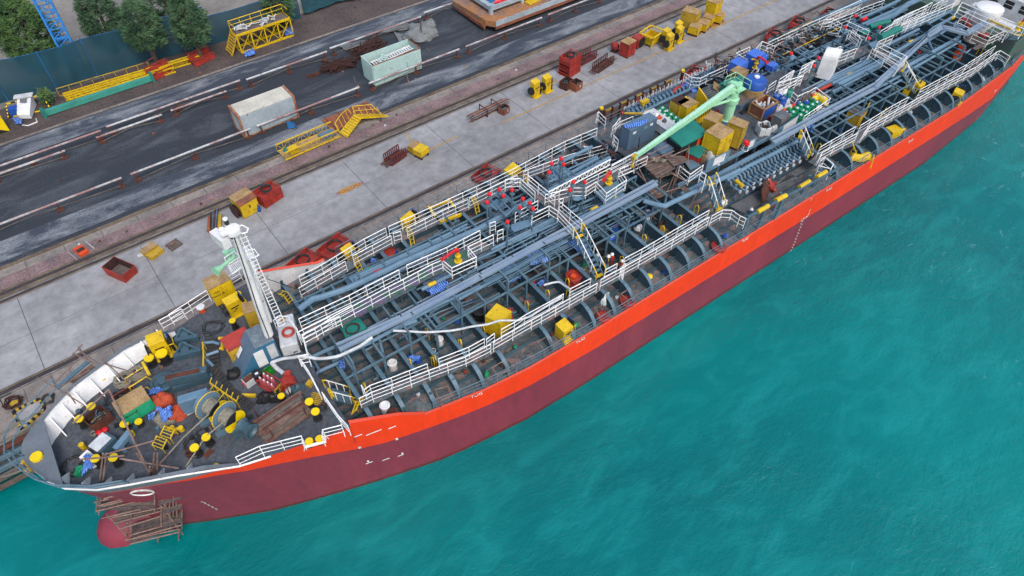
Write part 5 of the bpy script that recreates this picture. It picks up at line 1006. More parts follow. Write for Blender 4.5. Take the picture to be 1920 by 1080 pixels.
# white air ducts from the deckhouse over the deck
def duct(lab,pts,r0,mt='plastic_white',sd=1,name='air_duct'):
    P=[XW(k,a_,b_,z_) for k,a_,b_,z_ in pts]; c_=P[0].copy(); N=[]
    for i in range(len(P)-1):
        for j in range(5): N.append(P[i].lerp(P[i+1],j/5)-c_)
    N.append(P[-1]-c_)
    for i in range(1,len(N)-1): N[i]+=Vector((mnoise.noise(N[i]*.7)*.12,mnoise.noise(N[i]*.7+Vector((5,0,0)))*.12,mnoise.noise(N[i]*.9+Vector((0,9,0)))*.12))
    N2=[N[0]]+[(N[i-1]+N[i]*2+N[i+1])/4 for i in range(1,len(N)-1)]+[N[-1]]
    m=MB(); m.path(N2,r0,9); o=m.build(name,mt,None,smooth=True); o.location=c_; return tag(o,lab,'air duct')
duct('white plastic air duct sagging from the deckhouse door over the break of the deck',[('y',900,830,7.6),('y',1100,760,7.7),('G',0,430,8.0),('G',200,460,8.1),('G',440,430,8.2),('G',660,330,8.2),('G',780,240,8.2)],.1)
duct('white plastic air duct running from the deckhouse door down to the red fan casing',[('y',910,830,7.5),('y',980,910,7.0),('y',1090,1000,6.9)],.14)
duct('long thin white air duct spanning the open deck past the tilted yellow locker',[('G',1000,170,7.6),('G',1350,180,7.2),('G',1600,175,7.1),('I',0,445,7),('I',300,385,6.9),('I',450,345,6.7),('I',620,345,6.5),('I',760,300,6.3),('I',900,215,6.2),('I',1090,85,6.2)],.075)
duct('pale hose bundle hanging from the broken white sheet over the girders',[('J',900,760,5.6),('J',1060,720,5.5),('J',1180,800,5.6)],.08)
# scaffolding poles lashed over the bow
def poles(name,label,cat,segs,mt='scaffold',r=.045,group=None,world=False):
    P=[(XW(*a_),XW(*b_)) for a_,b_ in segs]; c_=P[0][0].copy(); c_.z=min(p_.z for s_ in P for p_ in s_); t=thing(name,label,cat,c_,0,group)
    for a_,b_ in P: m=MB(); m.tube(a_-c_,b_-c_,r,6); m.build('pole',mt,t)
    return t
sc_=thing('scaffold','tube scaffold with plank stages hung over the side around the bow','scaffold',sw((3,-3,-2.4)),SY)
def loc_(v_): return Vector((v_.x-3,v_.y+3,v_.z+2.4))
for nm,P4,z_,n_ in (('stage',[(190,610),(790,590),(780,400),(240,440)],3.4,5),('stage',[(350,770),(890,610),(900,560),(420,610)],1.5,4),('stage',[(520,960),(1070,800),(1000,640),(560,740)],-1.0,6),('stage',[(230,470),(600,400),(640,340),(250,420)],4.6,3),('stage',[(830,420),(1080,330),(1090,250),(840,290)],4.3,4),('stage',[(860,650),(1080,590),(1090,480),(870,520)],1.8,4),('stage',[(830,560),(1110,470),(1100,330),(840,400)],3.2,5),('stage',[(260,420),(820,330),(800,290),(300,360)],5.0,3),('stage',[(880,790),(1085,730),(1075,620),(880,680)],.2,4),('stage',[(420,620),(800,520),(790,470),(400,560)],2.8,3)):
    a_,b_,c_,d_=[loc_(X('F',x_,y_,z_)) for x_,y_ in P4]; m=MB()
    for i in range(n_):
        t0,t1=(i+.08)/n_,(i+.9)/n_; p0,p1,p2,p3=a_.lerp(d_,t0),b_.lerp(c_,t0),b_.lerp(c_,t1),a_.lerp(d_,t1); up=Vector((0,0,.05)); m.k=i%2; m.hexa([p0,p1,p2,p3,p0+up,p1+up,p2+up,p3+up])
    m.build('plank_stage',['stage_dark','plank'],sc_)
for a_,b_,z0,z1 in (((220,560),(820,420),3.9,3.9),((230,690),(640,590),2.6,2.6),((420,800),(900,650),1.0,1.0),((560,900),(1070,760),-.3,-.3),((250,480),(740,350),5.2,5.2),((860,300),(860,760),5,.2),((950,250),(950,800),5.5,-.8),((620,380),(640,620),5,2.2),((170,620),(245,0),3,9.5),((200,650),(280,0),2.6,9.5),((150,520),(800,360),4.3,4.3),((190,555),(760,400),4.3,4.3),((180,610),(800,460),3.5,3.5),((790,610),(790,270),2.6,6.4),((730,380),(740,140),4,8),((760,370),(785,0),4,9),((820,200),(820,0),6.5,9),((300,690),(880,570),2.3,2.3),((360,740),(900,600),1.6,1.6),((520,870),(980,740),0,0),((480,920),(1060,800),-.6,-.6),((530,960),(1060,830),-1,-1),((890,700),(890,290),.5,5.2),((910,680),(905,300),.6,5.2),((985,760),(990,420),-1,4),((1030,760),(1010,350),-1,4.4),((1075,800),(1080,600),-1.2,1),((500,900),(500,740),-1.4,1),((540,960),(540,650),-1.6,2),((390,740),(390,590),.5,2.8),((1045,920),(1045,820),-2.2,-1),((825,940),(825,880),-2.2,-1.2),((730,150),(860,540),6.2,2.5),((900,600),(1090,860),1.8,-1.6),((280,640),(500,880),2.2,-.8),((750,390),(890,600),4.2,1.4),((850,340),(850,560),4.8,2.5),((990,240),(990,420),5.8,3.8),((600,0),(760,230),9,6.3),((945,0),(760,200),8.6,6.4),((0,65),(470,25),7.8,7.8),((420,55),(1050,160),7.4,6.8)):
    m=MB(); m.tube(loc_(X('F',*a_,z0)),loc_(X('F',*b_,z1)),.05,6); m.build('pole','scaffold',sc_)
m=MB(); m.tube(loc_(X('D',1150,0,8.2)),loc_(X('D',1580,880,6.8)),.06,6); m.build('pole','scaffold',sc_)
m=MB(); m.tube(loc_(X('D',1080,700,7.4)),loc_(X('D',1640,540,7.4)),.05,6); m.build('pole','scaffold',sc_)
m=MB(); m.tube(loc_(X('D',770,360,7.2)),loc_(X('D',1150,0,8)),.045,6); m.build('pole','scaffold',sc_)
sc2=thing('scaffold','thin tube scaffold standing on the quayside of the bow bulwark','scaffold',XW('n5',500,400,3)); b0=sc2.location.copy()
for a_,b_,z0,z1 in ((('A',400,950),('A',620,1073),5,6),(('A',540,930),('A',600,1073),5,6.5),(('A',770,690),('A',1000,800),6,7),(('A',820,650),('A',1050,800),6,7),(('A',830,620),('A',930,760),6,6),(('A',760,720),('A',870,600),6.5,6.5),(('A',590,990),('A',860,720),6,6),(('A',1080,750),('A',1340,990),7.4,7.6),(('A',1100,800),('A',1500,920),7.6,8.2),(('A',950,870),('A',600,1060),6.4,6.4),(('D',620,0),('D',880,160),7.6,7.8),(('D',700,0),('D',800,150),7.8,7.6)):
    m=MB(); m.tube(XW(*a_,z0)-b0,XW(*b_,z1)-b0,.04,6); m.build('pole','scaffold',sc2)
m=MB(); m.beam(XW('A',930,780,5.9)-b0,XW('A',600,1060,5.9)-b0,.3,.08); m.build('walk_plank','steel_blue',sc2); m=MB(); m.beam(XW('A',990,820,5.6)-b0,XW('A',760,1000,5.6)-b0,.35,.06); m.build('walk_plank','plank_red',sc2)
# ---------------- loose things on the open deck ----------------
DT=[('n6',[(350,470),(480,400),(780,620),(620,690)],[5.6,5.9,5.6,5.1],'blue striped sheet stretched under the left stairway'),('J',[(720,440),(830,390),(970,500),(760,560)],[6.3,6.4,5.9,5.8],'blue striped sheet over the pipes beside the black sheet'),('J',[(460,600),(600,540),(690,530),(520,660)],[6.4,6.4,6.2,5.9],'blue striped sheet rolled over the rack beam, nearest the tray'),('J',[(510,700),(600,660),(660,690),(520,770)],[5.3,5.3,5.2,5.0],'blue striped sheet in the shade below the rolled one'),('J',[(800,760),(900,690),(960,720),(850,780)],[4.7,4.8,4.7,4.6],'blue striped sheet lying on the deck plates under the black sheet'),('H',[(1340,640),(1540,550),(1600,620),(1400,710)],[6.5,6.6,6.5,6.4],'blue striped sheet under the yellow-banded pipe near the fire monitor'),('H',[(1510,760),(1650,680),(1700,700),(1530,790)],[6.1,6.1,6,6],'narrow blue striped sheet poking out below the cable tray'),('H',[(1440,540),(1520,490),(1530,510),(1460,570)],[6.4,6.5,6.4,6.4],'scrap of blue striped sheet beside the fire monitor platform'),('G',[(1150,440),(1230,430),(1290,470),(1200,520)],[5.2,5.3,5.2,4.9],'blue striped sheet crumpled on the deck near the walkway'),('z',[(640,150),(720,130),(730,270),(630,280)],[5.8,5.8,5.2,5.2],'blue striped sheet hanging behind the thick post aft of the break'),('n3',[(810,630),(880,640),(850,700),(820,700)],[5.2,5.2,4.8,4.8],'small blue striped bundle behind the far pipes'),('N',[(640,500),(720,480),(720,560),(660,560)],[6.6,6.6,5.8,5.8],'plain blue striped sheet hanging under the right stairway'),('r',[(400,540),(790,440),(760,520),(450,600)],[8.95,8.95,8.95,8.9],'blue striped sheet lying on top of the big grey-blue container')]
for i,(k,P4,zs,lab) in enumerate(DT): drape('tarpaulin',lab,k,P4,zs,sd=i+10,amp=.1 if i!=12 else .04)
drape('tarpaulin','black sheet slung between girders under the catwalk','J',[(750,570),(920,520),(1020,600),(860,690)],[5.7,5.7,5.5,5.2],'black',sd=40,amp=.16)
drape('plastic_sheet','torn white plastic sheet trailing over a girder top','J',[(1560,860),(1590,840),(1590,880),(1550,900)],[5.6,5.6,5,5],'plastic_white','plastic sheet',sd=41,amp=.06)
for k,P4,lab in (('n6',[(1180,830),(1280,800),(1220,1080),(1170,1000)],'pale plastic strip hanging from the near walkway rail'),('n7',[(720,640),(780,680),(740,820),(660,740)],'tan sacking tied to the curved end of the walkway rail'),('I',[(1500,150),(1560,60),(1560,200),(1510,200)],'pale plastic strip hanging below the walkway beside the red coaming'),('d',[(1650,-10),(1700,-10),(1700,10),(1650,10)],'white cover at the superstructure front')): drape('hanging_sheet',lab,k,P4,[6.3,6.4,5.2,5.3],'plastic_white' if 'tan' not in lab else 'rope','sheet',sd=len(lab),amp=.08,nu=8,nv=8)
cabinet('plain yellow locker tilted on the girders with the white duct passing over it','I',420,270,D+.3,1.3,1.2,2.0,.35,'yellow','yellow',name='locker',cat='locker',doors=1)
c_=base('I',538,250,D+.3,1.0); t=thing('folded_parasol','red folded cover standing beside the tilted yellow locker','cover',c_); m=MB(); m.k=0; m.lathe((0,0,0),[(.3,0),(.22,.5),(.1,1.2),(.04,1.3)],9); m.k=1; m.cyl((0,0,-.1),.35,.25,10); m.build('cover',['red_bright','green'],t)
weldset('yellow welding set with strapped black cylinders between the near girders','I',1120,385,D,.1,True,1.35,reel=False,L=.9,W=.9)
cabinet('rust-streaked yellow locker on the open deck between girders, far right','N',1180,320,D,1.5,1.2,1.9,.2,'yellow_old','tarp_grey',name='locker',cat='locker')
cabinet('low plain yellow box on the near deck edge, far right','N',1580,510,D,1.5,.9,.9,-.2,'yellow','yellow',name='deck_box',cat='deck box',doors=1)
t=thing('yellow_ladder_rack','pair of tilted yellow slatted ramps standing behind the rust-streaked yellow locker','ramp',base('N',1370,310,D,1.6),.3+SY)
for y_ in (-.7,.8):
    m=MB(); m.beam((-.9,y_,.5),(.9,y_,1.5),.06,.3); m.beam((-.9,y_+.1,.1),(.9,y_+.1,1.1),.06,.1)
    for i in range(6): m.beam((-.8+.3*i,y_,.1+.16*i),(-.8+.3*i,y_,.65+.17*i),.06,.06)
    m.build('ramp_side','yellow',t)
t=thing('spill_hood','bent yellow hood plate lying over a girder beside the near rail','hood',base('N',1210,770,D,1.1),-.5+SY)
m=MB(); m.grid(lambda u,v:Vector(((u-.5)*1.9,(v-.5)*.9,.25+.75*math.sin(PI*(v*.8+.1))+.1*math.sin(u*9))),12,8); m.build('hood_plate','yellow',t,smooth=True,sol=.03)
m=MB(); 
for y_ in (-.25,.25): m.tube((-1.1,y_,.3),(-.7,y_,1.6),.035,5)
for i in range(4): m.tube((-1.0+.1*i,-.25,.5+.3*i),(-1.0+.1*i,.25,.5+.3*i),.03,5)
m.tube((-.9,-.6,1.55),(-.6,.9,1.6),.05,5); m.build('ladder','yellow',t)
m=MB(); m.path([(.9,-.9,0),(.9,-.7,.9),(1.2,-.2,.9),(1.3,0,0)],.04,5); m.build('hoop_rail','yellow',t)
weldset('yellow welding set with open cage on the near deck, farthest aft','n4',720,240,D,.3,True,1.3,L=1.0,W=.9)
weldset('battered yellow welding set behind the right stairway, left one of two','n4',140,200,D,.4,True,1.5,reel=False)
weldset('battered yellow welding set behind the right stairway, right one of two','n4',275,140,D,.1,True,1.5,reel=False,L=1.1,W=.8)
weldset('yellow welding set on the far deck edge just aft of the white bulwark','n3',545,500,D,.2,True,1.5)
weldset('yellow machine on the far walkway side with a low yellow foot box','n3',1225,150,D,.3,True,1.4,reel=False,L=1.2)
t=thing('lifting_frame','bright yellow steel lifting frame lying across the far girders','lifting frame',base('n3',1640,100,D,1.2),-.1+SY)
m=MB()
for x_ in (-.9,.9): m.beam((x_,-1.1,1.25),(x_,1.1,1.25),.18,.2); 
m.beam((-.9,-1.0,1.25),(.9,-1.0,1.25),.22,.24); m.beam((-.9,.9,1.25),(.9,.9,1.25),.14,.14); m.build('frame','yellow',t)
weldset('yellow machine beside the crossing at the far rail, bundled in hoses','K',570,250,D,.3,True,1.6,reel=False,L=1.3,W=.9)
for i,(k,x_,y_,mt,lab) in enumerate((('n6',1110,200,'blue','blue plastic drum standing upright behind the lying one'),)): drumob(lab,k,x_,y_,D+.05,mt,'red_bright',name='drum')
def lying(lab,k,x_,y_,z0,mt,yaw,nm='drum',r=.29,L=.88):
    b_=base(k,x_,y_,z0,2*r); t=thing(nm,lab,'drum',b_,yaw+SY); m=MB(); m.lathe((-L/2,0,r),[(r*.9,-.02),(r,0),(r,L*.3),(r*1.04,L*.33),(r,L*.36),(r,L*.64),(r*1.04,L*.67),(r,L*.7),(r,L),(r*.9,L+.02)],18,(1,0,0)); m.build('barrel',mt,t,smooth=True); m=MB(); m.box(-.1,-.1,2*r-.005,.28,.2,.02); m.box(.25,-.1,2*r-.005,.12,.2,.02); m.build('label','white',t); return t
lying('blue plastic drum lying on its side with white labels','n6',1060,340,D+.1,'blue',.1); lying('dark blue drum lying behind the leaning brown board','L',430,580,D+.1,'blue',-.3)
openbin('open brown wooden crate on the deck inside the near walkway','n2',415,520,D,1.5,1.2,.8,.35,'rust','rust_dark','wooden_crate','crate',fill='wood')
for i,(k,x_,y_,mt,lab,rx) in enumerate((('n2',125,340,'pallet','tan paper sack propped on a girder beside white sacks',.35),('n2',190,410,'white','white paper sacks lying on a girder top',.55),('n2',110,500,'plastic_white','pale gas bottle pair lying beside the small blue cap',.4),('n6',820,640,'white','white sack at the foot of the blue sheet by the left stairway',.25),('n7',480,390,'white','white sack at the foot of the right stairway',.4),('n6',1100,840,'plastic_white','white sack leaning inside the near walkway rail',.28),('n4',930,90,'plastic_white','heap of white sacks between the far right girders',.8),('n4',165,470,'plastic_white','pale bucket between the near girders at right',.3),('L',1240,480,'plastic_white','crumpled pale plastic below the midship stair',.3),('p',1195,404,'rope','crumpled sack on the deck beside the tan sack',.3))): heap('sack',lab,'sack',base(k,x_,y_,D+.5 if i<3 else D+.1,.3),rx,rx*.7,.35,mt,50+i,n=12)
for i,(k,x_,y_,mt,lab) in enumerate((('n2',55,460,'blue','small blue cap valve beside the pale gas bottles'),('n1',20,440,'blue','blue bag by the girder beside the near walkway'),('p',522,0,'blue','x'),('n3',1085,530,'blue','blue bag beside the red pump on the far side'),('H',520,510,'blue','small blue bag near the bent far pipes'),('n2',1080,590,'blue','small blue pot by the girder near the curved rail'),('n2',400,990,'blue','blue valve body at the end of a blue hose near the deck edge'),('G',1685,50,'blue','small blue float by the girder under the catwalk'),('n1',100,605,'blue','blue rag under the near walkway'),('p',960,0,'blue','x'),('N',1000,510,'blue','blue rags in the dark bay under the right pipe rack'),('N',1780,455,'green','green oxygen tank leaning at the near deck edge'),('N',925,960,'green','green box at the fender bar'),('I',1240,370,'green','small green pot between the near girders'),('n1',790,590,'green','small teal box by the girder end'),('J',1340,520,'green','green rag near the left stairway foot'),('n3',740,755,'white','white bucket beside the green pipe band'),('J',1020,640,'green','green and pink rags heaped on the girder'),('J',780,720,'red_bright','pink cloth hung on the girder top'))):
    if lab!='x': heap('bag' if 'bag' in lab or 'rag' in lab or 'cloth' in lab else 'pot',lab,'bag' if 'bag' in lab or 'rag' in lab or 'cloth' in lab else 'pot',base(k,x_,y_,D+.2,.3),.24,.2,.32,mt,70+i,n=10,rough_=.5)
# small yellow headed mushroom at near deck, red machines
t=thing('deck_pump','rusty red pump with an orange motor beside the girder below the stairway','pump',base('J',1215,690,D,.9),.3+SY); m=MB(); m.cyl((0,0,0),.45,.5,14); m.lathe((-.3,0,.6),[(.3,0),(.3,.7)],12,(1,0,0)); m.build('body','red',t); m=MB(); m.box(.05,.05,.85,.35,.35,.3); m.build('motor','orange',t)
t=thing('deck_pump','dull red winch-like pump on the far deck beside a blue bag','pump',base('n3',995,510,D,.9),.6+SY); m=MB(); m.lathe((-.3,-.2,.5),[(.5,0),(.5,.15),(.2,.18),(.2,.5),(.45,.52),(.45,.6)],16,(1,.3,0)); m.box(.1,.1,.6,.3,.3,.5); m.build('body','red',t)
t=thing('deck_pump','red reel and orange motor on the deck under the far right pipe rack','pump',base('w',700,950,D,1.3),.5+SY); m=MB(); m.lathe((-.9,0,.7),[(.6,0),(.6,.1),(.25,.12),(.25,.4),(.6,.42),(.6,.5)],16,(1,.3,0)); m.k=0; m.box(.2,0,0,1.2,.5,.2); m.box(.5,0,.3,.9,.7,.8,.2); m.build('body','orange',t); m=MB(); m.box(-.6,-.3,.3,.12,.9,.12,.5); m.build('lever','yellow',t)
t=thing('red_anchor','red anchor-like hook block with a leaning red board on the slatted deck','hook block',base('n7',1200,150,D+.4,.8),.45+SY); m=MB(); m.hexa([(-1.6,-.1,.1),(.2,-.1,.1),(.2,.05,.1),(-1.6,.05,.1),(-1.3,.4,1.1),(.5,.4,1.1),(.5,.5,1.1),(-1.3,.5,1.1)]); m.build('board','rust',t)
m=MB(); m.beam((.2,-.5,.2),(.9,.4,.7),.28,.28); m.beam((.2,.3,.2),(1.1,-.3,.4),.25,.25); m.cyl((.4,-.1,.3),.3,.25,12); m.build('hook','red',t)
t=thing('red_bar','long red bar lying beside the yellow-banded fender bar','bar',base('n7',1290,350,D+1.2,.2),.45+SY); m=MB(); m.box(0,0,0,1.9,.2,.18); m.build('bar','red',t)
for k,x_,y_ in (('n2',225,1060),):
    t=thing('capped_vent','black vent with a bright yellow cap near the deck edge','vent',base(k,x_,y_,D,.8)); m=MB(); m.cyl((0,0,0),.18,.7,12); m.build('pipe','black',t); m=MB(); m.lathe((0,0,.68),[(.26,0),(.26,.08),(.1,.14)],14); m.build('cap','cap_yellow',t)
for i,(k,x_,y_,z_,ya,cl,ps,lab) in enumerate((('n6',1060,645,D,.5,'cloth_red','stand','worker with white helmet and reddish overalls, right one of the pair near the blue drums'),('n6',1005,675,D,.4,'cloth_blue','stand','worker with white helmet and blue overalls, left one of the pair near the blue drums'),('n6',1215,745,D,-1,'cloth_red','stand','worker with white helmet in red inside the yellow grab hoop by the walkway'),('n6',1195,800,D,-1,'cloth_red','crouch','worker with white helmet crouching just below the one in the yellow hoop'),('n7',882,570,D+.6,.3,'cloth_blue','crouch','worker with pale helmet crouching at the end of the fender bar'))): person(lab,k,x_,y_,z_,ya,cl,ps)
# brown boards and frames in the near bays
for i,(k,P4) in enumerate((('I',[(355,845),(460,780),(525,870),(410,920)]),('I',[(835,570),(935,515),(1000,595),(905,655)]),('I',[(1435,215),(1530,180),(1600,240),(1500,300)]),('G',[(1440,795),(1580,760),(1630,850),(1500,910)]),('I',[(1720,60),(1800,10),(1890,60),(1790,130)]))):
    P_=[XW(k,a_,b_,D+.95) for a_,b_ in P4]; c_=P_[0].copy(); c_.z=D; t=thing('pole_frame','square frame of thin tan poles by the near rail, '+('two bays before the welding set','just left of the welding set','below the plastic strip','nearest the foredeck','farthest right of all')[i],'pole frame',c_,0,'pole frames in the near bays'); m=MB(); m.path([p_-c_ for p_ in P_],.035,5)
    m.build('top_rail','scaffold',t); m=MB(); m.path([P_[3]-c_,P_[0]-c_],.035,5); m.build('end_rail','scaffold',t)
    for p_ in P_: m=MB(); m.tube(p_-c_,Vector((p_.x-c_.x,p_.y-c_.y,0)),.035,5); m.build('upright','scaffold',t)
R.seed(77); ORD='first second third fourth fifth sixth seventh eighth ninth tenth eleventh twelfth thirteenth fourteenth fifteenth sixteenth'.split(); seen=set(); i=0
CN=dict(hose='black',red='red',blue='blue',rope='pale',plank='grey-brown',wood='tan',rust='rusty',plank_red='reddish',green='green',plastic_white='white')
while i<66:
    fwd=R.random()<.6; GL=[g for g in GS if (g<50)==fwd][:16]; bi=R.randrange(len(GL)-1); g=lerp(GL[bi],GL[bi+1],R.uniform(.2,.8)); sd_=R.choice((0,1,2)); ty=R.uniform(*((-8.0 if g>24 else -6.9,-6.4),(-5.2,4),(5.5,7.2))[sd_]); k3=i%3
    mt=R.choice((('hose','red','blue','rope'),('plank','wood','rust','plank_red'),('green','plastic_white','blue','red','rust'))[k3]); nm=('hose','board','bucket')[k3]
    lab='%s %s in the %s deck bay behind the %s, %s'%(CN[mt],('loose hose','short board','small bucket')[k3],ORD[bi],'foredeck' if fwd else 'midship platform',('waterside','mid deck','quayside')[sd_])
    if lab in seen: continue
    seen.add(lab); i+=1; v_=sw((g,ty,D+.02)); m=MB()
    if k3==0:
        P_=[(0,0,.03)]
        for j in range(9): P_.append((P_[-1][0]+R.uniform(-.35,.4),P_[-1][1]+R.uniform(-.12,.12),.03))
        m.path(P_,.03,5)
    elif k3==1: m.box(0,0,0,R.uniform(.3,.9),R.uniform(.12,.3),.06,R.uniform(0,3))
    else: m.lathe((0,0,0),[(.12,0),(.14,.2),(.1,.22)],8)
    o=m.build(nm,mt,None); o.location=v_; tag(o,lab,nm,{'hose':'loose hoses on the open deck','board':'boards dropped on the open deck','bucket':'buckets on the open deck'}[nm])
# thin pipework and brackets filling the racks
R.seed(12)
for i in range(60):
    fw=i<36; g=R.uniform(18,44) if fw else R.uniform(62,84); t0=R.uniform(-4.2,3.2); z_=R.uniform(4.6,7.0); m=MB(); a_=Vector((g,t0,z_))
    if i%3: P_=[a_,a_+Vector((R.uniform(2,6),0,0)),a_+Vector((R.uniform(6,7),0,-.5))]
    else: P_=[a_,a_+Vector((0,R.uniform(1,3),0)),a_+Vector((.05,R.uniform(3,3.3),-.9)),a_+Vector((.9,3.3,-.9))]
    m.path(P_,R.uniform(.03,.07),6); m.build('thin_pipe',R.choice(['pipe_blue','steel_blue','pipe_dark','pipe_blue']),SHIP,smooth=True)
for i in range(34):
    fw=i<20; L_=R.uniform(6,18); g=R.uniform(17.5,44-L_*.8) if fw else R.uniform(61.5,86-L_); t_=R.uniform(-4.1,3.1); z_=R.choice([5.5,5.9,6.55,6.75]); r_=R.choice([.045,.06,.08]); e=min(g+L_,45 if fw else 88); m=MB()
    m.path([(g,t_,z_-.7),(g,t_,z_),(lerp(g,e,.5),t_,z_),(lerp(g,e,.5)+.3,t_+.25,z_),(e,t_+.25,z_),(e,t_+.25,z_-.8)],r_,6)
    m.build('long_thin_pipe',R.choice(['pipe_blue','pipe_blue','steel_blue','tray']),SHIP,smooth=True)
for i in range(46):
    g=R.uniform(2.5,15.2); t_=R.uniform(tab(NEAR,g)+.8,tab(FAR,g)-1.0); m=MB(); k_=i%4
    if k_==0: m.path([(g-.15,t_,FC),(g-.15,t_,FC+.18),(g+.15,t_,FC+.18),(g+.15,t_,FC)],.03,5)
    elif k_==1: m.cyl((g,t_,FC),R.uniform(.08,.18),R.uniform(.08,.35),9)
    elif k_==2:
        P_=[Vector((g,t_,FC+.03))]
        for j in range(7): P_.append(P_[-1]+Vector((R.uniform(-.4,.4),R.uniform(-.3,.3),0)))
        m.path([p_ for p_ in P_ if tab(NEAR,max(p_.x,1))+.3<p_.y<tab(FAR,max(p_.x,1))-.6 and p_.x<15.6] or P_[:2],.025,4)
    else: m.box(g,t_,FC,R.uniform(.15,.5),R.uniform(.1,.3),R.uniform(.04,.2),R.uniform(0,3))
    m.build(('pad_eye','deck_pot','deck_cable','deck_fitting')[k_],R.choice(['pipe_dark','steel_blue','rust','black','cap_yellow' if k_<2 else 'hose','scaffold']),SHIP)
for i in range(50):
    g=R.choice(GS)+R.uniform(.3,1.4); t_=R.uniform(-5,4.5); m=MB(); z_=D; h_=R.uniform(.3,.9); m.box(g,t_,z_,R.uniform(.2,.5),R.uniform(.15,.4),h_,R.uniform(0,.3)); m.tube((g-.3,t_,z_+h_*.7),(g+.4,t_,z_+h_*.7),.05,6); m.cyl((g,t_,z_+h_),.1,.12,8); m.build('junction_box',R.choice(['pipe_blue','steel_blue','pipe_dark','plastic_white','rust']),SHIP)
# ---------------- loose things on the raised midship platform ----------------
t=thing('equipment_container','big grey-blue windowless container at the fore end of the raised midship platform','container',sw((48.1,2.75,PZ)),SY)
m=MB(); m.box(0,0,0,3.1,1.0,2.1); m.build('body','house_grey',t,bev=.03); m=MB(); m.box(-1.0,-.52,1.55,.35,.02,.22); m.box(.9,-.52,1.6,.3,.02,.2); m.build('notice','white',t); m=MB(); m.box(.2,-.52,1.55,.4,.02,.22); m.cyl((.45,-.52,1.6),.07,.06,8); m.build('control_panel','pipe_blue',t)
t=thing('equipment_casing','low blue-grey casing with a chimney block beside the crane boom','casing',base('r',1050,860,PZ,1.0),SY+.02); m=MB(); m.box(.25,0,0,2.3,1.2,1.0); m.box(-1.2,-.1,0,.7,1.1,.7); m.box(-.95,.3,.7,.45,.4,1.0); m.build('body','house_grey',t,bev=.03); m=MB(); m.path([(1.2,-.7,0),(1.2,-.7,.9),(1.6,-.7,.9),(1.6,-.7,0)],.04,5); m.build('guard','yellow',t)
cabinet('long pale grey chest littered with tools between the container and the green drums','r',1000,455,PZ,1.3,3.3,.9,0,'plastic_white','plastic_white',name='chest',cat='chest',doors=0)
for i,(x_,y_,mt,lab) in enumerate(((870,350,'plastic_white','pale tub on the long grey chest'),(925,370,'white','round white pot on the long grey chest'),(975,400,'orange','orange bottle on the long grey chest'),(1050,450,'tarp_grey','grey rag on the long grey chest'))): heap('pot',lab,'pot',base('r',x_,y_,PZ+.9,.2),.22,.2,.28,mt,90+i,n=10)
for x_,y_ in ((1018,262),(975,310),(1088,310),(1045,370),(1150,365),(1115,418),(1225,415),(1190,470),(1290,460),(1250,500),(1060,255+60)): drumob('green drum with a white label on its lid in the cluster beside the crane boom','r',x_,y_,PZ,'green','white','green drums beside the crane boom')
cabinet('yellow locker with a shaded recess coloured dark on its roof behind the green drums, left of a tan-roofed one','t',130,60,PZ,1.2,1.0,1.7,.05,'yellow_old','rust_dark',name='locker',cat='locker')  # dark lid colour stands in for the shade of a recess in the top
cabinet('yellow locker with a pale tan roof beside the dark-roofed one behind the green drums','t',250,95,PZ,1.4,1.1,1.7,.05,'yellow','rust_top',name='locker',cat='locker')
t=thing('yellow_rack','yellow slotted steel rack with tall end plates behind the crane boom','rack',base('t',440,200,PZ,.7),.1+SY)
m=MB(); m.box(0,-.4,0,2.0,.12,.9); m.box(0,-.4,0,2.0,.9,.1); m.prism([(.85,-.5),(1.0,-.5),(1.0,1.2),(.85,1.2)],0,[.9,.9,1.9,1.9]); m.prism([(-1,-.5),(-.85,-.5),(-.85,1.2),(-1,1.2)],0,[.9,.9,1.8,1.8]); m.build('frame','yellow',t)
m=MB()
for i in range(7): m.box(-.8+.26*i,-.47,.15,.1,.02,.6)
m.build('slots','rust_dark',t)
cabinet('pale yellow locker with a worn brown roof in front of the crane column','t',650,320,PZ,1.4,1.1,1.9,.3,'yellow_old','rust_top',name='locker',cat='locker')
cabinet('big orange-yellow double locker with a tan roof, centre of the midship platform','t',745,540,PZ,1.8,1.5,2.3,.12,'yellow','rust_top',name='locker',cat='locker')
cabinet('tall narrow pale yellow locker with an overhanging tan roof, right of the double locker','t',1040,405,PZ,.9,1.3,2.4,.3,'yellow_old','rust_top',name='locker',cat='locker',legs=.2,overhang=.08)
t=thing('shelter','teal canvas shelter with an orange side panel under the crane boom','shelter',base('t',240,540,PZ,2.0),.02+SY)
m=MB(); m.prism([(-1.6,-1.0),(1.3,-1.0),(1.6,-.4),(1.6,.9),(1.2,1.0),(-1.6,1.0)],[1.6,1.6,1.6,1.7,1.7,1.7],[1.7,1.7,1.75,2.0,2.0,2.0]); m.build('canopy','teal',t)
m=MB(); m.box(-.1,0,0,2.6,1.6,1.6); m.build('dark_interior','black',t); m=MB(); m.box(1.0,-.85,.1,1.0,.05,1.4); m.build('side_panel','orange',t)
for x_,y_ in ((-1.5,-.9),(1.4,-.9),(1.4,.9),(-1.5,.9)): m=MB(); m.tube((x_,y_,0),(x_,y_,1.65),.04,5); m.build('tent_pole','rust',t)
cabinet('low dark red crate with a teal lid in front of the shelter','t',400,850,PZ,1.5,1.2,.8,.2,'red','teal',name='crate',cat='crate',doors=0)
t=thing('pallet_stack','wooden pallets leaning on edge beside the red crate','pallets',base('t',530,880,PZ,.7),.5+SY)
for i in range(3):
    m=MB(); 
    for j in range(6): m.beam((-.6,-.1+.14*i,.1+.13*j),(.6,-.1+.14*i,.1+.13*j),.03,.1)
    for x_ in (-.55,0,.55): m.beam((x_,-.05+.14*i,0),(x_,-.05+.14*i,.85),.1,.08)
    m.build('pallet','pallet',t)
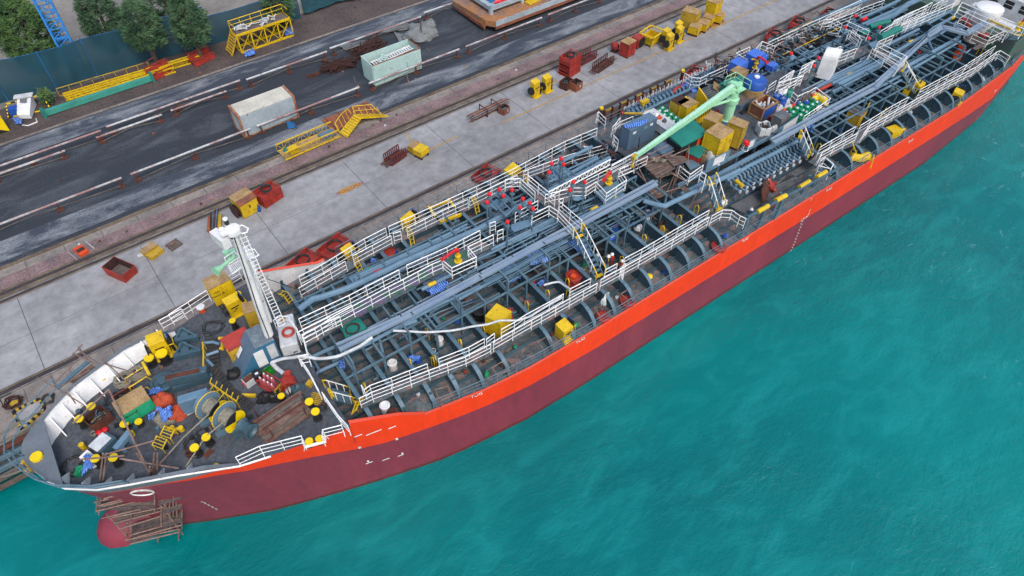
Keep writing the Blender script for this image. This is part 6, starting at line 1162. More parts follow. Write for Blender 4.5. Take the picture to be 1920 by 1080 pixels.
heap('rubbish_bag','crumpled white rubbish bags leaning by the pallets','rubbish bags',base('t',640,900,PZ,.6),.45,.8,.7,'plastic_white',33); heap('rubbish_bag','salmon bag behind the near signboard','bag',base('t',730,910,PZ,.3),.4,.35,.4,'foam_orange',34)
def signboard(lab,k,pts,h=1.0,sg=(.5,.9),z_=PZ):
    a_,b_=[XW(k,x_,y_,z_+h) for x_,y_ in pts]; a_.z=b_.z=z_; d=b_-a_; t=thing('signboard',lab,'signboard',a_,math.atan2(d.y,d.x)); L_=d.length
    m=MB(); m.box(L_/2,0,.15,L_,.04,h-.15); m.build('board','pipe_blue',t); m=MB(); m.box(L_*sum(sg)/2,-.035,.25,L_*(sg[1]-sg[0]),.02,h-.35); m.build('notice','white',t)
    m=MB(); m.tube((0,0,0),(0,0,h+.05),.04,5); m.tube((L_,0,0),(L_,0,h+.05),.04,5); m.tube((0,0,h),(L_,0,h),.035,5); m.build('frame','steel_blue',t)
signboard('blue-grey board with a white notice on the near platform edge beside the pallets','t',[(560,1010),(910,840)],1.1,(.3,.8)); signboard('narrow board with a white notice on the near platform edge, right of the red lamp','t',[(1210,700),(1330,640)],1.0,(.1,.7)); signboard('board with a long white notice on the near platform edge beside the grey cabinet','u',[(600,890),(880,700)],1.1,(.25,.95))
t=thing('red_lantern','red lantern in a wire cage near the platform edge','lantern',base('t',1175,700,PZ,.9)); m=MB(); m.lathe((0,0,.5),[(.1,0),(.25,.05),(.25,.35),(.1,.4)],12); m.build('lantern','red_bright',t); m=MB(); m.path([(math.cos(i*PI/5)*.3,math.sin(i*PI/5)*.3,.05) for i in range(10)],.02,4,closed=True); 
for i in range(4): m.tube((math.cos(i*PI/2)*.3,math.sin(i*PI/2)*.3,0),(math.cos(i*PI/2)*.25,math.sin(i*PI/2)*.25,.55),.02,4)
m.build('cage','white_rail',t)
# deck crane
K0=thing('deck_crane',None,None,(0,0,0)); K0.parent=SHIP
cb=Vector((56.6,.35,PZ)); hd=Vector((56.2,.4,10.3)); tp=Vector((43.9,-.95,9.4))
m=MB(); m.lathe(cb,[(.52,0),(.52,.3),(.43,.35),(.43,1.9),(.55,2.0),(.55,2.4),(.4,2.5),(.36,3.2),(.5,3.3),(.5,3.5),(.2,3.6)],20); m.build('column','mint',K0,smooth=True)
m=MB(); m.cyl(cb,.62,.28,20); m.build('base_ring','pipe_blue',K0)
m=MB(); d=(tp-hd).normalized(); sd_=d.cross(Vector((0,0,1))).normalized(); up=sd_.cross(d)
def bsec(c_,w_,h_): return [c_-sd_*w_-up*h_,c_+sd_*w_-up*h_,c_+sd_*w_+up*h_,c_-sd_*w_+up*h_]
m.hexa(bsec(hd-d*.6,.24,.3)+bsec(tp,.15,.13)); m.build('boom','mint',K0)
m=MB(); m.hexa([p_+up*.02 for p_ in bsec(hd,.08,.3)]+[p_+up*.02 for p_ in bsec(tp-d*.4,.05,.13)]); m.build('boom_rib','mint_pale',K0)
m=MB(); m.beam(tp+d*.15,tp-d*.3,.3,.35); m.tube(tp,tp-Vector((0,0,.6)),.06,6); m.lathe(tp-Vector((0,0,1.0)),[(.05,0),(.14,.1),(.14,.35),(.05,.45)],8); m.build('hook_block','yellow_old',K0)
m=MB(); m.tube(cb+Vector((-.3,0,2.3)),hd+d*3.0-up*.3,.12,8); m.build('luffing_ram','mint',K0)
m=MB(); m.box(hd.x+.1,hd.y,9.9,.9,.7,.5); m.lathe(hd+Vector((.2,-.45,.25)),[(.2,0),(.2,.9)],12,(0,1,0)); m.box(hd.x+.5,hd.y+.6,9.8,.6,.5,.5); m.lathe(hd+Vector((.9,0,-.4)),[(.22,0),(.22,.6)],10); m.build('slewing_head','mint',K0,bev=.04)
rail([(56.2,1.3,10.9),(57.4,1.3,10.9),(57.4,-.4,10.9)],h=.8,r=.03,mt='mint',sp=.8,n=1,parent=K0)
m=MB(); m.box(56.9,.6,10.0,1.0,1.5,.06); m.build('platform','mint',K0)
t=thing('traffic_cone','red traffic cone behind the crane column','traffic cone',base('t',725,200,PZ,.7)); m=MB(); m.lathe((0,0,.04),[(.2,0),(.05,.6),(.03,.62)],12); m.box(0,0,0,.45,.45,.05); m.build('cone','red_bright',t)
# tank and things aft on the platform
t=thing('storage_tank','upright tank with bright blue domed top, yellow band and grimy lower half','tank',base('u',290,190,PZ,1.9))
m=MB(); m.cyl((0,0,0),.98,1.0,28); m.build('lower_shell','rust_top',t); m=MB(); m.lathe((0,0,1.0),[(1.0,0),(1.0,.6),(.85,.85),(.3,.95),(.25,.95)],28); m.build('dome','blue',t,smooth=True); m=MB(); m.lathe((0,0,.98),[(1.03,0),(1.03,.09)],28); m.build('band','yellow_old',t); m=MB(); m.cyl((0,0,1.93),.25,.12,12); m.build('manhole_cover','white',t)
m=MB(); m.cyl((.6,.2,1.75),.12,.15,8); m.cyl((-.3,-.6,1.75),.1,.15,8); m.build('nozzle','blue',t)
openbin('shallow grey tray of planks beside the blue-topped tank','u',80,450,PZ,2.6,1.8,.5,.1,'house_grey','house_grey','parts_tray','tray',fill='plank',fillh=.3)
cabinet('teal sheeted box between the crane and the blue-topped tank','v',1000,790,PZ,2.2,1.3,1.3,0,'teal','teal',name='sheeted_box',cat='box',doors=0)
t=thing('tyre','black tyre lying at the foot of the blue-topped tank','tyre',base('u',290,425,PZ,.2)); m=MB(); m.path([(math.cos(i*PI/9)*.42,math.sin(i*PI/9)*.42,.16) for i in range(18)],.16,9,closed=True); m.build('tyre','black',t,smooth=True)
t=thing('wooden_crate','open plywood crate with a blue side panel and pale scrap inside','crate',base('u',400,530,PZ,1.1),.05+SY); L_,W_,H_=2.0,1.4,1.15
m=MB(); m.k=0; m.box(0,0,.1,L_-.1,W_-.1,.05)
for sx in (-1,1): m.box(sx*L_/2*.96,0,.1,.04,W_-.1,H_-.15)
m.box(0,W_/2*.96,.1,L_-.1,.04,H_-.15); m.k=1; m.box(0,-W_/2*.96,.1,L_-.1,.04,H_-.15); m.build('panel',['rust_orange','blue'],t)
m=MB()
for sx in (-1,1):
    for sy in (-1,1): m.box(sx*L_/2,sy*W_/2,0,.12,.12,H_)
    m.beam((sx*L_/2,-W_/2,H_-.05),(sx*L_/2,W_/2,H_-.05),.13,.1); m.beam((sx*L_/2,-W_/2,.08),(sx*L_/2,W_/2,.08),.13,.1)
for sy in (-1,1): m.beam((-L_/2,sy*W_/2,H_-.05),(L_/2,sy*W_/2,H_-.05),.13,.1)
m.build('frame','wood',t); m=MB()
for i in range(7): c0=Vector((R.uniform(-.6,.6),R.uniform(-.4,.4),.5)); m.tube(c0,c0+Vector((R.uniform(-.4,.4),R.uniform(-.3,.3),.7)),.1,7)
m.build('scrap','plastic_white',t)
t=thing('pipe_pair','two black pipes lying on the platform left of the plywood crate','pipes',base('u',190,610,PZ,.15),.05+SY)
for y_ in (-.12,.12): m=MB(); m.tube((-1.2,y_,.1),(1.2,y_,.1),.08,8); m.build('pipe','black',t)
for i,(x_,y_) in enumerate(((585,435),(660,468))): drumob('%s blue drum of the pair beside the open plywood crate'%('left','right')[i],'u',x_,y_,PZ,'blue','rope','blue drums beside the plywood crate',r=.36,H=1.0)
for i,(x_,y_,mt,rx,lab) in enumerate(((660,375,'white',.5,'white bundle behind the pair of blue drums'),(720,425,'teal',.45,'teal bundle beside the blue drums'),(750,365,'teal',.45,'dark teal bundle against the white platform rail'),(715,500,'plastic_white',.3,'pale sack against the blue drum pair'),(600,580,'plastic_white',.5,'pale wrapped box behind the plywood crate'),(545,865,'white',.35,'round white bag beside the grey cabinet'),(100,240,'white',.6,'white sacks beside the blue-topped tank'),(390,340,'blue',.3,'blue sack at the right side of the tank'),(720,570,'plastic_white',.5,'pale bundle beside the orange pipe'))): heap('bundle',lab,'bundle',base('u',x_,y_,PZ,.5),rx,rx*.85,.6,mt,100+i)
t=thing('bulk_bag','open white bulk bag with scrap inside on the platform','bulk bag',base('u',400,850,PZ,.8),.3+SY); m=MB(); m.grid(lambda u,v:Vector((math.cos(2*PI*u)*(.62+.12*math.cos(4*2*PI*u))*(1-.08*v),math.sin(2*PI*u)*(.62+.1*math.cos(8*PI*u))*(1-.08*v),.85*v+.06*math.sin(9*u*PI)*v)),24,6); m.build('bag','plastic_white',t,smooth=True,sol=.03); m=MB(); m.cyl((0,0,0),.5,.5,10); 
for i in range(8): c0=Vector((R.uniform(-.3,.3),R.uniform(-.3,.3),.5)); m.k=i%2; m.tube(c0,c0+Vector((R.uniform(-.3,.3),R.uniform(-.3,.3),.3)),.06,5)
m.build('scrap',['rust_dark','steel_blue'],t)
def opipe(lab,a_,b_,r,mt='orange'):
    A,B=XW(*a_),XW(*b_); t=thing('long_pipe',lab,'pipe',A); m=MB(); m.tube((0,0,0),B-A,r,12); m.build('pipe',mt,t,smooth=True); m=MB(); d=(B-A).normalized(); m.lathe((0,0,0),[(r*.8,-.01),(r*1.06,0),(r*1.06,.12)],12,d); m.build('end_ring','red',t); return t
opipe('long thick orange pipe lying on the platform beside the plywood crate',('u',470,760,PZ+.2),('u',880,535,PZ+.2),.2)
cabinet('grey steel cabinet with hose fittings on top near the long white notice','u',640,700,PZ,1.2,.9,1.3,.05,'tarp_grey','tarp_grey',name='steel_cabinet',cat='cabinet',doors=1)
for x_,y_ in ((858,605),(912,562),(1000,590),(940,640),(1068,555),(1128,522),(752,705),(905,700),(800,660),(980,660)): drumob('green drum with a white-labelled lid in the group inside the right-hand platform rail','u',x_,y_,PZ,'green','white','green drums inside the right-hand platform rail')
for i,(x_,y_,mt,lab) in enumerate(((890,530,'blue','blue plastic can, left one of the row behind the green drums'),(985,510,'blue','blue plastic can, right one of the row behind the green drums'),(1060,480,'leaf_green','light green plastic can behind the green drums'),(760,610,'leaf_green','light green bottle beside the small blue ball'),(708,665,'blue','small blue ball beside the grey steel cabinet'),(1130,420,'cap_yellow','yellow can between the orange one and the biggest yellow one'),(1165,440,'cap_yellow','yellow can in the middle of the yellow group'),(1220,465,'cap_yellow','biggest yellow can at the platform corner'),(1105,455,'cap_yellow','small yellow can nearest the light green can'),(1095,420,'orange','orange can beside the wooden board'),(1240,540,'yellow','yellow can against the platform corner rail'))):
    big=.4 if 'biggest' in lab else .3; b_=base('u',x_,y_,PZ,.6); t=thing('plastic_can',lab,'plastic can',b_,R.uniform(0,2)); m=MB(); m.lathe((0,0,0),[(big*.9,0),(big,.06),(big,.45),(big*.8,.58),(.08,.62)],12); m.build('can',mt,t,smooth=True); m=MB(); m.cyl((0,0,.6),.07,.06,8); m.build('cap','white',t)
t=thing('wooden_board','grey wooden board leaning on the platform rail behind the yellow cans','board',base('u',980,430,PZ,1.1),.05+SY); m=MB(); m.box(0,0,0,1.2,.08,1.15)
for i in range(5): m.box(-.5+.25*i,-.06,0,.2,.03,1.15)
m.build('boards','plank',t)
drape('notice_sheet','white sheet tied outside the platform corner rail','u',[(1120,590),(1190,560),(1180,630),(1110,660)],[7.9,7.9,7.2,7.2],'white','sheet',sd=61,amp=.03)
t=thing('white_cowl','tall white rounded engine cover standing on the right-hand catwalk','cover',sw((69.8,-.1,6.9)),SY+.35)
pr=[(-.75,0),(.75,0)]+[(.75*math.cos(a_),2.1+.75*math.sin(a_)) for a_ in [i*PI/10 for i in range(11)]]
m=MB(); n=len(pr); i0=len(m.v); m.v+=[(x_,-.55,z_) for x_,z_ in pr]+[(x_*.9-.2,.75,z_*.97) for x_,z_ in pr]; m.f.append(tuple(range(n))); m.m.append(0); m.f.append(tuple(range(2*n-1,n-1,-1))); m.m.append(0)
for j in range(n): m.f.append((j,(j+1)%n,n+(j+1)%n,n+j)); m.m.append(0)
m.build('shell','white',t,bev=.03); m=MB(); m.box(0,-.57,1.9,.35,.03,.07,0); m.build('slot','black',t)
for i,P4 in enumerate(([(40,500),(300,300),(340,380),(80,560)],[(700,260),(1000,200),(1010,320),(830,300)])):
    pass
for lab,pts,r_ in (('teal sheeted pipe roll beside the right-hand catwalk, the longer lower one',[('O',1410,400,8),('O',1620,300,8)],.34),('teal sheeted pipe roll beyond the catwalk, the upper one',[('O',1300,290,7.6),('O',1400,250,7.6),('O',1510,230,7.6)],.28),('dark teal sheeted roll hanging by the lamp posts',[('O',1210,360,7.4),('O',1290,330,7.4)],.26)):
    A=[XW(*p_) for p_ in pts]; t=thing('sheeted_roll',lab,'sheeted pipe',A[0]); N=[]
    for a_,b_ in zip(A,A[1:]): N+=[a_.lerp(b_,j/5)-A[0] for j in range(5)]
    N.append(A[-1]-A[0]); m=MB(); m.path([v_+Vector((0,0,.05*math.sin(i*2.1))) for i,v_ in enumerate(N)],r_,9); m.build('sheeting','teal',t,smooth=True)
# blue lockers and tools at the far platform edge
mat('sky_blue','#3f6fd0','#3a62bb',1,.5,.5,fine=.08)
for i,(k,x_,y_,L_,W_,H_,lab) in enumerate((('v',1050,460,1.3,1.2,1.2,'light blue locker at the far platform edge, behind the pallet pile'),('v',1310,330,1.4,1.2,1.5,'light blue locker under the white stair rails'),('O',130,580,1.3,1.2,1.3,'light blue cabinet with sheets beside the brown bottle'),('O',275,680,.9,.7,.7,'bright blue bundle box on the walkway beyond the tank'))): cabinet(lab,k,x_,y_,PZ-.6,L_,W_,H_,.1,'sky_blue','sky_blue',name='blue_locker',cat='locker',doors=1)
t=thing('pallet_pile','pile of tan wooden pallets at the far side of the platform','pallets',base('v',1060,580,PZ,1.2),.1+SY)
for i in range(9): m=MB(); m.box(0,.02*(i%3),.13*i,1.3,1.2,.04); m.box(0,-.5,.13*i+.04,1.3,.1,.08); m.box(0,0,.13*i+.04,1.3,.1,.08); m.build('pallet','pallet',t)
t=thing('tilted_pallet','single pale pallet leaning behind the crane head','pallet',base('v',740,800,PZ,.9),.7+SY); m=MB()
for i in range(6): m.hexa([(-.6+.2*i,-.5,.1),(-.45+.2*i,-.5,.1),(-.45+.2*i,.5,.7),(-.6+.2*i,.5,.7),(-.6+.2*i,-.5,.14),(-.45+.2*i,-.5,.14),(-.45+.2*i,.5,.74),(-.6+.2*i,.5,.74)])
m.build('slats','pallet',t)
t=thing('grating_stack','grey steel gratings lying behind the crane boom','gratings',base('v',650,930,PZ,.5),.4+SY)
m=MB(); 
for i in range(9): m.box(-1.1+.27*i,0,.3,.12,1.6,.1)
m.box(0,-.75,.2,2.4,.1,.12); m.box(0,.75,.2,2.4,.1,.12); m.build('bars','tarp_grey',t)
duct('thick green hose curving over the far side of the platform',[('v',370,1050,PZ+.15),('v',500,940,PZ+.15),('v',640,880,PZ+.15),('v',830,760,PZ+.15),('v',1000,700,PZ+.2),('v',1180,620,PZ+.2)],.11,'teal',name='green_hose')
t=thing('red_hose_bundle','bundle of red hose beyond the near yellow lockers on the far edge','hose',base('v',100,880,D+1.2,.3)); m=MB(); m.path([(-.9,-.1,.2),(-.2,.1,.3),(.4,.1,.25),(1.0,.3,.3)],.17,8); m.build('hose','red',t,smooth=True)
for i,(x_,y_) in enumerate(((170,830),(240,800),(350,900))): heap('bag','blue bag, '+('leftmost of three','middle of three','rightmost of three')[i]+' behind the far manifold pipes','bag',base('v',x_,y_,D+1.2,.3),.35,.3,.4,'sky_blue',120+i,n=10)
t=thing('orange_float','orange and yellow valve actuator at the end of the far manifold','actuator',base('r',600,330,D+2,.4),-.5+SY); m=MB(); m.k=1; m.tube((-1,.2,.2),(.7,-.1,.2),.12,8); m.k=0; m.lathe((-1.1,.2,.2),[(.2,0),(.2,.15)],10,(-1,0,0)); m.k=1; m.tube((.7,-.1,.2),(.8,-.5,-.3),.09,7); m.build('actuator',['red','yellow_old'],t,smooth=True)
t=thing('yellow_actuator','yellow actuator frame between the barrier fence and the far manifold','actuator',base('r',740,150,D+1.2,.8),SY); m=MB(); m.box(0,0,.5,.9,.4,.3); m.box(-.3,-.6,0,.8,.25,.15); m.tube((-.4,-.3,-.3),(-.4,-.3,.6),.08,6); m.box(-.6,-.9,-.2,.25,.25,.5); m.build('frame','yellow',t)
# hose jumble on the far staging: countless thin hoses and clamps as one mass
m=MB(); R.seed(3); A0=s(1420,118,5.6); rr=random.Random(4)
for i in range(520):
    g=rr.uniform(60.5,80); t_=rr.uniform(4.3,8.3); z_=rr.uniform(4.6,6.5); P_=[Vector((g,t_,z_))]
    for j in range(4): P_.append(P_[-1]+Vector((rr.uniform(-.5,.5),rr.uniform(-.45,.45),rr.uniform(-.25,.3))))
    m.k=rr.choice([0,0,0,1,1,2,3,4]); m.path(P_,rr.choice([.03,.04,.055]),4)
o=m.build('hose_jumble',['hose','steel_blue','scaffold','plastic_white','rust'],None); o.location=sw((0,0,0)); o.rotation_euler=(0,0,SY); tag(o,'dense jumble of hoses and scaffold fittings along the far deck edge','hoses',kind='stuff')
m=MB()
for i in range(160):
    g=rr.uniform(36.8,46); t_=rr.uniform(2.3,6.5); z_=rr.uniform(4.2,5.6); P_=[Vector((g,t_,z_))]
    for j in range(4): P_.append(P_[-1]+Vector((rr.uniform(-.5,.5),rr.uniform(-.4,.4),rr.uniform(-.2,.2))))
    m.k=rr.choice([0,1,2,2,3,4]); m.path(P_,rr.choice([.03,.045]),4)
o=m.build('hose_jumble',['hose','steel_blue','scaffold','plastic_white','rust'],None); o.location=sw((0,0,0)); o.rotation_euler=(0,0,SY); tag(o,'tangle of hoses and brown bundles on the far deck before the midship platform','hoses',kind='stuff')
# brown scaffold with plank deck below the crane boom tip
sc3=thing('scaffold','brown tube scaffold with weathered planks below the crane boom tip','scaffold',sw((45.5,-2,4.2)),SY); o3=Vector((45.5,-2,4.2))
for P4,z_,n_ in (([(310,60),(560,-10),(720,150),(520,255)],7.5,9),([(560,-10),(800,20),(860,70),(700,130)],7.7,5),([(420,200),(600,140),(700,200),(530,260)],7.2,5),([(700,310),(760,300),(880,390),(820,410)],6.3,5),([(410,400),(560,330),(620,430),(500,480)],6.2,6)):
    a_,b_,c_,d_=[X('L',x_,y_,z_)-o3 for x_,y_ in P4]; m=MB()
    for i in range(n_):
        t0,t1=(i+.08)/n_,(i+.85)/n_; p0,p1,p2,p3=a_.lerp(d_,t0),b_.lerp(c_,t0),b_.lerp(c_,t1),a_.lerp(d_,t1); up=Vector((0,0,.05+.03*(i%2))); m.k=i%2; m.hexa([p0,p1,p2,p3,p0+up,p1+up,p2+up,p3+up])
    m.build('plank_deck',['plank','plank_red'],sc3)
for a_,b_,z0,z1 in (((300,90),(520,515),8.6,5.6),((290,50),(285,190),9,7.4),((620,400),(740,130),5.8,8.4),((680,350),(800,120),6,8.6),((520,420),(760,350),6.5,6.8),((450,420),(640,300),6.4,6.6),((860,-100),(845,120),9.8,8),((730,180),(650,480),8,5),((560,200),(540,400),7.8,5.6),((300,180),(520,420),7.8,6.2),((490,520),(480,600),5.5,4.8),((440,660),(660,540),5,5.3),((380,580),(520,690),5.2,4.6),((970,340),(870,540),7.2,5.2),((870,540),(760,680),5.2,4.4),((680,200),(860,300),7.8,7.4),((320,50),(640,-100),8.6,8.8),((360,110),(700,-40),8.5,8.7),((660,20),(860,-70),8.6,8.8)):
    m=MB(); m.tube(X('L',*a_,z0)-o3,X('L',*b_,z1)-o3,.045,6); m.build('pole','scaffold',sc3)
drape('crumpled_sheet','crumpled beige sheet on the plank scaffold beside the blue-grey casing','L',[(450,50),(620,70),(600,90),(500,80)],[7.9,7.9,7.8,7.8],'rope','sheet',sd=71,amp=.12)
sc4=thing('scaffold','reddish scaffold poles between the far walkway and the big grey-blue container','scaffold',sw((44,3,4.5)),SY); o4=Vector((44,3,4.5))
for a_,b_,z0,z1 in (((0,770),(300,1060),7.5,7),((100,900),(330,1000),7,7),((20,960),(160,1080),6.6,6.6),((0,900),(200,800),7.2,7.4),((640,900),(660,720),7,8.8)): m=MB(); m.tube(X('r',*a_,z0)-o4,X('r',*b_,z1)-o4,.045,6); m.build('pole','rust',sc4)
# ---------------- quay apron things ----------------
openbin('open red skip with a rusty inside standing alone on the quay apron, lower left','e',885,915,0,2.3,1.35,.95,-1.1,'red','rust_dark',flare=.12,ship=False,fill='plank')
t=thing('yellow_crate','small faded yellow tray box on the quay apron beside a wooden pallet','box',base('e',1135,790,0,.5),.35)
m=MB(); m.box(0,.35,0,1.3,.65,.5); m.box(0,-.35,0,1.3,.65,.38); m.build('body','yellow_old',t,bev=.02); m=MB(); m.box(0,.35,.5,1.34,.68,.04); m.build('lid','rust_top',t)
heap('rag','grey rag beside the faded yellow tray box','rag',q(265,478,0),.3,.2,.15,'plastic_white',201)
t=thing('pallet','grey wooden pallet with a few slats, on the apron left of the mast head','pallet',base('e',1300,745,0,.3),.25)
m=MB()
for i in range(6): m.box(-.45+.18*i,0,.22,.14,.9,.03)
for y_ in (-.4,0,.4): m.box(0,y_,0,1.1,.1,.22)
m.build('slats','plank',t); m=MB(); m.box(-.1,.1,.26,.7,.35,.08,.1); m.build('loose_board','plank_red',t)
t=thing('angle_bundle','bundle of steel bars lying across two ochre trestles behind the mast head','steel bars',q(404,420,0),1.15)
for j,y_ in enumerate((-.45,.45)):
    m=MB(); m.box(-.1,y_,0,1.9,.28,.35); m.build('trestle','rust_orange' if j else 'yellow_old',t)
for i in range(7): m=MB(); m.beam((-1.5+.1*i,-.25+.09*i,.42),(1.7-.1*i,-.32+.11*i,.45),.05,.05); m.build('bar',['rust','steel_blue','rust_dark'][i%3],t)
t=thing('yellow_cabinet','large yellow cabinet with a two-pitch brown roof and a hose reel on its side','cabinet',q(473,403,0)+Vector((-.1,.7,0)),.2)
m=MB(); m.prism([(-.85,-.75),(.85,-.75),(.85,.75),(-.85,.75)],.08,[1.55,1.55,1.75,1.75]); m.build('body','yellow',t,bev=.02); m=MB(); m.prism([(-.9,-.2),(.9,-.2),(.9,.8),(-.9,.8)],1.76,1.84); m.build('upper_roof','rust_top',t); m=MB(); m.prism([(-.9,-.8),(.9,-.8),(.9,-.22),(-.9,-.22)],[1.56,1.56,1.74,1.74],[1.62,1.62,1.8,1.8]); m.build('lower_roof','rust_orange',t)
m=MB(); m.lathe((-.9,0,.75),[(.65,0),(.65,.06),(.35,.08),(.35,.25),(.65,.27),(.65,.33)],20,(-1,0,0)); m.build('hose_reel','rust_dark',t); m=MB(); m.box(0,-.77,.9,.12,.02,.3); m.build('handle','black',t)
heap('blue_sheet','bright blue sheet hanging between the yellow cabinet and the red cradles','sheet',base('cb',510,490,0,1.0),.22,.6,1.1,'blue',202)
cradle('double stack of red cradles with a fat black hose coil, by the yellow cabinet','cb',750,250,0,2,2.0,1.3,.25,h1=.7)
cradle('red cradles stacked by the second pair of yellow welding sets, black coil on top','c',440,410,0,3,2.0,1.5,.2,h1=.75)
cradle('red cradle lying against the quay rail just aft of the bow bulwark, flattened and dusty','n3',50,640,0,1,2.4,1.6,.35,group='red cable cradles')
cradle('wide red cradle with a loose black coil on the quay strip nearest the mast','n3',410,480,0,1,2.6,1.8,.3)
cradle('red cradle with ochre straps on the quay strip above the crossing','K',290,300,0,1,2.4,1.6,.3)
cradle('red cradle with brown cable beside the white bent rail of the midship platform','v',390,610,0,2,2.4,1.7,.3)
cradle('red cradle with black coil on the quay beside the yellow guide rail, left of two','O',310,350,0,2,2.4,1.7,.35); cradle('red cradle with black coil on the quay beside the yellow guide rail, right of two','O',560,220,0,2,2.4,1.7,.35)
cradle('red cradles at the top of the photo behind the hose jumble','O',890,120,0,1,2.0,1.5,.3)
def rack(lab,c_,L,W,rz,H=.8,bars=0,mt='red'):
    t=thing('steel_rack',lab,'steel rack',c_,rz)
    for y_ in (-W/2,W/2):
        m=MB(); m.beam((-L/2,y_,H),(L/2,y_,H),.08,.1); m.beam((-L/2,y_,.1),(L/2,y_,.1),.08,.1)
        for i in range(9): x_=-L/2+L*i/8; m.beam((x_,y_,.05),(x_,y_,H),.1,.05)
        m.box(0,y_,.25,L*.96,.02,.2); m.build('side_frame',mt,t)
    m=MB()
    for x_ in (-L/2,0,L/2): m.beam((x_,-W/2,.1),(x_,W/2,.1),.08,.08)
    m.build('cross_bar',mt,t)
    for i in range(bars): y_=-W/2+W*(i+.5)/bars; m=MB(); m.tube((-L*.8+R.uniform(-.1,.2),y_,.25),(L*.75+R.uniform(-.2,.2),y_,.3),.05,6); m.build('bar','rust',t)
    return t
mat('rack_red','#7c3536','#5f2c2e',1.2,.5,.7,fine=.25)
rack('maroon steel rack with scaffold tubes, alone on the apron left of the small yellow box','x' and q(743,300,0)+Vector((0,.1,0)),2.0,1.0,.25,1.0,5,'rack_red')
rack('dark steel rack on the apron, upper one of the pair beside the tallest cradle stack',q(1102,116,0)+Vector((0,.3,0)),2.4,.9,.1,1.0,3,'rack_red'); rack('rusty steel rack on the apron, lower one of the pair beside the tallest cradle stack',q(1130,126,0),2.8,.9,.2,1.0,4,'rust')
cabinet('small bright yellow box on red legs in front of a faded yellow one','f',1235,30,0,1.15,1.0,.95,.3,'yellow','yellow',name='yellow_box',cat='box',ship=False,legs=.3)
cabinet('faded yellow box tucked behind the bright one on red legs','f',1195,5,0,1.1,1.0,.9,.3,'yellow_old','rust_top',name='yellow_box',cat='box',ship=False)
t=thing('pipe_bundle','bundle of long rusty scaffold tubes in a steel cradle on the apron','pipe bundle',q(922,211,0)+Vector((0,.35,0)),.05)
for i in range(14):
    m=MB(); y_=-.5+.11*(i%9); z_=.25+.14*(i//5); x_=R.uniform(-.5,.3); m.tube((-2.6+x_,y_,z_),(2.2+x_,y_,z_),.055,6); m.build('tube',['rust','scaffold','steel_blue','rust_orange'][i%4],t)
for x_ in (-.9,.7):
    m=MB(); m.path([(x_,-.75,0),(x_,-.75,.9),(x_,.6,.9),(x_,.6,0)],.05,5); m.beam((x_,-.75,.12),(x_,.6,.12),.1,.1); m.build('cradle_frame','rust',t)
t=openbin('small rusty crate with a white number 2 beside the scaffold tube bundle','p',945,200,0,.95,.8,.75,.25,'rust_orange','rust_dark','steel_crate','steel crate',ship=False,bits=6); text('number','2',.5,'white',t,(.1,-.43,.38),(PI/2,0,0))
t=openbin('rusty crate with a white number 9 beside the yellow walkway line','c',482,610,0,1.1,1.0,.95,.15,'rust_orange','rust_dark','steel_crate','steel crate',ship=False,bits=7); text('number','9',.5,'white',t,(.1,-.53,.5),(PI/2,0,0))
openbin('rusty open steel tray with a slatted end, left of the number 9 crate','c',410,600,0,1.3,1.0,.9,.25,'rust','rust_dark','steel_tray','steel tray',ship=False,bits=8)
weldset('yellow welding set on the apron with a hose reel, left one of the first pair','c',175,600,0,.15,H=2.0); weldset('yellow welding set on the apron with a hose reel, right one of the first pair','c',262,565,0,.15,H=2.0)
for i,(x_,y_,lab) in enumerate(((1165,215,'upper left of the four beyond the yellow basket'),(1192,250,'lower left of the four beyond the yellow basket'),(1257,160,'upper right of the four beyond the yellow basket'),(1265,197,'lower right of the four beyond the yellow basket'))): weldset('yellow welding set with reel and cylinders, '+lab,'c',x_,y_,0,.15,H=2.0)
t=thing('red_fan','small round red blower on a stand left of the red locker','blower',q(1155,97,0)+Vector((0,.2,0)),.3); m=MB(); m.lathe((-.3,0,.7),[(.2,-.2),(.5,0),(.5,.35),(.25,.6)],14,(1,0,0)); m.build('casing','red',t,smooth=True); m=MB(); m.box(0,0,0,1,.8,.08); m.tube((-.3,0,0),(-.3,0,.5),.05,6); m.tube((.3,0,0),(.3,0,.5),.05,6); m.build('stand','rust_dark',t)
cabinet('tall dull red locker on the apron between the blower and the red reel','c',875,305,0,1.4,1.2,1.8,.15,'red','rust_top',name='red_locker',cat='locker',ship=False)
t=thing('red_reel','red drum-shaped hose reel right of the dull red locker','hose reel',q(1198,90,0)+Vector((0,.4,0)),.15); m=MB(); m.box(0,0,.1,1.2,1.1,1.25); m.build('housing','red',t,bev=.12); m=MB(); m.lathe((.1,-.56,.75),[(.6,0),(.6,.06),(.3,.08),(.3,.14)],18,(0,-1,0)); m.build('reel','black',t)
t=thing('yellow_basket','yellow open-topped steel basket with flared rim on short legs','basket',q(1228,86,0)+Vector((0,.8,0)),.2)
m=MB(); L_,W_=1.9,1.5
for i,(a_,b_) in enumerate((((-1,-1),(1,-1)),((1,-1),(1,1)),((1,1),(-1,1)),((-1,1),(-1,-1)))):
    p0=Vector((a_[0]*L_/2,a_[1]*W_/2,.3)); p1=Vector((b_[0]*L_/2,b_[1]*W_/2,.3)); o0=Vector((a_[0]*(L_/2+.25),a_[1]*(W_/2+.2),1.45)); o1=Vector((b_[0]*(L_/2+.25),b_[1]*(W_/2+.2),1.45))
    m.face([p0,p1,p1+Vector((0,0,.8)),p0+Vector((0,0,.8))]); m.beam(o0,o1,.2,.08)
    for k in range(4): m.beam(p0.lerp(p1,k/3)+Vector((0,0,.7)),o0.lerp(o1,k/3),.07,.07)
    m.beam(p0-Vector((0,0,.3)),p0+Vector((0,0,.9)),.14,.14)
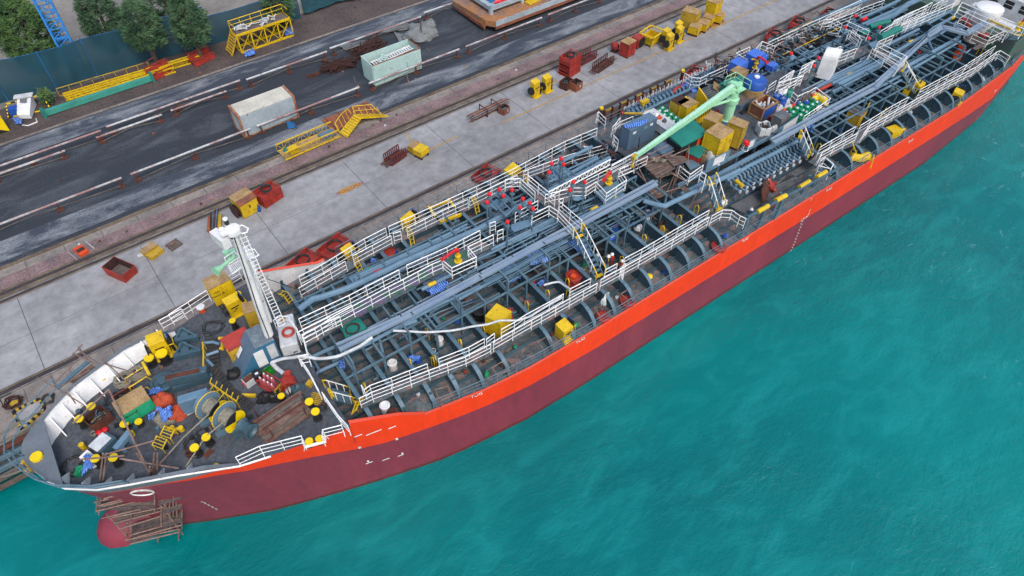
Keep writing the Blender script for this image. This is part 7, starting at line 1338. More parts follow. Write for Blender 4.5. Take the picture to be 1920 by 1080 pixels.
m.box(0,0,.28,L_,W_,.04); m.build('basket','yellow',t)
cabinet('tall yellow and red locker with a pale worn roof and white sheets on its side','c',1350,75,0,1.5,1.9,2.2,.35,'yellow_old','rust_top',name='tall_locker',cat='locker',ship=False)
heap('rag','white and blue sheets hanging at the corner of the tall yellow and red locker','sheets',base('c',1305,135,0,1.2),.35,.3,1.3,'plastic_white',210)
cabinet('tallest yellow locker at the top edge of the apron','c',1525,0,0,1.5,1.3,2.6,.15,'yellow','rust_top',name='tall_locker',cat='locker',ship=False)
for i,(x_,y_,lab) in enumerate(((1378,188,'first'),(1440,160,'second'),(1480,118,'third'),(1550,98,'last'))): cabinet('yellow box with worn tan lid, %s of the four counted from the left'%lab,'c',x_,y_,0,1.3,1.2,1.15,.35,'yellow','rust_top',name='yellow_box',cat='box',group='small yellow boxes along the yellow line',ship=False,legs=.25)
# barrier fence on the quay edge beside the midship
t=thing('barrier_fence','rusty brown sheeted barrier with yellow and blue top strips along the quay edge','barrier',q(1135,240,0),0)
A_=XW('r',110,320,2.2)-t.location; B_=XW('v',0,730,2.2)-t.location; A_.z=B_.z=0
for i in range(9):
    a_,b_=A_.lerp(B_,i/9),A_.lerp(B_,(i+1)/9); m=MB(); m.k=0; m.face([a_+Vector((0,0,.9)),b_+Vector((0,0,.9)),b_+Vector((0,0,2.05)),a_+Vector((0,0,2.05))]); m.k=1+i%2; m.beam(a_+Vector((0,0,2.12)),b_+Vector((0,0,2.12)),.08,.14); m.k=0; m.beam(a_+Vector((0,0,.3)),b_+Vector((0,0,.3)),.06,.08); m.build('panel',['plank_red','yellow_old','pipe_blue'],t)
    m=MB(); m.beam(a_,a_+Vector((0,0,2.3)),.2,.2); m.build('post','rust_dark',t)
for i,(k,x_,y_) in enumerate((('r',70,260),('v',175,590),('p',1478,75))): c_=base(k,x_,y_,0,3.4); t=thing('mooring_post','dark post with a pale cap at the quay edge, %s'%('left end of the brown barrier','right end of the brown barrier','beside the blue locker')[i],'post',c_); m=MB(); m.cyl((0,0,0),.16,3.2,10); m.build('post','rust_dark',t); m=MB(); m.cyl((0,0,3.2),.19,.2,10); m.build('cap','cap_yellow' if i<2 else 'black',t)
# quay edge bottom left
t=thing('hazard_kerb','yellow and black striped kerb frame round a pale slab at the quay edge','kerb',XW('n5',150,200,0))
o_=t.location; P_=[XW('n5',x_,y_,.1)-o_ for x_,y_ in ((150,195),(440,50),(500,150),(250,400),(150,195))]
for j in range(4):
    n_=9 if j%2==0 else 5; m=MB()
    for i in range(n_): m.k=i%2; m.beam(P_[j].lerp(P_[j+1],i/n_),P_[j].lerp(P_[j+1],(i+1)/n_),.16,.2)
    m.build('striped_bar',['black','yellow_old'],t)
m=MB(); m.face([v_*.96+Vector((.1,-.05,-.05)) for v_ in P_[:4]]); m.build('slab','concrete',t)
t=thing('net_heap','dark wire basket and netting on the quay left of the striped kerb','wire basket',XW('n5',170,110,0)); coil(t,(0,0,.1),.6,5,.04,'rust_dark','wire',.25,31); m=MB(); m.cyl((0,-.05,0),.3,.2,9); m.build('filling','yellow_old',t); m=MB(); m.path([(-.6,0,.2),(-.5,.3,.9),(.2,.5,.7)],.04,5); m.build('handle','hose',t)
t=thing('hose_coil','black hose loops on the quay beside the bow bulwark','hose',XW('n5',540,60,0)); coil(t,(0,0,0),.55,3,.05,'hose','loop',.2,33,True)
for i,(a_,b_,z0,z1) in enumerate(((('n5',0,415),('n5',480,170),1.0,7.4),(('n5',0,555),('n5',420,290),.6,7.4),(('n5',0,920),('n5',350,815),-1.5,6))): 
    A=XW(*a_,z0); B=XW(*b_,z1); d=A-B; A2=A+d*.6; m=MB(); m.path([Vector((0,0,0)),(A2-B)*.5+Vector((0,0,-.15)),A2-B],.06,6); o=m.build('mooring_line','rope',None); o.location=B; tag(o,('upper','middle','lowest')[i]+' pale mooring line leading from the bow off the left edge','mooring line')
t=thing('anchor','yellow anchor hook hanging off the bow tip','anchor',XW('n5',365,830,5.2),.3); m=MB(); m.beam((0,0,0),(0,0,1.0),.2,.2); m.beam((-.35,0,.1),(.35,0,.1),.2,.25); m.tube((-.3,0,.9),(.3,0,.9),.07,6); m.build('hook','yellow_old',t)
mat('timber','#6d5a4c','#50443c',1,.5,.9,fine=.3)
# ---------------- yard ----------------
def pipebar(lab,segs,y0,mt=('white','red')):
    t=thing('pipe_barrier',lab,'pipe barrier',(segs[0][0],y0,0))
    for i,(x0,x1,y_,dz) in enumerate(segs):
        n_=max(2,int((x1-x0)/2.2)); m=MB(); N=[Vector((lerp(x0,x1,k/n_)-segs[0][0],y_-y0,.95+dz)) for k in range(n_+1)]
        m.path(N,.1,8); m.build('top_pipe','pipe_white_red',t,smooth=True)
        m=MB(); m.path([(x0-segs[0][0]+.4,y_-y0,.15),((x0+x1)/2-segs[0][0],y_-y0,.55),(x1-segs[0][0]-.4,y_-y0,.15)],.035,5); m.build('brace','kerb',t)
        k=max(1,round((x1-x0)/6.0))
        for j in range(k+1):
            x_=lerp(x0+.35,x1-.35,j/k)-segs[0][0]; m=MB(); m.box(x_,y_-y0,0,.13,.13,.95); m.box(x_,y_-y0,0,.6,.5,.14); m.build('post','rust',t)
mat('pipe_white_red','#bfc3c9','#97787a',.35,.5,.6,fine=.22,rust=.06,edge=(.45,.3))
pipebar('white and red pipe barrier along the seaward side of the black yard road',[(-30,-16,61,0),(-15.4,1.6,61,0),(2.4,14.2,61,0),(14.9,26.6,61,0),(27.8,39.7,61,0),(40.6,52,61,0),(53,62,61,.05),(63,75,61,0)],61)
pipebar('white and red pipe barrier along the landward side of the black yard road',[(-30,2.2,69.6,0),(2.8,16.9,69.9,0),(17.5,27.2,69.6,0),(27.8,40.2,70,0),(41,47,70.6,0),(48,58,70.6,0)],69.6)
pipebar('rusty red second barrier rail hugging the landward pipe barrier',[(-20,-1.5,68.7,-.2),(1.5,8,69.0,-.2),(9,15,69.2,-.25)],68.7)
t=thing('container','closed white-grey shipping container with rusty end frames and a pale roof','container',(16.45,62.35,0),.005)
m=MB(); m.box(0,0,.12,5.7,2.36,2.42)
for i in range(26): m.box(-2.7+.216*i,-1.19,.2,.1,.05,2.2)
m.build('side_walls','container_white',t); m=MB(); m.box(0,0,2.54,5.5,2.3,.05); m.build('roof','container_roof',t)
mat('rust_frame','#b9896a','#8c4a2a',1.3,.5,.85,fine=.25,rust=.15)
for sx in (-1,1):
    m=MB()
    for sy in (-1,1): m.box(sx*2.93,sy*1.15,0,.2,.16,2.6)
    m.box(sx*2.93,0,2.42,.22,2.44,.2); m.box(sx*2.93,0,0,.2,2.4,.15); m.build('end_frame','rust_frame',t)
m=MB(); m.box(-2.88,0,.2,.06,2.2,2.2)
for i in range(8): m.box(-2.93,-1+.285*i,.2,.06,.08,2.2)
m.build('door','container_white',t); m=MB(); m.box(0,-1.19,.05,5.8,.08,.15); m.box(0,1.19,.05,5.8,.08,.15); m.build('bottom_rail','rust_frame',t)
t=thing('container','open-topped pale mint container filled with white ladders','container',(31.7,62.55,0),.0)
mat('mint_cont','#b0cccb','#a0bfbf',.5,.5,.6,fine=.1,rust=.02)
L_,W_,H_=6.06,2.44,2.55
for nm,(cx,cy,sx,sy) in dict(near=(0,-W_/2,L_,.06),far=(0,W_/2,L_,.06),left=(-L_/2,0,.06,W_),right=(L_/2,0,.06,W_)).items():
    m=MB(); m.box(cx,cy,.12,sx,sy,H_-.12)
    n_=26 if sx>1 else 10
    for i in range(n_):
        f_=-.5+(i+.5)/n_
        if sx>1: m.box(f_*L_,cy+(-.04 if cy<0 else .04),.2,.12,.06,H_-.35)
        else: m.box(cx+(-.04 if cx<0 else .04),f_*W_,.2,.06,.12,H_-.35)
    m.build('side_wall' if sx>1 else 'end_wall','mint_cont',t)
m=MB(); m.box(0,-W_/2,H_,L_,.09,.06); m.box(L_/2,0,H_,.14,W_,.08); m.build('rusty_edge','rust_orange',t); m=MB(); m.box(0,W_/2,H_,L_,.09,.06); m.box(-L_/2,0,H_,.1,W_,.06); m.build('top_edge','mint_cont',t)
m=MB(); m.box(0,0,.1,L_-.1,W_-.1,1.3); m.build('dark_load','rust_dark',t)
def ladder(lab,loc_w,rz,L,W,n,mt='white',tilt=0):
    t=thing('ladder',lab,'ladder',loc_w,rz)
    for sy in (-1,1): m=MB(); m.beam((-L/2,sy*W/2,0),(L/2,sy*W/2,tilt),.05,.14); m.build('side_rail',mt,t)
    for i in range(n): x_=-L/2+L*(i+.5)/n; m=MB(); m.box(x_,0,tilt*(i+.5)/n-.03,.14,W,.04); m.build('rung',mt,t)
ladder('long white ladder lying in the mint container',(31.9,62.7,2.0),.04,5.2,.75,17,tilt=.15); ladder('short white ladder lying crosswise on the others in the mint container',(30.6,62.3,2.35),.75,1.8,.7,4,'mint_pale'); ladder('white ladder half buried along the near wall in the mint container',(32.4,62.0,1.75),.03,4.6,.5,14,'mint_cont')
# scrap heaps of rusty bars
def bars(name,lab,cx,cy,n,L,W,H,rz,mt='rust_dark',seed=1,r=.05):
    t=thing(name,lab,'scrap metal',(cx,cy,0),rz); rr=random.Random(seed)
    for i in range(n):
        c0=Vector((rr.uniform(-L/2,L/2)*.4,rr.uniform(-W/2,W/2),rr.uniform(.05,H))); a_=rr.gauss(0,.35); l=rr.uniform(.4,1)*L/2; d=Vector((math.cos(a_)*l,math.sin(a_)*l,rr.uniform(-.15,.15)))
        p0=c0-d; p1=c0+d; p0.z=max(.03,p0.z); p1.z=max(.03,p1.z); mid_=(p0+p1)/2+Vector((rr.uniform(-.1,.1),rr.uniform(-.2,.2),rr.uniform(-.05,.12)*L/3)); m=MB(); m.path([p0,mid_,p1],r,4); m.build('bent_bar',mt,t)
bars('scrap_heap','heap of bent dark rusty bars on the black road behind the white container',27.3,67.1,75,3.6,1.0,.8,-.25,'rust_dark',3,.07); bars('scrap_heap','tangle of rusty curved steel strips behind the mint container',31.8,68.2,85,4.6,1.8,.8,.35,'rust_dark',5,.06); bars('scrap_heap','thin rusty rods lying left of the bent bar heap',24.6,67.4,8,3.0,.5,.15,.1,'rust',6,.04)
m=MB(); 
mat('tarp_sage','#6b7175','#83888c',.8,.5,.85,fine=.25,bump=.4)
heap('tarp_heap','big crumpled grey tarpaulin mound behind the mint container','tarpaulin',Vector((38.8,67.8,0)),2.2,1.7,1.3,'tarp_sage',220,n=30,rough_=.5)
for P4,lab in (([(1020,230),(1120,270),(1250,420),(1100,360)],'grey sheet spilling from the tarpaulin mound'),([(620,350),(820,300),(840,350),(680,390)],'flat sage sheet behind the rusty strips'),([(1000,220),(1140,180),(1160,220),(900,270)],'flat grey sheet under the landward barrier')): drape('sheet',lab,'b',P4,[.05]*4,'tarp_sage','sheet',sd=len(lab),amp=.12)
# rusty plate, yellow stair and truss
t=thing('steel_plate','large flat rusty orange steel plate lying at the edge of the black road','steel plate',(23.8,58.15,.02),.03); m=MB(); m.box(0,0,0,5.5,2.5,.05); m.build('plate','rust_orange',t); m=MB()
for i in range(4): m.box(-2.3+1.5*i,0,.05,.08,2.4,.03)
m.build('rib','rust',t)
t=thing('stair_unit','bright yellow bent steel stair with hooped handrail on the rusty plate','steel stair',(24.4,56.0,.1),.0)
def sheetbox(m,pts,w_,h_=.12):
    for a_,b_ in zip(pts,pts[1:]): m.beam(a_,b_,w_,h_)
m=MB(); m.hexa([(-2.8,-1.2,.05),(-.3,.1,.6),(-.6,1.1,.6),(-3.0,-.0,.05),(-2.8,-1.2,.15),(-.3,.1,.75),(-.6,1.1,.75),(-3.0,-.0,.15)]); m.build('lower_flight','yellow',t)
m=MB(); m.hexa([(-.3,.1,.6),(2.3,-.9,.3),(1.9,-.1,.3),(-.6,1.1,.6),(-.3,.1,.75),(2.3,-.9,.42),(1.9,-.1,.42),(-.6,1.1,.75)]); m.build('upper_flight','yellow',t)
m=MB()
for i in range(8): a_=Vector((-2.9,-.1,.2)).lerp(Vector((-.6,1.0,.8)),i/8); b_=Vector((-2.7,-1.15,.2)).lerp(Vector((-.3,.1,.8)),i/8); m.beam(a_,b_,.05,.1)
for i in range(7): a_=Vector((-.5,1.0,.8)).lerp(Vector((1.9,-.1,.5)),i/7); b_=Vector((-.3,.1,.8)).lerp(Vector((2.3,-.9,.5)),i/7); m.beam(a_,b_,.06,.06)
m.build('tread_edge','yellow_old',t)
m=MB(); m.path([(-3.0,0,.1),(-3.1,.5,1.0),(-2.0,1.2,1.2),(-1.0,1.6,1.3),(-.8,1.3,.8)],.04,5); m.path([(-.6,1.1,.7),(-.4,1.5,1.4),(1.4,.9,1.2),(1.9,-.1,.4)],.04,5); m.path([(-.5,1.3,1.0),(1.6,.5,.8)],.03,5)
for i in range(5): a_=Vector((-.4,1.0,.6)).lerp(Vector((1.8,-.1,.4)),i/4); m.tube(a_,a_+Vector((-.1,.5,.7)),.03,5)
for i in range(4): a_=Vector((-2.9,.1,.2)).lerp(Vector((-.8,1.1,.7)),i/4); m.tube(a_,a_+Vector((-.1,.4,.8)),.03,5)
m.build('handrail','yellow',t)
t=thing('gangway_truss','yellow lattice gangway section with rusty treads lying beside the brick strip','gangway',(18.2,56.2,0),.03)
for y_,z_ in ((-.85,.2),(.85,.2),(-.85,1.0),(.85,1.0)): m=MB(); m.beam((-3.1,y_,z_),(3.0,y_,z_),.1,.1); m.build('chord','yellow',t)
m=MB()
for y_ in (-.85,.85):
    m=MB()
    for i in range(9): x0=-3.1+6.1*i/9; x1=-3.1+6.1*(i+1)/9; m.beam((x0,y_,.2),(x0,y_,1.0),.05,.05); m.beam((x0,y_,.2 if i%2 else 1.0),(x1,y_,1.0 if i%2 else .2),.045,.045)

    m.build('lattice','yellow_old',t)
m=MB(); m.box(0,0,.15,6.1,1.6,.06); m.build('walk_plate','rust_top',t); m=MB(); m.box(-1.9,-.3,.3,1.0,.7,.5); m.build('yellow_box','yellow',t); m=MB(); m.lathe((-2.2,.4,.2),[(.5,0),(.3,.25),(.05,.3)],12); m.build('green_lid','teal',t); m=MB(); m.box(2.0,0,.25,1.6,1.0,.25); m.build('blue_panel','house_grey',t)
# rusty pontoon at the top
t=thing('pontoon','big rusty flat steel pontoon with pale side girders at the top of the yard','pontoon',(53.5,66.4,0),.0)
mat('pontoon_top','#86706a','#a97446',.35,.5,.85,fine=.25,rust=.2,rustcol='#675650',edge=(.45,.35))
m=MB(); m.prism([(-8,-2.6),(-7.3,-3.6),(9,-3.6),(9,3.8),(-8.4,3.8)],.75,1.45); m.build('deck_plate','pontoon_top',t); m=MB(); m.box(.9,-3.66,.85,16.2,.1,.62); m.build('near_girder','container_white',t); m=MB(); m.box(.9,-3.7,.5,16.4,.14,.36); m.box(-8.2,.5,.45,.2,6.4,.4); m.build('rusty_base','rust_orange',t)
for x_ in (-6,-1,4,8): m=MB(); m.box(x_,0,0,.8,6,.5); m.build('bearer','rust',t)
m=MB(); m.box(-6.6,.9,1.9,.3,5.4,.5); m.box(-1.5,-1.8,1.9,10.4,.28,.5); m.box(-6.6,-1.8,1.45,.4,.4,.6); m.box(-1.8,-1.8,1.45,.4,.4,.5); m.box(-1.5,.9,2.0,10,5,.1); m.build('upper_frame','container_white',t); m=MB(); m.box(-2,1.2,2.12,7.5,3.6,.06); m.build('blue_cover','net_blue',t)
heap('red_sheet','red and white crumpled sheet on top of the pontoon frame','sheet',Vector((49.6,65.3,2.2)),1.6,.35,.5,'red_bright',230)
t=thing('yellow_plate','yellow ribbed stair panel lying on the pontoon','stair panel',(54.3,64.2,1.5),.12); m=MB(); m.box(0,0,0,4.6,1.1,.12); m.build('panel','yellow',t); m=MB(); m.path([(-1.6,.6,.1),(-1.4,1.2,.9),(1.6,1.2,.9),(1.8,.6,.1)],.04,5); m.build('handrail','yellow',t)
# yellow gantry stage with rope heap
t=thing('yellow_stage','yellow steel stage with braced sides and hand rails, white ropes heaped on it','work stage',(23.0,77.5,0),.02)
m=MB(); L_,W_,H_=6.6,1.6,2.2
for sy in (-1,1):
    m.beam((-L_/2,sy*W_/2,.1),(L_/2,sy*W_/2,.1),.16,.2); m.beam((-L_/2,sy*W_/2,H_),(L_/2,sy*W_/2,H_),.16,.24)
    for i in range(5):
        x0=-L_/2+L_*i/4; m.beam((x0,sy*W_/2,.1),(x0,sy*W_/2,H_),.16,.14)
        if i<4: x1=x0+L_/4; m.beam((x0,sy*W_/2,.1),(x1,sy*W_/2,H_),.06,.06); m.beam((x0,sy*W_/2,H_),(x1,sy*W_/2,.1),.06,.06)
for sx in (-1,1): m.beam((sx*L_/2,-W_/2,H_),(sx*L_/2,W_/2,H_),.16,.2); m.beam((sx*L_/2,-W_/2,.1),(sx*L_/2,W_/2,.1),.12,.12)
m.build('truss_frame','yellow',t); m=MB(); m.box(0,0,H_+.05,L_,W_,.05); m.build('deck','plank',t)
m=MB(); 
for i in range(6): x0=-L_/2+L_*i/5; m.tube((x0,W_/2,H_),(x0,W_/2+.1,H_+1.1),.04,5)
m.path([(-L_/2,-W_/2,H_+1.1),(-L_/2,W_/2,H_+1.1),(L_/2,W_/2,H_+1.1),(L_/2,-W_/2,H_+1.1)],.04,5); m.path([(-L_/2,W_/2,H_+.6),(L_/2,W_/2,H_+.6)],.035,5); m.build('handrail','yellow',t)
m=MB(); m.beam((-L_/2-1.2,-W_/2,.1),(-L_/2,-W_/2,H_),.1,.16); m.beam((-L_/2-1.2,W_/2,.1),(-L_/2,W_/2,H_),.1,.16)
for i in range(7): t_=(i+.5)/7; m.beam((-L_/2-1.2+1.2*t_,-W_/2,.1+(H_-.1)*t_),(-L_/2-1.2+1.2*t_,W_/2,.1+(H_-.1)*t_),.2,.05)
m.build('end_stair','yellow_old',t)
rr=random.Random(8); t=thing('rope_heap','tangle of white ropes heaped on the yellow stage','ropes',(22.4,77.4,2.32))
for i in range(14):
    P_=[Vector((rr.uniform(-2.2,2.2),rr.uniform(-.5,.5),.1))]
    for j in range(7): P_.append(P_[-1]+Vector((rr.uniform(-.5,.5),rr.uniform(-.3,.3),0))); P_[-1].z=rr.uniform(.05,.4); P_[-1].y=max(-.7,min(.7,P_[-1].y))
    m=MB(); m.path(P_,.06,5); m.build('rope','plastic_white',t)
drape('tarpaulin','blue sheet lying on the verge below the yellow stage','a',[(1830,400),(1900,370),(1920,420),(1840,430)],[.05,.3,.2,.05],sd=90,amp=.15); drape('tarpaulin','blue sheet bundled inside the right end of the yellow stage','b',[(200,240),(280,210),(290,260),(230,270)],[.1,.5,.4,.1],sd=91,amp=.15); drape('tarpaulin','bluish plastic scrap in front of the white container','b',[(210,910),(280,920),(320,960),(250,970)],[.03]*4,'net_blue',sd=92,amp=.08); drape('tarpaulin','blue striped sheet beside the black and yellow block','ft',[(300,630),(470,640),(500,750),(370,780)],[.3,.4,.2,.05],sd=93,amp=.15)
# yellow lattice booms, teal beam, red racks at the fence
for i,(x0,y0,x1,y1,lab) in enumerate(((.9,78.9,15.4,78.2,'long yellow lattice boom on the verge, nearest the fence'),(1.0,77.9,12.2,77.5,'yellow lattice boom on the verge lying directly behind the teal beam'))):
    t=thing('lattice_boom',lab,'lattice boom',(x0,y0,0),math.atan2(y1-y0,x1-x0)); L_=math.hypot(x1-x0,y1-y0)
    for y_,z_ in ((-.25,.1),(.25,.1),(-.25,.65),(.25,.65)): m=MB(); m.beam((0,y_,z_),(L_,y_,z_),.13,.13); m.build('chord','yellow',t)
    m=MB(); n_=int(L_/.6)
    for y_ in (-.25,.25):
        for k in range(n_): m.beam((k*L_/n_,y_,.1 if k%2 else .65),((k+1)*L_/n_,y_,.65 if k%2 else .1),.05,.05)
    for k in range(n_): m.beam((k*L_/n_,-.25,.66),((k+1)*L_/n_,.25,.66),.05,.05)
    m.build('lacing','yellow_old',t)
t=thing('yellow_rail_frame','thin rusty yellow rail frame leaning along the fence behind the booms','rail frame',(.6,79.9,0),-.05); m=MB(); m.beam((0,0,1.0),(9.5,0,1.0),.07,.07); m.beam((0,0,.1),(9.5,0,.1),.07,.07)
for k in range(9): m.beam((k*9.5/8,0,.1),(k*9.5/8,0,1.0),.06,.06)
m.build('frame','yellow_old',t)
t=thing('teal_beam','long teal box beam lying on the verge in front of the yellow booms','steel beam',(-1.6,77.1,0),.005); m=MB(); m.box(5.6,0,.1,11.2,.45,.55); m.build('beam','teal_beam_m' if 'teal_beam_m' in MATS else mat('teal_beam_m','#3d9388','#35857b',.6,.5,.6,fine=.12,rust=.04),t); m=MB(); m.box(11.2,0,0,.25,.9,.9); m.box(0,0,0,.3,.8,.85); m.build('end_plate','teal',t)
def yrack(lab,x_,y_): 
    t=thing('red_rack',lab,'steel rack',(x_,y_,0),.25)
    for j,(yy,zz,hh) in enumerate(((-.75,.1,.7),(.1,.5,.8))):
        m=MB()
        for k in range(4): m.box(-.95+.63*k,yy,zz,.55,.08,hh*.7)
        m.beam((-1.3,yy-.05,zz),(1.3,yy-.05,zz),.1,.1); m.beam((-1.3,yy-.05,zz+hh),(1.3,yy-.05,zz+hh),.1,.1)
        for k in range(5): m.beam((-1.3+.65*k,yy-.05,zz),(-1.3+.65*k,yy-.05,zz+hh),.08,.08)
        m.build('panel','red',t)
    m=MB(); m.box(0,.5,0,2.4,1.2,.5); m.path([(-1.0,.9,.5),(-.9,1.0,1.3),(.5,1.0,1.5),(1.0,.9,.6)],.05,5); m.build('base_frame','rack_red',t)
yrack('red paneled steel rack with a pipe hoop at the middle of the yellow booms',10.6,78.0); yrack('red paneled steel rack at the right end of the yellow booms, near the yellow stage',15.4,78.0)
# crane cab, hazard block
t=thing('crane_cab','white crane operator cab tipped on its back inside a yellow and black frame','crane cab',(-2.7,78.9,0),-.35)
m=MB(); m.prism([(-.75,-1.2),(.45,-1.5),(.6,1.1),(-.75,1.1)],.1,[.7,.6,1.3,1.3]); m.build('shell','white',t,bev=.04); m=MB(); m.box(-.1,1.0,1.3,1.8,.7,.12); m.build('roof_panel','plastic_white',t); m=MB(); m.face([(-.4,.1,1.12),(.2,.0,1.08),(.25,.7,1.27),(-.4,.75,1.28)]); m.v=[(a_,b_,c_+.05) for a_,b_,c_ in m.v]; m.build('window','tarp_grey',t)
m=MB(); 
P_=[Vector(v_) for v_ in ((-1.9,-.6,.1),(-1.9,.7,.9),(1.5,1.2,1.1),(2.1,-.3,.2))]
for a_,b_ in ((0,1),(1,2),(2,3),(3,0)):
    for i in range(8): m.k=i%2; m.beam(P_[a_].lerp(P_[b_],i/8),P_[a_].lerp(P_[b_],(i+1)/8),.1,.1)
m.build('striped_frame',['cap_yellow','black'],t); m=MB(); m.box(-1.2,0,.1,.9,.8,.7); m.build('blue_seat','blue',t); m=MB(); m.path([(.8,-1.5,.05),(1.0,-2.2,.05),(.2,-2.6,.05),(-.4,-2.3,.05)],.05,5); m.build('loose_cable','white',t)
t=thing('hazard_block','yellow block with black triangles on its side and chevrons on top, at the left edge','counterweight',(-6.4,77.2,0),.02)
W_,D_,H_=2.6,1.3,1.7; m=MB(); m.box(0,0,0,W_,D_,H_); m.build('block','cap_yellow',t,bev=.03)
m=MB(); y_=-D_/2-.006; m.face([(-W_/2,y_,.03),(0,y_,H_*.5),(W_/2,y_,.03)]); m.face([(-W_/2,y_,H_-.03),(0,y_,H_*.5),(W_/2,y_,H_-.03)]); m.build('triangle_marks','black',t)
m=MB()
for i in range(7):
    x0=-1.2+.38*i; z_=H_+.006; m.face([(x0,-.35,z_),(x0+.16,-.35,z_),(x0+.26,.1,z_),(x0+.1,.1,z_)]); m.face([(x0+.1,.1,z_+.001),(x0+.26,.1,z_+.001),(x0+.16,.55,z_+.001),(x0,.55,z_+.001)])
m.build('chevron_marks','black',t)
# fence of dark green-blue netting
t=thing('net_fence','tall dark teal netting fence on posts along the verge','fence',(-30,81.1,0)); o_=t.location.copy()
def netmat():
    m=bpy.data.materials.new('netting'); m.use_nodes=True; n=m.node_tree.nodes; L=m.node_tree.links; b=n['Principled BSDF']; out=n['Material Output']; g=n.new('ShaderNodeNewGeometry')
    t_=n.new('ShaderNodeTexNoise'); t_.inputs['Scale'].default_value=.35; t_.inputs['Detail'].default_value=6; L.new(g.outputs['Position'],t_.inputs[0]); x=n.new('ShaderNodeMix'); x.data_type='RGBA'; L.new(t_.outputs[0],x.inputs[0]); x.inputs[6].default_value=lin('#042e3b'); x.inputs[7].default_value=lin('#0a465b'); L.new(x.outputs[2],b.inputs[0]); b.inputs['Roughness'].default_value=.9
    tr=n.new('ShaderNodeBsdfTransparent'); mx=n.new('ShaderNodeMixShader'); mx.inputs[0].default_value=.88; L.new(tr.outputs[0],mx.inputs[1]); L.new(b.outputs[0],mx.inputs[2]); L.new(mx.outputs[0],out.inputs[0]); MATS['netting']=m
netmat()
FB=[(-30,83.0),(-14,82.8),(-4,82.4),(.7,81.2),(5,81.3),(11,81.2),(18,80.6),(24.6,80.4),(29,80.2)]
for i,((x0,y0),(x1,y1)) in enumerate(zip(FB,FB[1:])):
    h0=4.6 if x0<18 else 3.4; m=MB(); a_=Vector((x0,y0,0))-o_; b_=Vector((x1,y1,0))-o_
    if x0>=24: h0=3.2
    m.grid(lambda u,v:a_.lerp(b_,u)+Vector((0,.12*math.sin(u*17+i)*math.sin(v*3)+.1*mnoise.noise(Vector((u*4+i,v*3,0))),v*h0*(1-.03*math.sin(u*PI)))),16,6); m.build('net_panel','netting',t,smooth=True)
    m=MB(); m.tube(a_,a_+Vector((0,0,h0+.1)),.06,6); m.build('post','net_blue',t); m=MB(); m.path([a_+Vector((0,0,h0)),a_.lerp(b_,.5)+Vector((0,0,h0*.97)),b_+Vector((0,0,h0))],.03,4); m.build('top_wire','net_blue',t)
drape('fallen_net','collapsed dark teal netting lying on the verge under the right-hand tree','b',[(330,0),(560,-20),(640,20),(360,120)],[.8,.4,.1,.1],'net','netting',sd=95,amp=.3); drape('fallen_net','last strip of loose teal netting at the top beside the verge','b',[(560,-30),(760,-40),(800,0),(600,30)],[.3,.3,.1,.1],'net','netting',sd=96,amp=.25)
# blue tower crane mast behind the netting
t=thing('crane_mast','bright blue lattice tower mast rising behind the netting','lattice mast',(3.55,82.6,0),-.1)
mat('mast_blue','#2f86d6','#2a79c4',1,.5,.5,fine=.08)
for sx in (-.7,.7):
    for sy in (-.7,.7): m=MB(); m.beam((sx,sy,0),(sx,sy,15),.17,.17); m.build('chord','mast_blue',t)
for k in range(15):
    m=MB(); c4=[(-.7,-.7),(.7,-.7),(.7,.7),(-.7,.7)]
    for i in range(4): a_,b_=c4[i],c4[(i+1)%4]; m.beam((*a_,k),(*b_,k),.08,.08); m.beam((*a_,k),(*b_,k+1),.07,.07)
    m.build('bracing','mast_blue',t)
m=MB()
for k in range(3): m.box(0,.2,4.5*(k+1),1.1,.7,.05)
for y_ in (-.2,.2): m.tube((.3,y_,0),(.3,y_,15),.03,4)
m.build('inner_ladder','mast_blue',t)
# trees
def leafmat(nm,ca,cb):
    m=bpy.data.materials.new(nm); m.use_nodes=True; n=m.node_tree.nodes; L=m.node_tree.links; b=n['Principled BSDF']; g=n.new('ShaderNodeNewGeometry')
    t_=n.new('ShaderNodeTexNoise'); t_.inputs['Scale'].default_value=.9; t_.inputs['Detail'].default_value=5; L.new(g.outputs['Position'],t_.inputs[0]); r=n.new('ShaderNodeMapRange'); r.inputs[1].default_value=.35; r.inputs[2].default_value=.65; L.new(t_.outputs[0],r.inputs[0]); x=n.new('ShaderNodeMix'); x.data_type='RGBA'; L.new(r.outputs[0],x.inputs[0]); x.inputs[6].default_value=lin(ca); x.inputs[7].default_value=lin(cb); L.new(x.outputs[2],b.inputs[0]); b.inputs['Roughness'].default_value=.7; b.inputs['Specular IOR Level'].default_value=.2; MATS[nm]=m
leafmat('leaf_a','#587643','#2f4d33'); leafmat('leaf_b','#4c684a','#2b4736')
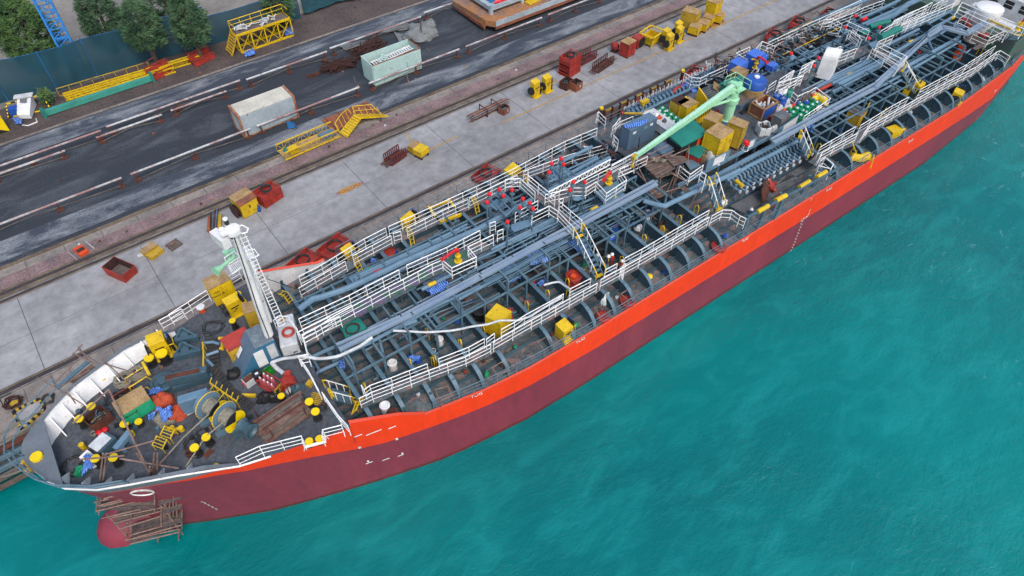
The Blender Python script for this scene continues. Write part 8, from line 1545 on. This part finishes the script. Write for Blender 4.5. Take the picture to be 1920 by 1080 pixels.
def tree(lab,c_,H,rx,ry,nt_,seed,mt='leaf_a',base_z=0.5,tuft=.55):
    rr=random.Random(seed); t=thing('tree',lab,'tree',c_); m=MB(); m.lathe((0,0,0),[(.28,0),(.2,H*.4),(.1,H*.75),(.03,H*.95)],9)
    m.build('trunk','timber',t); m=MB()
    for i in range(16):
        a_=rr.uniform(0,2*PI); z_=H*rr.uniform(.25,.85); k=1-(z_/H)**2*.6; m.path([(0,0,z_),(math.cos(a_)*rx*.45*k,math.sin(a_)*ry*.45*k,z_+.5),(math.cos(a_)*rx*.85*k,math.sin(a_)*ry*.85*k,z_+.4)],.05,4)
    m.build('limbs','timber',t); m=MB()
    cl=[]
    for i in range(nt_):
        a_=rr.uniform(0,2*PI); u=rr.random(); z_=base_z+(H-base_z)*u; prof=math.sin(PI*min(1,(.12+u*.88)))**.55*(1-.25*u); k=rr.uniform(.35,1)**.5; lump=1+.28*mnoise.noise(Vector((math.cos(a_)*1.6,math.sin(a_)*1.6,u*3+seed)))
        cl.append(Vector((math.cos(a_)*rx*prof*k*lump,math.sin(a_)*ry*prof*k*lump,z_)))
    for c0 in cl:
        out=Vector((c0.x,c0.y,.0)); out=out.normalized() if out.length>.01 else Vector((1,0,0))
        for j in range(26):
            d=(out*rr.uniform(.0,1)+Vector((rr.gauss(0,.55),rr.gauss(0,.55),rr.gauss(.35,.5)))).normalized(); p0=c0+Vector((rr.gauss(0,.16),rr.gauss(0,.16),rr.gauss(0,.14))); l=tuft*rr.uniform(.5,1.1); sd_=d.orthogonal().normalized()*.035; sag=Vector((0,0,-.12*l))
            m.face([p0-sd_,p0+sd_,p0+d*l*.6+sd_*1.2,p0+d*l+sag]); 
    m.build('crown',mt,t)
def tp(x_,y_,z_): v_=q(x_,y_,z_); return Vector((v_.x,v_.y,0))
tree('big bushy green casuarina at the top left corner',tp(38,45,5.2),8.4,3.3,3.2,620,11,'leaf_a',1.0)
tree('dark casuarina right of the blue mast at the top edge',tp(178,8,5.5),8,2.6,2.6,330,12,'leaf_b',1.0)
tree('feathery casuarina hanging over the net, middle of the group',tp(265,48,4.6),7.4,2.2,2.0,260,13,'leaf_b',2.2)
tree('feathery casuarina hanging over the net, rightmost of the group',tp(352,38,4.8),7.6,2.0,1.9,250,14,'leaf_b',2.4)
tree('casuarina at the top edge between the two leaning ones',tp(300,-20,5.5),8.5,2.6,2.4,240,15,'leaf_b',2.0)
tree('casuarina beyond the yellow stage at the top edge',tp(512,-12,4),6,1.9,1.8,220,16,'leaf_b',.6)
tree('small shrub growing by the tipped crane cab',Vector((-.6,79.2,0)),1.5,.5,.5,40,17,'leaf_a',.2,.4)
for i,(x_,y_) in enumerate(((860,60),(1270,820 if 0 else 30),(410,720))): pass
# litter and rubble on the yard
rr=random.Random(21)
R.seed(9)
for i in range(46):
    zone=rr.random(); x_=rr.uniform(-14,58)
    if zone<.45: y_=rr.uniform(75.5,80.2)
    elif zone<.75: y_=rr.uniform(57.5,73.5)
    else: y_=rr.uniform(54,56)
    P_=[(math.cos(2*PI*k/6)*rr.uniform(.08,.22),math.sin(2*PI*k/6)*rr.uniform(.06,.18)) for k in range(6)]; m=MB(); m.prism(P_,0,[rr.uniform(.03,.1) for _ in P_]); o=m.build('debris',rr.choice(['plastic_white','wood','rust_orange','concrete_old','rust','plank']),None); o.location=(x_,y_,.02); o.rotation_euler=(0,0,rr.uniform(0,3)); tag(o,'small scrap of debris lying on the yard ground','debris','scraps of debris on the yard ground')
for i,(x_,y_,L_,rz,mt) in enumerate(((1140,600,2.6,1.15,'scaffold'),(740,600,1.2,1.2,'plank'),(1290,380,1.1,1.3,'plank'))):
    v_=XW('b',x_,y_,0); m=MB(); m.box(0,0,.02,L_,.1,.08); o=m.build('loose_bar',mt,None); o.location=v_; o.rotation_euler=(0,0,rz); tag(o,('tan bar leaning by the barrier post in front of the mint container','short bar beside the bent bar heap','thin bar behind the mint container near the tarpaulin mound')[i],'bar')
t=thing('red_block','red and rust box set in the brick strip, lower left','service box',XW('e',612,808,0),.25); m=MB(); m.box(0,0,0,.75,1.2,.25); m.build('body','orange',t); m=MB(); m.box(0,-.05,.25,.6,.4,.06); m.build('dark_middle','rust_dark',t); m=MB(); m.box(.85,.1,0,.12,1.5,.15); m.box(-.75,.1,0,.1,1.5,.12); m.build('slab_rim','concrete',t)
